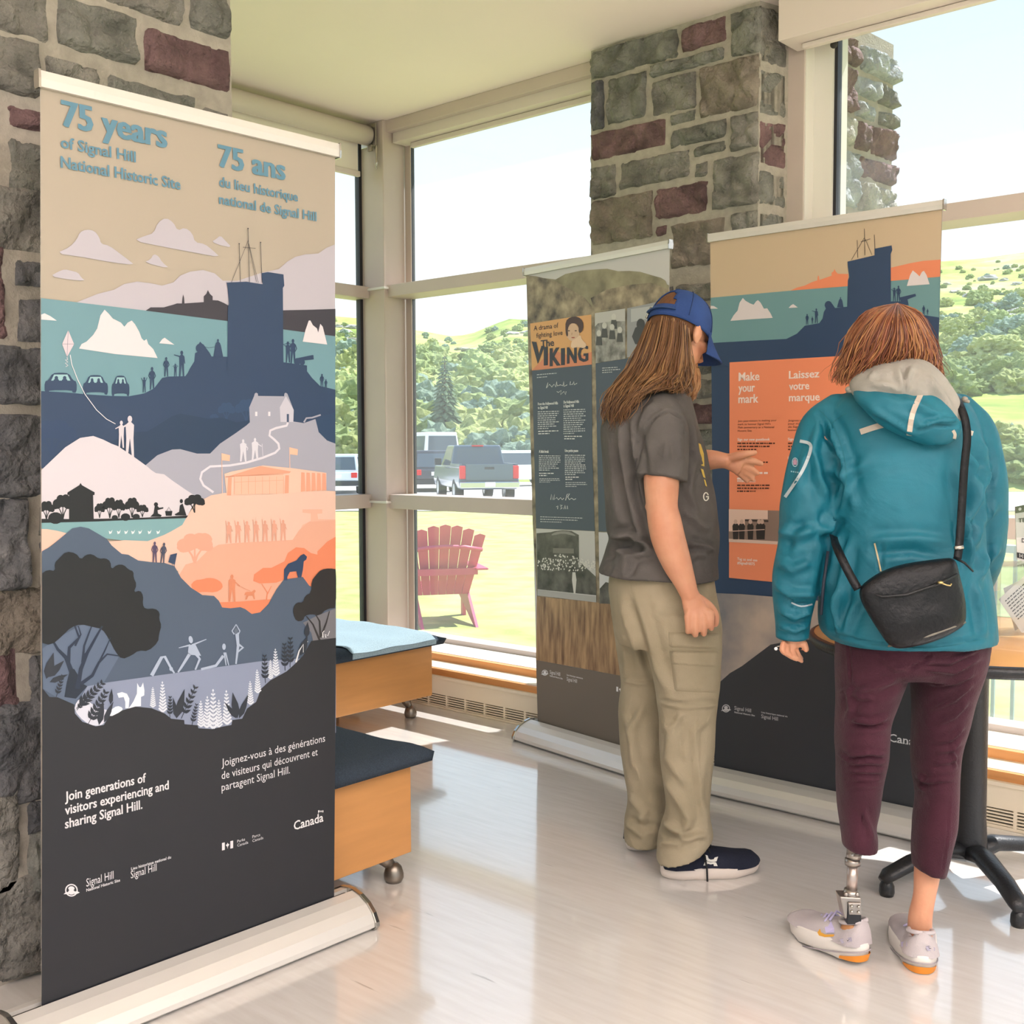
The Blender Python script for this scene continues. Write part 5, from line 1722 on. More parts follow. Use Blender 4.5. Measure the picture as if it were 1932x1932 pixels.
s.rows('n 426,530', 'n 625,565', 3, LT, 12, 2.4)
s.line('n 290,690 295,640 310,690 325,640 320,690 345,670 360,690 380,670 395,690 410,675', 1.1, SG, 7)
s.line('n 425,695 440,640 462,635 445,665 460,690 480,675 500,690 520,680', 1.1, SG, 7)
for q in ('n 340,755 355,745 352,775', 'n 375,740 395,740 380,755 395,765 378,775', 'n 410,775 420,740 428,775', 'n 440,745 445,775'):
    s.line(q, 1, SG, 7)
s.rows('n 195,842', 'n 590,885', 3, LT, 13, 2.4, right=.03)
s.poly('n 155,952 690,977 705,1625 168,1562', 'c3c1bd', 5)
s.poly('n 160,995 290,985 330,975 400,968 480,975 545,1010 548,1250 700,1390 703,1560 168,1505', M_grey2, 6)
s.poly(smooth(zz('n 290,1010 330,985 400,975 470,985 520,1015 505,1020 400,995 310,1015')), '8f8c86', 7)
s.poly('n 310,1130 500,1135 500,1180 310,1175', '77736c', 7)
rr = random.Random(8)
for i in range(190):
    u = rr.random()
    y = 1250+rr.uniform(-70, 90)*(1-.5*abs(u-.45)*2)+60*abs(u-.4)
    s.disc('n %f,%f' % (170+u*525, y), 1.15, 1.7, 'd8d5ce', 8, 0, 6)
s.poly('n 488,1350 515,1350 525,1420 515,1545 500,1545 484,1420', 'cfccc5', 8)
s.poly('n 168,1510 703,1570 705,1625 168,1562', 'aaa8a4', 8)
s.poly('n 725,985 1380,1010 1380,1650 735,1635', 'c9c9cb', 5)
s.poly('n 735,1500 790,1440 830,1450 1000,1640 735,1635', M_grey2, 6)
s.poly('n 160,1570 705,1625 830,1642 p 1262,1160 p 1262,1285 o 1150,735 o 180,555', M_grassp, 4)
s.poly('o 180,555 620,640 1150,735 p 1264,1300 p 1264,1450 p 1010,1390', '6f665b', 4)
s.text('Signal Hill', 'o 340,715', 'o 455,728', 7, SG, 6)
s.text('National Historic Site', 'o 340,742', 'o 482,766', 2.8, SG, 6, .02)
s.text('Lieu historique national du', 'o 528,725', 'o 704,770', 2.8, SG, 6, .02)
s.text('Signal Hill', 'o 528,790', 'o 640,805', 7, SG, 6)
s.beaver('o 285,697', 5.6, SG, 6)
s.flag('o 1075,850', 14, 9, .2, SG, 6)
B2.finish('banner_stand', 'historical photo banner with a film poster behind the man', .04, .02, .03)
# ------------------------------------------------------------------ tools for figures and cloth
FH = Vector((FW.x, FW.y, 0)).normalized()
RH = Vector((FH.y, -FH.x, 0))
def sup(t, e):
    c, s_ = math.cos(t), math.sin(t)
    return math.copysign(abs(c)**e, c), math.copysign(abs(s_)**e, s_)
def interp(rows, sub=4):
    out = []
    n = len(rows)
    for i in range(n-1):
        p0, p1, p2, p3 = rows[max(i-1, 0)], rows[i], rows[i+1], rows[min(i+2, n-1)]
        for k in range(sub):
            t = k/sub
            out.append(tuple(0.5*(2*b+(c-a)*t+(2*a-5*b+4*c-d)*t*t+(3*b-a-3*c+d)*t**3) for a, b, c, d in zip(p0, p1, p2, p3)))
    out.append(tuple(rows[-1]))
    return out
def rowloft(mb, D, rows, n=36, e=0.85, sub=4, skew=0.0, capped=True):
    """rows: y, left, right, depth offset, half depth, tilt (rings between the two outlines)"""
    vs, fs = [], []
    R = interp([tuple(q) if len(q) == 6 else tuple(q)+(0.0,) for q in rows], sub)
    for (y, l_, r_, dd, b_, ti) in R:
        d = D+dd
        c = at((l_+r_)/2, y, d)
        a = (r_-l_)/2*d/FPX
        for j in range(n):
            cu, su = sup(2*math.pi*j/n, e)
            vs.append(c+RH*(a*cu)+FH*(b_*su+skew*a*cu)+Vector((0, 0, -ti*cu*d/FPX)))
    k = len(R)
    for i in range(k-1):
        for j in range(n):
            fs.append((i*n+j, i*n+(j+1) % n, (i+1)*n+(j+1) % n, (i+1)*n+j))
    if capped:
        fs.append(tuple(range(n-1, -1, -1)))
        fs.append(tuple((k-1)*n+j for j in range(n)))
    mb.add(vs, fs, 0, True)
def limb_(mb, D, st, n=20, sub=4, flat=1.0, ends=True):
    """st: px, py, depth offset, radius in photo px -> tapered limb; flat thins it along the view"""
    R = interp(st, sub)
    P_ = [at(x, y, D+dd) for x, y, dd, r in R]
    Q_ = [max(0.002, r*(D+dd)/FPX) for x, y, dd, r in R]
    k = len(R)
    vs, fs = [], []
    prev = None
    for i in range(k):
        t = (P_[min(i+1, k-1)]-P_[max(i-1, 0)]).normalized()
        u = FW.cross(t)
        if u.length < 0.35 and prev is not None:
            u = prev-t*prev.dot(t)
        if u.length < 1e-3:
            u = RT.copy()
        u.normalize()
        if prev is not None and u.dot(prev) < 0:
            u = -u
        prev = u
        w = t.cross(u)
        for j in range(n):
            a = 2*math.pi*j/n
            vs.append(P_[i]+u*(math.cos(a)*Q_[i])+w*(math.sin(a)*Q_[i]*flat))
    for i in range(k-1):
        for j in range(n):
            fs.append((i*n+j, i*n+(j+1) % n, (i+1)*n+(j+1) % n, (i+1)*n+j))
    fs += [tuple(range(n-1, -1, -1)), tuple((k-1)*n+j for j in range(n))]
    mb.add(vs, fs, 0, True)
    for i in ((0, -1) if ends else (0,)):
        if flat == 1.0:
            mb.ball(P_[i], Q_[i]*0.98, 0, 14, 8)
def proj(co):
    rel = co-np.array(EYE)
    z = rel @ np.array(FW)
    return np.stack([966+FPX*(rel @ np.array(RT))/z, 966-FPX*(rel @ np.array(UP))/z], 1)
def fold_disp(co, no, folds):
    P = proj(co)
    vw = co-np.array(EYE)
    vw /= np.linalg.norm(vw, axis=1)[:, None]
    face = np.clip(-(no*vw).sum(1)*2.2, 0, 1)
    tot = np.zeros(len(co))
    for pts, w, amp in folds:
        pts = [tuple(map(float, q.split(','))) for q in pts.split()]
        L_ = [math.hypot(b[0]-a[0], b[1]-a[1]) for a, b in zip(pts, pts[1:])]
        T_ = sum(L_)
        best = np.full(len(co), 1e9)
        tt = np.zeros(len(co))
        acc = 0
        for a, b, l_ in zip(pts, pts[1:], L_):
            dx, dy = b[0]-a[0], b[1]-a[1]
            t = np.clip(((P[:, 0]-a[0])*dx+(P[:, 1]-a[1])*dy)/(l_*l_+1e-9), 0, 1)
            d = np.hypot(P[:, 0]-a[0]-t*dx, P[:, 1]-a[1]-t*dy)
            m_ = d < best
            best = np.where(m_, d, best)
            tt = np.where(m_, (acc+t*l_)/T_, tt)
            acc += l_
        tap = np.clip(np.minimum(tt, 1-tt)*5+0.15, 0, 1)
        tot += amp*tap*(np.exp(-(best/w)**2)-0.45*np.exp(-((best-2.0*w)/(1.1*w))**2))
    return tot*face
def fuse(name, mb, m, parent, voxel=0.008, smooth_it=4, folds=(), noise_amp=0.0, noise_sc=(8, 8, 8), cut=None, post=None):
    """join the lofts of mb into one continuous skin"""
    me = bpy.data.meshes.new('tmp')
    me.from_pydata([tuple(q) for q in mb.v], [], mb.f)
    bm = bmesh.new()
    bm.from_mesh(me)
    bmesh.ops.recalc_face_normals(bm, faces=bm.faces)
    bm.to_mesh(me)
    bm.free()
    o = bpy.data.objects.new('tmp', me)
    COL.objects.link(o)
    r = o.modifiers.new('r', 'REMESH')
    r.mode = 'VOXEL'
    r.voxel_size = voxel
    s_ = o.modifiers.new('s', 'SMOOTH')
    s_.factor = 0.5
    s_.iterations = smooth_it
    bpy.context.view_layer.update()
    out = bpy.data.meshes.new_from_object(o.evaluated_get(bpy.context.evaluated_depsgraph_get()))
    bpy.data.objects.remove(o)
    n = len(out.vertices)
    co = np.empty(n*3)
    out.vertices.foreach_get('co', co)
    co = co.reshape(-1, 3)
    no = np.empty(n*3)
    out.vertices.foreach_get('normal', no)
    no = no.reshape(-1, 3)
    if folds:
        co = co+no*fold_disp(co, no, folds)[:, None]
    if noise_amp:
        k = np.array([noise.fractal(Vector((v[0]*noise_sc[0], v[1]*noise_sc[1], v[2]*noise_sc[2])), 1, 2, 3) for v in co])
        co = co+no*(k*noise_amp)[:, None]
    if post:
        co = post(co, no)
    org = ORG.get(parent.name, Vector((0, 0, 0))) if parent else Vector((0, 0, 0))
    out.vertices.foreach_set('co', (co-np.array(org)).ravel())
    out.name = name
    out.polygons.foreach_set('use_smooth', [True]*len(out.polygons))
    if cut:
        bm = bmesh.new()
        bm.from_mesh(out)
        kill = [v for v in bm.verts if cut(v.co+org)]
        bmesh.ops.delete(bm, geom=kill, context='VERTS')
        bm.to_mesh(out)
        bm.free()
    out.materials.clear()
    for q in (m if isinstance(m, (list, tuple)) else [m]):
        out.materials.append(q)
    out.update()
    ob = bpy.data.objects.new(name, out)
    COL.objects.link(ob)
    if parent:
        ob.parent = parent
        ORG[ob.name] = org
    return ob
class Head:
    def __init__(s, C, phi, pitch, roll=0.0, k=1.0):
        f = (RH*math.cos(phi)+FH*math.sin(phi))*math.cos(pitch)-Vector((0, 0, 1))*math.sin(pitch)
        l_ = Vector((0, 0, 1)).cross(f).normalized()
        u = f.cross(l_)
        u, l_ = u*math.cos(roll)+l_*math.sin(roll), l_*math.cos(roll)-u*math.sin(roll)
        s.C, s.f, s.l, s.u, s.k = C, f, l_, u, k
        s.M = Matrix((f, l_, u)).transposed()
    def p(s, x, y, z):          # forward, left, up in metres
        return s.C+(s.f*x+s.l*y+s.u*z)*s.k
    def skull(s, mb):
        b = lambda c, r: mb.ball(s.p(*c), tuple(q*s.k for q in r), 0, 24, 16, s.M)
        b((-.005, 0, .035), (.098, .077, .092))
        b((.022, 0, -.035), (.070, .064, .075))
        b((.050, 0, -.078), (.038, .040, .032))
        b((.070, 0, -.092), (.022, .024, .018))
        b((.072, 0, .028), (.022, .055, .016))
        for sg in (-1, 1):
            b((.062, sg*.038, -.012), (.024, .026, .020))
            b((.082, sg*.031, .008), (.010, .014, .010))
            b((-.004, sg*.079, -.004), (.018, .007, .031))
            b((-.012, sg*.083, -.002), (.012, .008, .026))
            b((.000, sg*.080, -.026), (.009, .006, .011))
        mb.tube([s.p(.088, 0, .022), s.p(.103, 0, -.005), s.p(.116, 0, -.026), s.p(.098, 0, -.036)], [.009*s.k, .011*s.k, .014*s.k, .010*s.k], 10)
        for sg in (-1, 1):
            b((.100, sg*.011, -.030), (.010, .008, .007))
        b((.086, 0, -.056), (.013, .024, .006))
        b((.084, 0, -.066), (.013, .021, .007))
    def eyes(s, parent):
        M_e = mat('eye_white', 'e6e0da', 0.2)
        M_i = mat('eye_iris', '3a2e28', 0.2)
        for sg in (-1, 1):
            mb = MB().ball(s.p(.083, sg*.031, .006), .0105*s.k, 0)
            mb.ball(s.p(.091, sg*.031, .005), .005*s.k, 1)
            mb.build('eye', [M_e, M_i], parent)
        mb = MB()
        for sg in (-1, 1):
            mb.tube([s.p(.094, sg*.014, .022), s.p(.094, sg*.032, .028), s.p(.080, sg*.050, .022)], [.003, .004, .002], 6)
        mb.build('eyebrows', mat('brow_hair', '5a3d28', 0.8), parent)
def strands(mb, D, guides, n, rnd, r0=0.0022, wav=2.0, spread=5.0, ends=0.12, K=10, flyaway=0.0):
    """hairs drawn between neighbouring guide lines (px, py, depth offset)"""
    G = [interp([tuple(map(float, q.split(','))) for q in g.split()], 5) for g in guides]
    def at_t(g, t):
        q = t*(len(g)-1)
        i = min(int(q), len(g)-2)
        f = q-i
        return [a+(b-a)*f for a, b in zip(g[i], g[i+1])]
    for k in range(n):
        u = rnd.random()*(len(G)-1)
        i = min(int(u), len(G)-2)
        f = u-i
        tend = 1-abs(rnd.gauss(0, ends))
        t0 = rnd.random()*0.05
        ph, fr_ = rnd.uniform(0, 6.28), rnd.uniform(1.2, 3.2)
        ox, od = rnd.gauss(0, spread), rnd.gauss(0, 0.006)
        path = []
        for j in range(K+1):
            t = t0+(tend-t0)*j/K
            a, b = at_t(G[i], t), at_t(G[i+1], t)
            x, y, d = [p_+(q_-p_)*f for p_, q_ in zip(a, b)]
            w = math.sin(ph+fr_*6.28*t)*wav*t
            fl_ = flyaway*(rnd.random()-.5)*t
            path.append(at(x+ox*t+w+fl_, y+w*0.3, D+d+od))
        rr_ = r0*rnd.uniform(0.6, 1.3)
        mb.tube(path, [rr_*(1 if j < K*0.6 else 1-0.8*(j-K*0.6)/(K*0.4)) for j in range(K+1)], 5, 0, False)
def hair_mat(name, c1, c2, c3):
    if name in MATS:
        return MATS[name]
    m = mat(name, c1, 0.42, spec=0.5)
    n = m.node_tree
    b = n.nodes['Principled BSDF']
    g = n.nodes.new('ShaderNodeNewGeometry')
    cr_ = n.nodes.new('ShaderNodeValToRGB')
    e = cr_.color_ramp.elements
    e[0].color = (*rgb(c1), 1)
    e[1].color = (*rgb(c3), 1)
    q = e.new(.5)
    q.color = (*rgb(c2), 1)
    n.links.new(g.outputs['Random Per Island'], cr_.inputs[0])
    n.links.new(cr_.outputs[0], b.inputs['Base Color'])
    return m
def cloth(name, col, col2=None, rough=0.85, bump=0.35, bsc=420, fold=0.0, fsc=9, sheen=0.0, var=0.05, vsc=9, stretch=(1, 1, 1), spec=0.25):
    if name in MATS:
        return MATS[name]
    m = mat(name, col, rough, var=var, vscale=vsc, col2=col2, bump=bump, bscale=bsc, spec=spec, sheen=sheen, stretch=stretch)
    if fold:
        n = m.node_tree
        b = n.nodes['Principled BSDF']
        old = b.inputs['Normal'].links[0].from_node
        tc = n.nodes.new('ShaderNodeTexCoord')
        z = n.nodes.new('ShaderNodeTexNoise')
        z.inputs['Scale'].default_value = fsc
        z.inputs['Detail'].default_value = 3
        z.inputs['Distortion'].default_value = 1.2
        n.links.new(tc.outputs['Object'], z.inputs['Vector'])
        bp = n.nodes.new('ShaderNodeBump')
        bp.inputs['Strength'].default_value = fold
        bp.inputs['Distance'].default_value = 0.03
        n.links.new(z.outputs[0], bp.inputs['Height'])
        n.links.new(bp.outputs[0], old.inputs['Normal'])
    return m
M_skin = mat('skin', 'd69d7d', 0.5, col2='c98a6b', vscale=14, bump=0.12, bscale=130, sub=0.12)
M_nail = mat('nail', 'e2b7a2', 0.3)

def on_ob(ob, px, py):
    """where the ray through a photo point first meets one object"""
    org = ORG.get(ob.name, Vector((0, 0, 0)))
    d = ray(px, py).normalized()
    ok, loc, nor, _ = ob.ray_cast(EYE-org, d)
    return ok, loc+org, nor
def patch(name, ob, quad, m, parent, off, nu=14, nv=10, edge=.002):
    (x0, y0), (x1, y1), (x2, y2), (x3, y3) = quad
    last = [None]
    def f(u, v):
        x = (x0*(1-u)+x1*u)*(1-v)+(x3*(1-u)+x2*u)*v
        y = (y0*(1-u)+y1*u)*(1-v)+(y3*(1-u)+y2*u)*v
        ok, loc, nor = on_ob(ob, x, y)
        if not ok:
            loc = last[0] if last[0] is not None else at(x, y, 3)
        last[0] = loc
        e = min(u, 1-u, v, 1-v)
        return loc-ray(x, y).normalized()*(off if e > .02 else -edge)
    mb_ = MB()
    mb_.grid(f, nu, nv)
    return mb_.build(name, m, parent, recalc=False)
def decal(name, ob, polys, m, parent, off=.0022):
    mb_ = MB()
    for pts, mi in polys:
        q_ = []
        for x, y in pts:
            ok, loc, nor = on_ob(ob, x, y)
            if not ok:
                break
            q_.append(loc-ray(x, y).normalized()*off)
        if len(q_) == len(pts):
            mb_.add(q_, tessellate_polygon([[Vector((x, y, 0)) for x, y in pts]]), mi)
    if mb_.v:
        return mb_.build(name, m, parent, recalc=False)
def strip(pts, w, n=4):
    """a narrow band along photo points, as quads"""
    P_ = interp([tuple(map(float, q.split(','))) for q in pts.split()], n)
    L_, R_ = [], []
    for i, (x, y) in enumerate(P_):
        a, b_ = P_[max(0, i-1)], P_[min(len(P_)-1, i+1)]
        l_ = math.hypot(b_[0]-a[0], b_[1]-a[1]) or 1
        nx, ny = -(b_[1]-a[1])/l_*w/2, (b_[0]-a[0])/l_*w/2
        L_.append((x+nx, y+ny))
        R_.append((x-nx, y-ny))
    return [([L_[i], L_[i+1], R_[i+1], R_[i]], 0) for i in range(len(P_)-1)]
def ringp(cx_, cy_, rx, ry, w, n=16, a0=0, a1=6.2832):
    out = []
    for i in range(n):
        t0, t1 = a0+(a1-a0)*i/n, a0+(a1-a0)*(i+1)/n
        out.append([(cx_+rx*math.cos(t0), cy_+ry*math.sin(t0)), (cx_+rx*math.cos(t1), cy_+ry*math.sin(t1)), (cx_+(rx-w)*math.cos(t1), cy_+(ry-w)*math.sin(t1)), (cx_+(rx-w)*math.cos(t0), cy_+(ry-w)*math.sin(t0))])
    return out
# ------------------------------------------------------------------ the man
DM = 3.45
q = flr(1262, 1640)
MAN = thing('person', (q.x, q.y, 0), 'person with long brown hair in blue cap, charcoal t-shirt and khaki trousers gesturing', 'person')
hd = Head(at(1280, 632, DM+.0), math.radians(40), math.radians(24), 0, 1.04)
mb = MB()
hd.skull(mb)
limb_(mb, DM, [(1275, 670, 0, 36), (1262, 705, 0.0, 38), (1245, 745, 0, 46)], 20)
rowloft(mb, DM, [(752, 1205, 1285, 0, .11), (800, 1165, 1295, 0, .13), (900, 1160, 1318, 0, .13), (1000, 1165, 1330, 0, .13), (1090, 1160, 1330, 0, .13), (1150, 1175, 1335, 0, .14)], 24)
limb_(mb, DM, [(1280, 1130, -.09, 38), (1290, 1300, -.09, 36), (1293, 1440, -.09, 28), (1284, 1600, -.09, 19)], 16)
limb_(mb, DM, [(1220, 1130, .09, 36), (1212, 1300, .10, 32), (1212, 1440, .11, 25), (1212, 1580, .11, 17)], 16)
# near arm
limb_(mb, DM, [(1245, 800, -.15, 24), (1247, 860, -.20, 30), (1248, 908, -.215, 33.5), (1249, 955, -.22, 30), (1254, 985, -.225, 32), (1262, 1020, -.23, 32), (1277, 1062, -.235, 28), (1292, 1098, -.235, 21), (1300, 1120, -.235, 17.5)], 22)
mb.ball(at(1225, 956, DM-.215), .013)
# far arm
limb_(mb, DM, [(1240, 800, .15, 22), (1262, 860, .20, 26), (1290, 880, .17, 26), (1335, 868, .10, 20), (1368, 869, .07, 14.5)], 18)
BODY = mb
# near hand: a loose fist, back of the hand to the viewer
def hand_near(mb):
    D = DM-.235
    limb_(mb, D, [(1300, 1118, 0, 17), (1306, 1134, -.004, 20), (1312, 1150, -.002, 23), (1318, 1160, .004, 22)], 16, flat=.55)
    P_ = [(1297, 1168, 1298, 1194, 6.0), (1312, 1170, 1312, 1200, 6.4), (1327, 1168, 1328, 1198, 6.4), (1342, 1161, 1342, 1188, 6.0)]
    for i, (kx, ky, fx, fy, r) in enumerate(P_):
        limb_(mb, D, [(1306+i*5, 1138, -.002, 7.5), ((1306+i*5+kx)/2, 1152, -.010, 8), (kx, ky-4, -.018, r*1.18)], 12)
        limb_(mb, D, [(kx, ky-4, -.018, r*1.1), (fx, (ky+fy)/2, -.022, r*.96), (fx, fy-3, -.008, r*.92), (fx, fy-5, .016, r*.85), (fx+1, fy-18, .026, r*.78)], 12)
    limb_(mb, D, [(1318, 1130, .006, 10), (1337, 1144, .014, 9.5), (1349, 1160, .018, 8), (1350, 1177, .02, 6.6)], 12)
hand_near(mb)
def hand_far(mb):
    D = DM+.07
    limb_(mb, D, [(1362, 869, 0, 14.5), (1376, 871, 0, 16), (1392, 876, 0, 19), (1400, 879, 0, 18)], 16, flat=.55)
    limb_(mb, D, [(1378, 864, -.012, 9), (1396, 859, -.028, 8), (1412, 856, -.034, 6.6), (1424, 854, -.036, 5.2)], 12)
    limb_(mb, D, [(1396, 869, -.004, 8), (1414, 869, -.006, 7.4), (1427, 872, -.004, 6.4), (1436, 875, -.002, 5.2)], 12)
    limb_(mb, D, [(1398, 878, .004, 8), (1412, 882, .008, 7.2), (1422, 888, .012, 6), (1429, 893, .015, 5)], 12)
    limb_(mb, D, [(1396, 885, .010, 7.6), (1408, 892, .016, 6.8), (1416, 899, .02, 5.6), (1421, 905, .022, 4.8)], 12)
    limb_(mb, D, [(1390, 889, .014, 7), (1399, 897, .020, 6), (1405, 903, .024, 5), (1409, 908, .025, 4.4)], 12)
hand_far(mb)
fuse('body', mb, M_skin, MAN, 0.0042, 2)
hd.eyes(MAN)
# t-shirt
M_tee = cloth('tshirt_cotton', '4e4a48', '6b6663', 0.92, .25, 500, .25, 11, var=.1, vsc=5)
mb = MB()
rowloft(mb, DM, [(728, 1222, 1283, 0, .075), (738, 1200, 1292, 0, .12), (752, 1176, 1300, 0, .165), (775, 1150, 1306, 0, .195), (802, 1134, 1314, 0, .205), (850, 1136, 1330, 0, .195), (900, 1139, 1339, 0, .185), (950, 1142, 1348, 0, .18), (1000, 1145, 1355, 0, .18), (1014, 1150, 1356, 0, .18), (1030, 1146, 1355, 0, .185), (1057, 1137, 1352, 0, .19), (1074, 1131, 1353, 0, .195, 2), (1085, 1129, 1354, 0, .197, 5), (1086, 1130, 1353, 0, .195, 5)], 44, .9)
limb_(mb, DM, [(1240, 770, -.10, 40), (1250, 800, -.17, 46), (1254, 840, -.19, 46), (1253, 880, -.205, 45.5), (1250, 904, -.21, 46.5)], 26, ends=False)
limb_(mb, DM, [(1245, 770, .12, 38), (1255, 810, .17, 42), (1280, 862, .19, 40)], 22)
TF = [("1168,800 1178,860 1190,930 1205,1000 1225,1040", 7, .016), ("1195,790 1193,830 1205,880 1215,960", 6, .013), ("1150,830 1160,900 1165,985", 7, .008), ("1215,790 1200,830 1205,870", 5, .009),
      ("1240,760 1222,775 1210,800", 6, .006), ("1152,1010 1190,1008 1230,1035", 6, .020), ("1165,1030 1180,1050 1162,1085", 8, .012), ("1175,1090 1190,1050 1235,1037", 6, .012), ("1140,1060 1160,1035 1190,1022", 7, -.012),
      ("1296,1026 1325,1030 1345,1040", 5, .012), ("1290,960 1320,990 1345,1000", 7, .007), ("1310,870 1300,930 1320,980", 6, .006), ("1305,800 1312,850 1322,880", 6, .008), ("1298,1060 1310,1045 1335,1045", 6, .008),
      ("1262,776 1285,790 1297,815", 2.2, -.006), ("1222,804 1240,785 1262,776", 2.2, -.006), ("1260,830 1255,870", 9, .005), ("1280,820 1285,870", 8, .004), ("1134,1088 1162,1098 1274,1106 1350,1098", 2.5, .003)]
TF = [(p_, w_, a_*1.5) for p_, w_, a_ in TF]
hemp = [(1120, 1078), (1131, 1081), (1162, 1094), (1220, 1103), (1274, 1108), (1320, 1103), (1360, 1096)]
def below_hem(v, line, lo=-1e9):
    x, y = proj(np.array([v]))[0]
    for (a, ya), (b, yb) in zip(line, line[1:]):
        if a <= x <= b:
            return y > ya+(yb-ya)*(x-a)/(b-a)
    return y > line[-1][1]
tee = fuse('tshirt', mb, M_tee, MAN, 0.0065, 4, TF, .0035, (10, 10, 6))
# print at the edge of the shirt front and the oval letter badge
M_pr = mat('shirt_print', 'c9a94e', .8)
M_pw = mat('shirt_print_pale', 'd8d4c8', .8)
pp_ = [([(1318, 836), (1322, 838), (1328, 856), (1329, 880), (1323, 878), (1321, 856)], 0), ([(1322, 884), (1327, 886), (1331, 902), (1327, 900)], 0), ([(1328, 904), (1331, 906), (1334, 918), (1331, 916)], 0)]
pp_ += [(q_, 1) for q_ in ringp(1332, 937, 5.5, 8.5, 2.0, 14, .3, 5.9)]
pp_ += [([(1332, 936), (1337.5, 936), (1337.5, 942), (1335.5, 942), (1335.5, 938.2), (1332, 938.2)], 1)]
decal('shirt_graphic', tee, pp_, [M_pr, M_pw], tee)
# trousers
M_kh = cloth('khaki_cotton', '93876f', 'a99c84', 0.85, .25, 420, .22, 8, var=.08, vsc=6)
mb = MB()
rowloft(mb, DM, [(1078, 1152, 1343, 0, .165), (1110, 1148, 1348, 0, .17), (1150, 1152, 1356, 0, .17), (1195, 1160, 1360, 0, .17), (1215, 1170, 1350, 0, .15)], 40, .9)
rowloft(mb, DM, [(1150, 1190, 1357, -.07, .115), (1200, 1208, 1361, -.085, .115), (1240, 1222, 1361, -.09, .11), (1290, 1234, 1358, -.09, .105), (1325, 1239, 1353, -.09, .10), (1368, 1244, 1348, -.09, .098), (1420, 1245, 1346, -.09, .098), (1485, 1252, 1340, -.09, .095), (1531, 1256, 1337, -.09, .095), (1575, 1243, 1344, -.09, .10, -4), (1596, 1241, 1336, -.09, .10, -10), (1608, 1240, 1328, -.09, .10, -15), (1610, 1241, 1326, -.09, .10, -15)], 36, .92)
rowloft(mb, DM, [(1150, 1152, 1300, .08, .11), (1200, 1160, 1275, .10, .10), (1272, 1170, 1262, .115, .10), (1296, 1171, 1258, .12, .097), (1345, 1167, 1258, .12, .095), (1407, 1170, 1260, .12, .093), (1459, 1177, 1262, .12, .09), (1511, 1184, 1258, .12, .09), (1549, 1178, 1256, .12, .092), (1586, 1178, 1246, .12, .092)], 32, .92)
PF = [("1172,1130 1190,1200 1212,1270", 8, .012), ("1200,1120 1222,1190 1240,1260 1262,1310", 8, .013), ("1170,1180 1182,1250 1180,1285", 7, .008), ("1172,1284 1205,1290 1232,1288", 3, .006), ("1240,1325 1290,1335 1354,1330", 3.5, .008), ("1238,1318 1280,1326 1352,1322", 2, -.005),
      ("1175,1340 1195,1400 1190,1460", 8, .008), ("1215,1330 1190,1380 1200,1440 1215,1480", 7, .009), ("1246,1350 1268,1380 1262,1430 1290,1480", 9, .012), ("1285,1345 1270,1375", 6, .008), ("1340,1350 1310,1380 1315,1440 1318,1500", 6, .008),
      ("1250,1460 1275,1500 1300,1545 1290,1570", 8, .013), ("1330,1420 1322,1500 1335,1560", 7, .008), ("1250,1545 1290,1580 1335,1575", 6, .014), ("1246,1560 1262,1575 1310,1572", 5, -.012), ("1243,1590 1280,1592 1312,1585", 5, .010), ("1186,1500 1215,1535 1205,1555", 7, .012), ("1180,1540 1215,1560 1240,1555", 6, -.010), ("1183,1555 1215,1580", 5, .010),
      ("1316,1340 1314,1400 1313,1460 1320,1560", 1.6, -.004), ("1300,1130 1340,1165", 6, .008), ("1310,1110 1345,1150", 5, .007)]
trs = fuse('trousers', mb, M_kh, MAN, 0.0065, 3, PF, .003, (9, 9, 6))
bpy.context.view_layer.update()
# cargo pocket of the near leg
pk1 = patch('cargo_pocket', trs, [(1264, 1240), (1358, 1243), (1352, 1308), (1272, 1305)], M_kh, trs, .008, 18, 14)
pk2 = patch('pocket_flap', trs, [(1262, 1228), (1359, 1228), (1357, 1262), (1266, 1255)], M_kh, trs, .013, 18, 8)
pk3 = patch('upper_pocket', trs, [(1260, 1192), (1361, 1194), (1361, 1226), (1261, 1222)], M_kh, trs, .008, 18, 8)
decal('zip', pk1, [([(1338, 1229), (1354, 1230), (1354, 1234), (1338, 1233)], 0)], M_gasket, trs, .008)
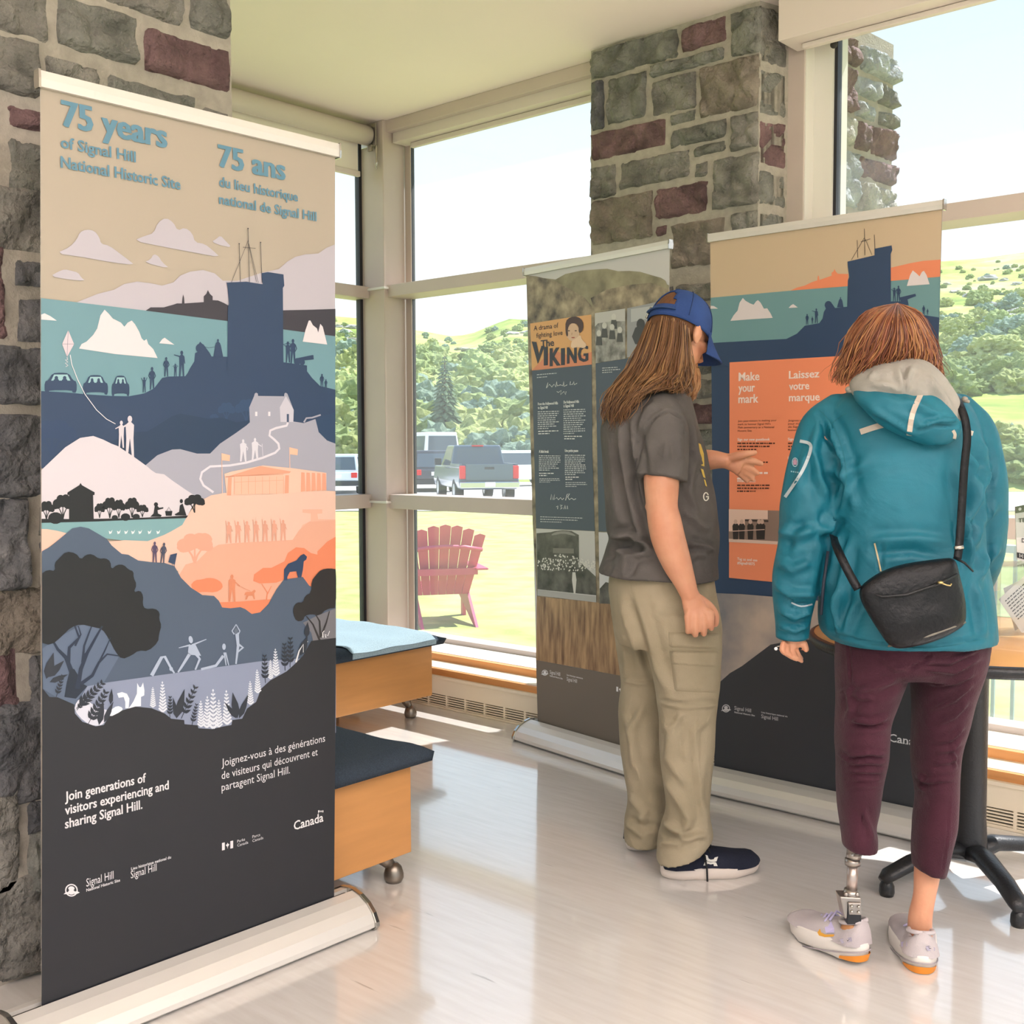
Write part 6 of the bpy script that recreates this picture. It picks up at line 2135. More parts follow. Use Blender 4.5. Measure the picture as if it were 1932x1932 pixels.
# shoes
M_shoe = cloth('navy_knit', '1d2030', '2b2e3e', .8, .5, 600)
M_sole = mat('pale_sole', 'd9ccc2', .6, var=.05)
def shoe(parent, heel, fwd, L_, W_, H_, m_up, m_sole, name='shoe', lift=0.0, toe_up=.012, sole_h=.030, collar=.6):
    f = fwd.normalized()
    l_ = Vector((-f.y, f.x, 0))
    def width(t):
        return W_/2*(0.72+.16*math.sin(min(1, t*1.1)*math.pi)+.26*math.exp(-((t-.68)/.24)**2))*(1 if .06 < t < .93 else (.80 if t <= .06 else .72))
    def P_(t, y, z):
        return heel+f*(t*L_)+l_*y+Vector((0, 0, z+lift*(1-t)+(toe_up*max(0, (t-.72)/.28)**2)))
    t0 = bpy.data.objects.new(name, None)
    COL.objects.link(t0)
    t0.parent = parent
    ORG[t0.name] = ORG[parent.name]
    NT_ = 22
    def outline(k, t, sc=1.0):
        return width(t)*sc
    sole = MB()
    ts = [i/NT_ for i in range(NT_+1)]
    N2 = 9
    rings = []
    for z, sc in ((0.0, .90), (.004, .98), (sole_h*.55, 1.03), (sole_h*.9, 1.0), (sole_h, .95)):
        ring = []
        for i in range(NT_*2):
            a = 2*math.pi*i/(NT_*2)
            t = .5-.5*math.cos(a) if False else None
            c_, s_ = math.cos(a), math.sin(a)
            tt = .5+.5*math.copysign(abs(c_)**.75, c_)*(sc if sc < 1 else 1.0)
            w_ = (.80+.24*math.exp(-((tt-.68)/.26)**2)+.03)*W_/2
            rise = .010*(1-tt)*(1 if z > .02 else 0)
            ring.append(P_(tt, math.copysign(abs(s_)**.8, s_)*w_*sc, z+rise+(.004*math.sin(tt*26) if 0 < z < .01 else 0)))
        rings.append(ring)
    n = NT_*2
    vs = [q_ for r_ in rings for q_ in r_]
    fs = [(i*n+j, i*n+(j+1) % n, (i+1)*n+(j+1) % n, (i+1)*n+j) for i in range(len(rings)-1) for j in range(n)]
    fs += [tuple(range(n-1, -1, -1)), tuple((len(rings)-1)*n+j for j in range(n))]
    sole.add(vs, fs, 0, True)
    sole.build('sole', m_sole, t0)
    up = MB()
    secs = []
    for i in range(NT_+1):
        t = .01+.975*i/NT_
        w_ = (.78+.24*math.exp(-((t-.68)/.26)**2)+.02)*W_/2
        if t < .10:
            w_ *= .40+.60*math.sqrt(max(.02, t/.10))
        if t > .86:
            w_ *= math.sqrt(max(.02, 1-((t-.86)/.14)**2))
        if t < .30:
            h = H_*(1.0-.25*max(0, (t-.08))/.22 - (.14*(1-t/.05)**2 if t < .05 else 0))
        else:
            h = H_*.75+(.42*H_-H_*.75)*((t-.30)/.70)**1.0 if t < 1 else .42*H_
        if t > .9:
            h *= math.sqrt(max(.1, 1-((t-.9)/.10)**2*.75))
        sec = []
        for j in range(11):
            a = math.pi*j/10
            hol = .60*math.exp(-((j-5)/2.4)**2)*max(0, min(1, (t-.03)/.06))*max(0, min(1, (.30-t)/.07))
            sec.append(P_(t, w_*math.copysign(abs(math.cos(a))**.75, math.cos(a))*(1-.35*math.sin(a)*(1 if t < .35 else .3)), sole_h*.8+.010*(1-t)+(h-sole_h*.8)*math.sin(a)**.8*(1-hol)))
        secs.append(sec)
    vs = [q_ for s_ in secs for q_ in s_]
    fs = [(i*11+j, i*11+j+1, (i+1)*11+j+1, (i+1)*11+j) for i in range(NT_) for j in range(10)]
    fs += [tuple(range(10, -1, -1)), tuple(NT_*11+j for j in range(11))]
    up.add(vs, fs, 0, True)
    up.build('upper', m_up, t0)
    return t0, P_
h1 = flr(1247, 1655)
t1 = flr(1426, 1640)
sh, SP = shoe(MAN, h1, t1-h1, .315, .118, .118, M_shoe, M_sole)
h2 = flr(1186, 1606)
shoe(MAN, h2, (t1-h1)*.8+FH*.16, .315, .115, .118, M_shoe, M_sole)
mb = MB()
for i in range(5):
    t = .34+.065*i
    z = .105-.013*i
    mb.tube([SP(t, .035, z-.012), SP(t+.03, 0, z+.006), SP(t+.05, -.035, z-.016)], .0035, 6)
    mb.tube([SP(t, -.035, z-.012), SP(t+.03, 0, z+.008), SP(t+.05, .035, z-.016)], .0035, 6)
mb.tube([SP(.36, -.036, .095), SP(.38, -.052, .075), SP(.385, -.066, .04), SP(.385, -.07, .004)], .003, 6)
mb.build('laces', mat('lace_black', '17171b', .8), sh)
bpy.context.view_layer.update()
ua = []
for cy_, sg in ((1624, 1), ):
    pass
ux, uy = 1343, 1630
ua = [([(1330, 1619), (1337, 1621), (1339, 1627), (1343, 1629), (1349, 1628), (1350, 1625), (1357, 1623), (1354, 1632), (1350, 1633), (1344, 1633), (1337, 1632), (1334, 1628)], 0),
      ([(1329, 1640), (1333, 1631), (1338, 1633), (1343, 1634), (1349, 1633.5), (1353, 1634), (1356, 1641), (1349, 1641), (1348, 1637), (1343, 1638), (1337, 1636.5), (1335, 1640)], 0)]
ua = [([(x-2, y-7) for x, y in p_], m_) for p_, m_ in ua]
decal('shoe_emblem', [c for c in kids(sh) if c.name.startswith('upper')][0], ua, mat('emblem_white', 'dcd8cf', .6), sh)
# cap
M_cap = cloth('cap_twill', '2a4276', '36508a', .85, .3, 500, .1, 8)
def capd(a, b_):      # a round the head (0 = forward), b from rim to top
    e = b_*math.pi/2
    r_ = math.cos(e)**.8
    z = .010+.121*math.sin(e)**.95
    return hd.p((.107*r_)*math.cos(a)-.004, .089*r_*math.sin(a), z-.012*math.cos(a)*0)
cb = MB()
NA, NB = 48, 16
def hole(a, b_):
    return abs(abs(a)-math.pi) < .50 and .16 < b_ < .16+.42*math.sqrt(max(0, 1-((abs(abs(a)-math.pi))/.50)**2))
vs = [capd(-math.pi+2*math.pi*i/NA, j/NB) for j in range(NB+1) for i in range(NA)]
fs = []
for j in range(NB):
    for i in range(NA):
        a = -math.pi+2*math.pi*(i+.5)/NA
        if not hole(a, (j+.5)/NB):
            fs.append((j*NA+i, j*NA+(i+1) % NA, (j+1)*NA+(i+1) % NA, (j+1)*NA+i))
cb.add(vs, fs, 0, True)
cap = cb.build('cap', M_cap, MAN)
sd_ = cap.modifiers.new('thick', 'SOLIDIFY')
sd_.thickness = .004
def brim(u, v, w=0):
    y = (u-.5)*2
    ang = y*1.18
    r0x, r0y = .105*math.cos(ang), .088*math.sin(ang)
    ext = .078*(1-abs(y)**2.6)*v
    return hd.p(r0x+ext, r0y+.012*y*v, .020-.028*v-.030*(y*y)*v*1.3+w)
bb = MB()
bb.grid(lambda u, v: brim(u, v, .0025), 20, 10)
bb.grid(lambda u, v: brim(1-u, v, -.0025), 20, 10)
bb.tube([brim(i/20, 1) for i in range(21)], .0032, 6)
bb.build('brim', M_cap, cap)
stp = MB()
stp.tube([capd(math.pi-.62+1.24*i/12, .10)+(capd(math.pi-.62+1.24*i/12, .1)-hd.C)*.02 for i in range(13)], .0095, 8, 0, True, .28)
stp.build('strap', mat('cap_strap', '2c4a7c', .7), cap)
MB().ball(capd(0, 1), .006).build('button', M_cap, cap)
sm = MB()
for k in range(6):
    a = k*math.pi/3
    sm.tube([capd(a, b_/12)+(capd(a, b_/12)-hd.C)*.012 for b_ in range(1 if k != 3 else 8, 12)], .0013, 5)
sm.build('seams', mat('cap_seam', '213764', .8), cap)
bk = MB()
bk.tube([capd(math.pi-.70, .02)+(capd(math.pi-.7, .02)-hd.C)*.04, capd(math.pi-.70, .2)+(capd(math.pi-.7, .2)-hd.C)*.04], .004, 8)
bk.build('buckle', M_steel, cap)
# hair and beard
M_hair = hair_mat('hair_brown', '4a2f1c', '70492a', '9a744a')
rnd = random.Random(2)
hb_ = MB()
GM = ["1228,592,.02 1204,652,0 1182,695,-.01 1150,738,-.03 1139,775,-.04 1142,806,-.04",
      "1238,592,-.03 1218,655,-.06 1200,702,-.07 1174,742,-.11 1160,778,-.12 1160,815,-.12",
      "1254,594,-.07 1243,656,-.10 1225,700,-.12 1200,732,-.16 1182,768,-.18 1172,800,-.18",
      "1272,600,-.085 1266,656,-.11 1254,692,-.135 1243,712,-.17 1216,732,-.20 1192,752,-.20",
      "1289,606,-.085 1286,660,-.105 1279,695,-.125 1272,716,-.15 1266,728,-.18 1255,734,-.19",
      "1300,618,-.075 1302,672,-.085 1304,702,-.09 1300,728,-.10 1294,745,-.10 1288,757,-.10"]
strands(hb_, DM, GM, 520, rnd, .0026, 5.5, 6.0, .12, 14)
strands(hb_, DM, GM, 260, rnd, .0013, 8.0, 11.0, .18, 14)
back = ["1232,600,.03 1210,650,.03 1190,695,.03 1160,735,.02 1148,770,0 1150,800,0", "1260,600,.06 1245,650,.06 1225,690,.06 1205,720,.05 1190,735,.03 1180,745,.02"]
strands(hb_, DM, back, 120, rnd, .003, 3, 8)
capf = ["1232,606,.0 1236,596,-.01 1244,588,-.02", "1246,608,-.05 1250,592,-.05 1254,584,-.045", "1266,610,-.06 1264,594,-.06 1262,584,-.05"]
strands(hb_, DM, capf, 60, rnd, .004, 1, 2)
hb_.build('hair', M_hair, MAN, recalc=False)
MB().grid(lambda u, v: hd.C+(capd(math.pi-.6+1.2*u, .08+.6*v)-hd.C)*.968, 12, 8).build('hair_crown', mat('hair_under', '5a3a20', .8, col2='70482a', vscale=60, stretch=(3, 3, .4)), MAN, recalc=False)
core = MB()
core.ball(hd.p(-.026, 0, .018), (.081, .080, .094), 0, 24, 16, hd.M)
limb_(core, DM, [(1262, 625, 0, 34), (1252, 665, -.02, 36), (1232, 700, -.03, 36), (1200, 730, -.05, 30), (1170, 765, -.06, 20)], 16)
limb_(core, DM, [(1290, 650, -.03, 16), (1294, 690, -.03, 17), (1284, 722, -.04, 18)], 12)
fuse('hair_mass', core, mat('hair_under', '5a3a20', .8), MAN, .008, 3)
bd = MB()
GB = ["1303,668,-.06 1308,700,-.05 1308,730,-.04 1300,752,-.03", "1312,692,-.02 1316,712,-.0 1311,738,.0 1302,756,.0", "1318,694,.02 1320,712,.03 1314,738,.03 1304,758,.02", "1312,696,.06 1316,715,.06 1310,740,.05 1300,757,.04"]
strands(bd, DM, GB, 200, rnd, .0024, 2.5, 2.5, .10, 9)
b_ = MB()
limb_(b_, DM, [(1302, 688, .01, 15), (1303, 712, .01, 14), (1298, 736, .01, 11), (1293, 750, .01, 7)], 12)
bd.add(b_.v, b_.f, 0, True)
bd.build('beard', hair_mat('beard_brown', '7a4c2c', '9a683e', 'b98a5c'), MAN, recalc=False)
# ------------------------------------------------------------------ the woman
DW = 2.80
q = flr(1700, 1790)
WOM = thing('person', (q.x, q.y, 0), 'person seen from behind in a teal rain jacket and maroon trousers with a prosthetic leg', 'person')
hw = Head(at(1682, 668, DW+.02), math.radians(78), math.radians(26), 0, .95)
mb = MB()
hw.skull(mb)
limb_(mb, DW, [(1685, 680, .0, 44), (1690, 730, -.03, 48), (1695, 780, -.02, 60)], 18)
rowloft(mb, DW, [(780, 1590, 1800, .02, .07), (850, 1570, 1820, .02, .08), (1000, 1590, 1820, .02, .08), (1150, 1585, 1830, .02, .09), (1230, 1595, 1840, .02, .10)], 26)
limb_(mb, DW, [(1650, 1200, .0, 50), (1630, 1350, 0, 38), (1620, 1480, 0, 30), (1612, 1560, -.0, 24)], 16)
limb_(mb, DW, [(1790, 1200, .0, 52), (1772, 1350, 0, 36), (1767, 1480, 0, 28), (1758, 1560, -.005, 27), (1750, 1640, -.01, 24.5), (1744, 1690, -.01, 20.5), (1736, 1732, -.0, 22), (1737, 1770, .015, 22), (1742, 1790, .03, 20)], 20)
limb_(mb, DW, [(1560, 800, .0, 30), (1525, 920, .0, 30), (1512, 1040, -.0, 26), (1500, 1130, .02, 22), (1494, 1200, .02, 18)], 16)
limb_(mb, DW, [(1830, 810, .0, 28), (1850, 930, .0, 30), (1850, 1000, .03, 26), (1840, 1060, .09, 25), (1830, 1105, .18, 22), (1822, 1140, .30, 16)], 16)
# left hand hanging from the cuff
def hand_w(mb):
    D = DW+.015
    limb_(mb, D, [(1494, 1195, 0, 18), (1494, 1212, 0, 20), (1495, 1222, 0, 20)], 14, flat=.55)
    for (a, b_, c, dz, r) in (((1478, 1214), (1476, 1228), (1489, 1238), -.022, 5.4), ((1484, 1216), (1487, 1234), (1503, 1245), -.014, 5.6), ((1491, 1217), (1498, 1236), (1513, 1248), -.004, 5.4), ((1498, 1216), (1505, 1232), (1513, 1243), .008, 5.0)):
        limb_(mb, D, [(a[0], a[1], dz, r*1.05), (b_[0], b_[1], dz-.006, r), (c[0], c[1], dz+.010, r*.72)], 12)
    limb_(mb, D, [(1506, 1204, .0, 8), (1517, 1215, -.004, 7), (1521, 1226, -.004, 5.6)], 12)
    # right hand, forward of the body
    limb_(mb, DW, [(1822, 1140, .30, 15), (1806, 1142, .36, 17), (1795, 1146, .41, 14)], 14, flat=.6)
    for i in range(4):
        limb_(mb, DW, [(1803-i*3, 1136+i*5, .40, 6), (1790-i*3, 1142+i*5, .44, 5.5), (1783-i*2, 1152+i*4, .455, 4.5)], 10)
    limb_(mb, DW, [(1812, 1150, .35, 7), (1800, 1160, .38, 6), (1792, 1166, .40, 5)], 10)
hand_w(mb)
fuse('body', mb, M_skin, WOM, 0.0042, 2)
hw.eyes(WOM)
rg = MB().tube([at(1471+7*math.cos(a), 1222+3*math.sin(a), DW-.005+.006*math.sin(a)) for a in [i*.524 for i in range(13)]], .0012, 6)
rg.ball(at(1464, 1224, DW-.006), .0045, 1)
rg.build('ring', [M_steel, mat('gem_white', 'f0eef0', .1, spec=.9)], WOM)
# jacket
M_jac = cloth('teal_shell', '0a5a6c', '106b7e', .55, .12, 500, .30, 7, var=.05, vsc=4, spec=.4)
mb = MB()
rowloft(mb, DW, [(722, 1640, 1752, -.02, .085), (738, 1605, 1790, -.01, .105), (758, 1568, 1815, 0, .125), (790, 1553, 1836, .0, .14), (850, 1548, 1850, .0, .15), (930, 1556, 1852, .0, .155), (1000, 1563, 1850, .0, .155), (1060, 1556, 1856, .0, .16), (1104, 1551, 1862, .0, .165), (1160, 1550, 1868, .0, .172), (1190, 1554, 1870, .0, .175), (1204, 1568, 1871, .0, .172, -2), (1208, 1572, 1870, .0, .17, -2)], 44, .88)
limb_(mb, DW, [(1580, 775, .0, 34), (1556, 805, -.0, 43), (1540, 850, -.0, 46), (1528, 900, -.0, 47), (1521, 960, -.0, 49), (1515, 1030, -.0, 48), (1503, 1090, .0, 45), (1497, 1140, .01, 37.5), (1495, 1180, .015, 33), (1495, 1206, .018, 31)], 26, ends=False)
limb_(mb, DW, [(1810, 775, .0, 34), (1832, 810, .0, 42), (1846, 860, .0, 44), (1852, 920, .0, 46), (1852, 980, .02, 47), (1848, 1040, .06, 45), (1838, 1085, .13, 40), (1826, 1115, .22, 32), (1818, 1135, .29, 25)], 26, ends=False)
JF = [("1573,970 1560,1000 1545,1000", 8, .014), ("1545,780 1560,820 1585,870 1592,920 1575,965", 4, -.008), ("1560,790 1580,830 1596,880 1588,950", 8, .010), ("1545,800 1535,850 1545,900 1565,950", 8, .009), ("1525,830 1515,880 1500,930", 8, .006),
      ("1470,1000 1500,1010 1540,1000", 9, .008), ("1470,1060 1495,1075 1530,1060", 8, .008), ("1462,1100 1490,1120 1540,1120", 7, .010), ("1470,1150 1500,1165 1530,1150", 6, .010), ("1468,1180 1500,1190 1525,1178", 5, .009), ("1480,1040 1500,1000 1520,980", 9, -.006),
      ("1470,1118 1500,1140 1535,1140", 2.5, -.006), ("1580,1000 1575,1060 1560,1120", 7, .010), ("1600,1020 1590,1080 1575,1150", 8, .010), ("1590,1110 1578,1150 1582,1195", 6, .010), ("1620,1130 1600,1170 1590,1200", 8, .008),
      ("1640,1020 1720,1015 1790,1022", 8, .006), ("1650,1045 1720,1040 1780,1050", 7, -.005), ("1820,850 1840,880 1838,940 1820,1000 1828,1060", 6, .012), ("1850,830 1860,880 1842,930", 7, .010), ("1862,880 1845,940 1832,1000", 7, .012), ("1880,950 1850,990 1835,1040", 8, .010), ("1885,1030 1860,1060 1845,1095", 8, .010),
      ("1812,960 1820,1010 1835,1080", 7, .009), ("1800,880 1812,930 1815,980", 8, .007), ("1840,1100 1850,1150 1856,1205", 7, .008), ("1560,1194 1644,1213 1756,1219 1868,1202", 3, -.005), ("1664,1026 1662,1078", 4, -.003), ("1556,880 1590,900 1640,870", 9, .006), ("1612,960 1605,930 1600,890", 8, .006)]
JF = [(p_, w_, a_*1.6) for p_, w_, a_ in JF]
jac = fuse('jacket', mb, M_jac, WOM, 0.0068, 4, JF, .0035, (9, 9, 6))
# hood, hanging on the back
M_lin = cloth('grey_lining', '8f8b84', 'a39e95', .7, .15, 400, .25, 9)
M_refl = mat('reflective_tape', 'b7aa9c', .4)
hm_ = MB()
rowloft(hm_, DW, [(735, 1610, 1765, -.125, .045), (752, 1612, 1778, -.150, .055), (775, 1632, 1795, -.168, .055), (800, 1660, 1812, -.172, .05), (820, 1695, 1812, -.168, .04), (832, 1722, 1802, -.163, .03), (840, 1745, 1785, -.160, .02)], 34, .9)
HF = [("1735,812 1760,802 1810,800", 3.5, -.010), ("1735,806 1770,795 1812,794", 5, .010), ("1640,770 1690,800 1730,822", 5, .007), ("1700,745 1740,770 1790,790", 7, .006), ("1650,745 1700,760 1760,770", 7, .005)]
hood = fuse('hood', hm_, M_jac, WOM, .006, 3, HF, .002, (9, 9, 9))
ln = MB()
rowloft(ln, DW, [(677, 1690, 1725, -.06, .05), (686, 1655, 1748, -.075, .07), (700, 1622, 1765, -.085, .085), (718, 1606, 1782, -.10, .09), (736, 1606, 1796, -.115, .08), (752, 1620, 1808, -.13, .06), (775, 1680, 1814, -.145, .045), (795, 1760, 1816, -.15, .03)], 34, .9)
LF = [("1690,695 1700,715 1706,735", 6, .008), ("1722,692 1712,715 1714,735", 5, .008), ("1640,722 1680,728 1700,738", 6, .008), ("1655,700 1640,715", 6, .006), ("1706,690 1708,738", 3.5, -.008), ("1750,710 1775,740 1795,770", 7, .008)]
lining = fuse('hood_lining', ln, M_lin, hood, .006, 3, LF, .002, (9, 9, 9))
bpy.context.view_layer.update()
decal('reflective_strip', hood, strip('1738,742 1722,780 1715,822', 10), M_refl, hood)
decal('reflective_strip', hood, strip('1798,812 1802,820 1800,830', 6), M_refl, hood)
decal('yoke_strip', jac, strip('1623,815 1650,806 1680,798', 11), M_refl, jac)
decal('yoke_strip', jac, strip('1822,814 1836,818', 9), M_refl, jac)
M_pip = mat('grey_piping', 'a9b4b8', .5)
decal('sleeve_piping', jac, strip('1509,832 1527,837 1529,850 1518,880 1503,906 1481,938', 6, 5), M_pip, jac, .003)
decal('cuff_piping', jac, strip('1493,1137 1512,1144 1533,1140', 3), M_pip, jac, .003)
decal('back_seam', jac, strip('1650,1025 1656,1050 1662,1078', 3), mat('seam_tan', 'b0a07c', .6), jac, .003)
M_seam = mat('dark_seam', '0e6370', .7)
for q_ in ('1544,772 1570,800 1590,850 1597,900 1588,960', '1597,780 1580,790 1560,806', '1644,1216 1756,1222 1860,1205'):
    decal('seam', jac, strip(q_, 1.6), M_seam, jac, .0015)
lg_ = [(q_, 0) for q_ in ringp(1500, 872, 6, 9, 1.6, 14)]+[([(1496, 870), (1500, 864), (1504, 870), (1503, 877), (1497, 877)], 1)]
lg_ += [([(1492+i*4, 888+i*.6), (1494.6+i*4, 888.4+i*.6), (1494.6+i*4, 891+i*.6), (1492+i*4, 890.6+i*.6)], 0) for i in range(4)]
decal('sleeve_emblem', jac, lg_, [mat('emblem_grey', '8fb4bf', .6), mat('emblem_pink', 'b08a9c', .6)], jac, .003)
tg = MB()
for x, y in ((1601, 735), (1820, 754)):
    tg.ball(at(x, y, DW-.10), .008)
    tg.tube([at(x-4, y+2, DW-.10), at(x+9, y+4, DW-.11)], .004, 8)
tg.build('hood_toggle', mat('toggle_grey', '8d857a', .4), jac)
op = MB()
op.tube([at(1562, 1040, DW-.06), at(1554, 1100, DW-.07), at(1549, 1160, DW-.07)], .004, 8)
op.build('front_zip', mat('zip_navy', '1c2434', .6), jac)
# trousers
M_vel = cloth('maroon_velvet', '331420', '48202f', .8, .3, 300, .2, 9, sheen=.1, var=.1, vsc=6)
mb = MB()
rowloft(mb, DW, [(1180, 1585, 1858, .0, .135), (1207, 1579, 1863, 0, .14), (1230, 1579, 1861, 0, .14), (1255, 1579, 1853, 0, .135), (1272, 1585, 1845, 0, .11)], 40, .92)
rowloft(mb, DW, [(1235, 1579, 1722, 0, .115), (1272, 1579, 1710, 0, .112), (1312, 1581, 1694, 0, .105), (1359, 1580, 1677, 0, .095), (1395, 1578, 1674, 0, .09), (1434, 1580, 1672, 0, .085), (1481, 1580, 1661, .0, .08), (1523, 1583, 1656, .0, .075), (1555, 1587, 1650, .0, .07), (1576, 1590, 1653, .0, .07), (1596, 1592, 1653, 0, .07), (1598, 1593, 1652, 0, .068)], 34, .95)
rowloft(mb, DW, [(1235, 1712, 1860, 0, .115), (1268, 1720, 1850, 0, .112), (1312, 1726, 1834, 0, .105), (1364, 1726, 1821, 0, .098), (1410, 1724, 1808, 0, .09), (1453, 1725, 1804, 0, .085), (1504, 1733, 1802, 0, .08), (1551, 1727, 1801, -.01, .075), (1600, 1724, 1791, -.015, .068), (1630, 1724, 1784, -.02, .062, 4), (1641, 1725, 1781, -.02, .06, 6), (1643, 1726, 1780, -.02, .058, 6)], 34, .95)
VF = [("1605,1310 1640,1297 1690,1285", 5, .008), ("1605,1335 1650,1318 1700,1290", 6, -.006), ("1602,1305 1622,1316 1660,1322", 4, .006), ("1580,1308 1600,1303 1606,1340 1595,1356", 5, .008), ("1605,1358 1640,1365 1676,1352", 4, .012), ("1610,1368 1650,1372 1675,1366", 3.5, -.010),
      ("1600,1425 1640,1420 1672,1424", 4, .009), ("1600,1440 1640,1438 1670,1440", 3.5, .009), ("1602,1455 1640,1455 1667,1457", 3.5, .009), ("1605,1470 1640,1472 1664,1470", 3.5, .008), ("1600,1432 1640,1430 1670,1432", 2.5, -.006), ("1610,1484 1660,1480", 3.5, .006), ("1578,1420 1600,1435", 3, .007),
      ("1625,1520 1640,1560 1648,1590", 5, .006), ("1626,1500 1627,1595", 1.6, -.004), ("1740,1262 1800,1268 1850,1240", 4, .010), ("1735,1250 1790,1250 1850,1225", 4, .008), ("1750,1290 1800,1288 1840,1270", 4, .009), ("1760,1340 1800,1320 1835,1290", 4, .010), ("1770,1366 1800,1352 1825,1325", 4, .009),
      ("1760,1400 1795,1395 1818,1370", 3.5, .009), ("1765,1418 1795,1415 1812,1400", 3.5, .009), ("1760,1440 1790,1438 1806,1425", 3.5, .008), ("1727,1460 1745,1475 1800,1470", 3.5, .010), ("1730,1480 1745,1490", 4, .008), ("1790,1500 1787,1580 1777,1645", 1.8, -.005), ("1796,1400 1803,1450", 3, .006), ("1600,1210 1606,1290", 2, -.005), ("1655,1235 1690,1262 1714,1262", 5, .006), ("1714,1264 1740,1250 1760,1232", 3, -.008)]
wtr = fuse('trousers', mb, M_vel, WOM, 0.0058, 3, VF, .002, (9, 9, 6))
# prosthetic lower leg
M_ti = mat('prosthesis_metal', 'a89f98', .28, .9)
M_tid = mat('prosthesis_black', '1d1d22', .4)
zt = lambda x, y, dd=0: at(x, y, DW+dd)
pr = thing('dummy', (0, 0, 0), None, None)
bpy.data.objects.remove(pr)
def rod(name, pts, r, m, n=20):
    return MB().tube([zt(*q_) for q_ in pts], r, n).build(name, m, WOM)
pe = bpy.data.objects.new('prosthetic_leg', None)
COL.objects.link(pe)
pe.parent = WOM
ORG[pe.name] = ORG[WOM.name]
MB().tube([zt(1612, 1560), zt(1612, 1612)], .019, 20).build('socket_adapter', M_ti, pe)
cl = MB().tube([zt(1613, 1604), zt(1611, 1612), zt(1610, 1622)], [.0195, .0185, .018], 20)
cl.tube([zt(1609, 1620), zt(1609, 1632)], .0195, 20)
cl.build('upper_clamp', M_ti, pe)
MB().tube([zt(1609, 1632), zt(1607, 1686)], .0135, 20).build('pylon', mat('pylon_tube', 'b9aaa2', .3, .75), pe)
k_ = MB().tube([zt(1607, 1678), zt(1606, 1692)], [.0185, .021], 20)
for x in (1596, 1617):
    k_.tube([zt(x, 1687, -.02), zt(x, 1687, .0)], .006, 10)
k_.build('lower_clamp', M_ti, pe)
ab = MB()
c_ = [zt(1585, 1692, -.022), zt(1625, 1694, -.022), zt(1626, 1732, -.022), zt(1594, 1734, -.022)]
ab.add(c_+[p_+FH*.045 for p_ in c_], [(0, 1, 2, 3), (7, 6, 5, 4), (0, 4, 5, 1), (1, 5, 6, 2), (2, 6, 7, 3), (3, 7, 4, 0)])
ab.build('ankle_block', M_ti, pe, bevel=.003)
c_ = [zt(1600, 1702, -.026), zt(1624, 1703, -.026), zt(1626, 1745, -.026), zt(1598, 1745, -.026)]
MB().add(c_+[p_+FH*.03 for p_ in c_], [(0, 1, 2, 3), (7, 6, 5, 4), (0, 4, 5, 1), (1, 5, 6, 2), (2, 6, 7, 3), (3, 7, 4, 0)]).build('foot_core', M_tid, pe, bevel=.003)
c_ = [zt(1601, 1704, -.030), zt(1625, 1704, -.030), zt(1626, 1727, -.030), zt(1602, 1726, -.030)]
MB().add(c_+[p_+FH*.008 for p_ in c_], [(0, 1, 2, 3), (7, 6, 5, 4), (0, 4, 5, 1), (1, 5, 6, 2), (2, 6, 7, 3), (3, 7, 4, 0)]).build('screw_plate', M_ti, pe, bevel=.002)
for x, y in ((1607, 1710), (1620, 1711), (1607, 1720), (1620, 1721)):
    MB().tube([zt(x, y, -.033), zt(x, y, -.028)], .0042, 12).build('screw', M_steel, pe)
MB().tube([zt(1612, 1738, .0), zt(1606, 1755, .01), zt(1596, 1778, .03)], [.024, .026, .024], 18).build('foot_shell', mat('foot_shell', 'b07a4c', .6), pe)
# running shoes
M_wk = cloth('white_knit', 'b3a9ac', 'c6bdbe', .8, .3, 500)
M_wsole = mat('white_foam', 'ded7d0', .6)
M_or = mat('orange_rubber', 'e08a2a', .6)
hl = flr(1626, 1822)
hl = hl-FH*.0
dl = (-RH*.44+FH*.90).normalized()
s1, SPL = shoe(WOM, hl-dl*.01, dl, .262, .110, .106, M_wk, M_wsole, 'shoe', .012, .012, .040)
hr = flr(1741, 1840)
dr = (RH*.20+FH*1.0).normalized()
s2, SPR = shoe(WOM, hr, dr, .262, .110, .106, M_wk, M_wsole, 'shoe', .0, .012, .040)
bpy.context.view_layer.update()
for sx_, P2, in ((s1, SPL), (s2, SPR)):
    cl = MB()
    for i in range(9):
        a = -1.2+2.4*i/8
    ring_ = [P2(.035+.125*(1-math.cos(a)), .030*math.sin(a), .094+.008*math.cos(a)) for a in [i*6.2832/20 for i in range(21)]]
    cl.tube(ring_, .0055, 8)
    cl.build('collar', mat('collar_grey', 'bdb4b6', .8), sx_)
sl_, sr_ = [c for c in kids(s1) if c.name.startswith('sole')][0], [c for c in kids(s2) if c.name.startswith('sole')][0]
u1, u2 = [c for c in kids(s1) if c.name.startswith('upper')][0], [c for c in kids(s2) if c.name.startswith('upper')][0]
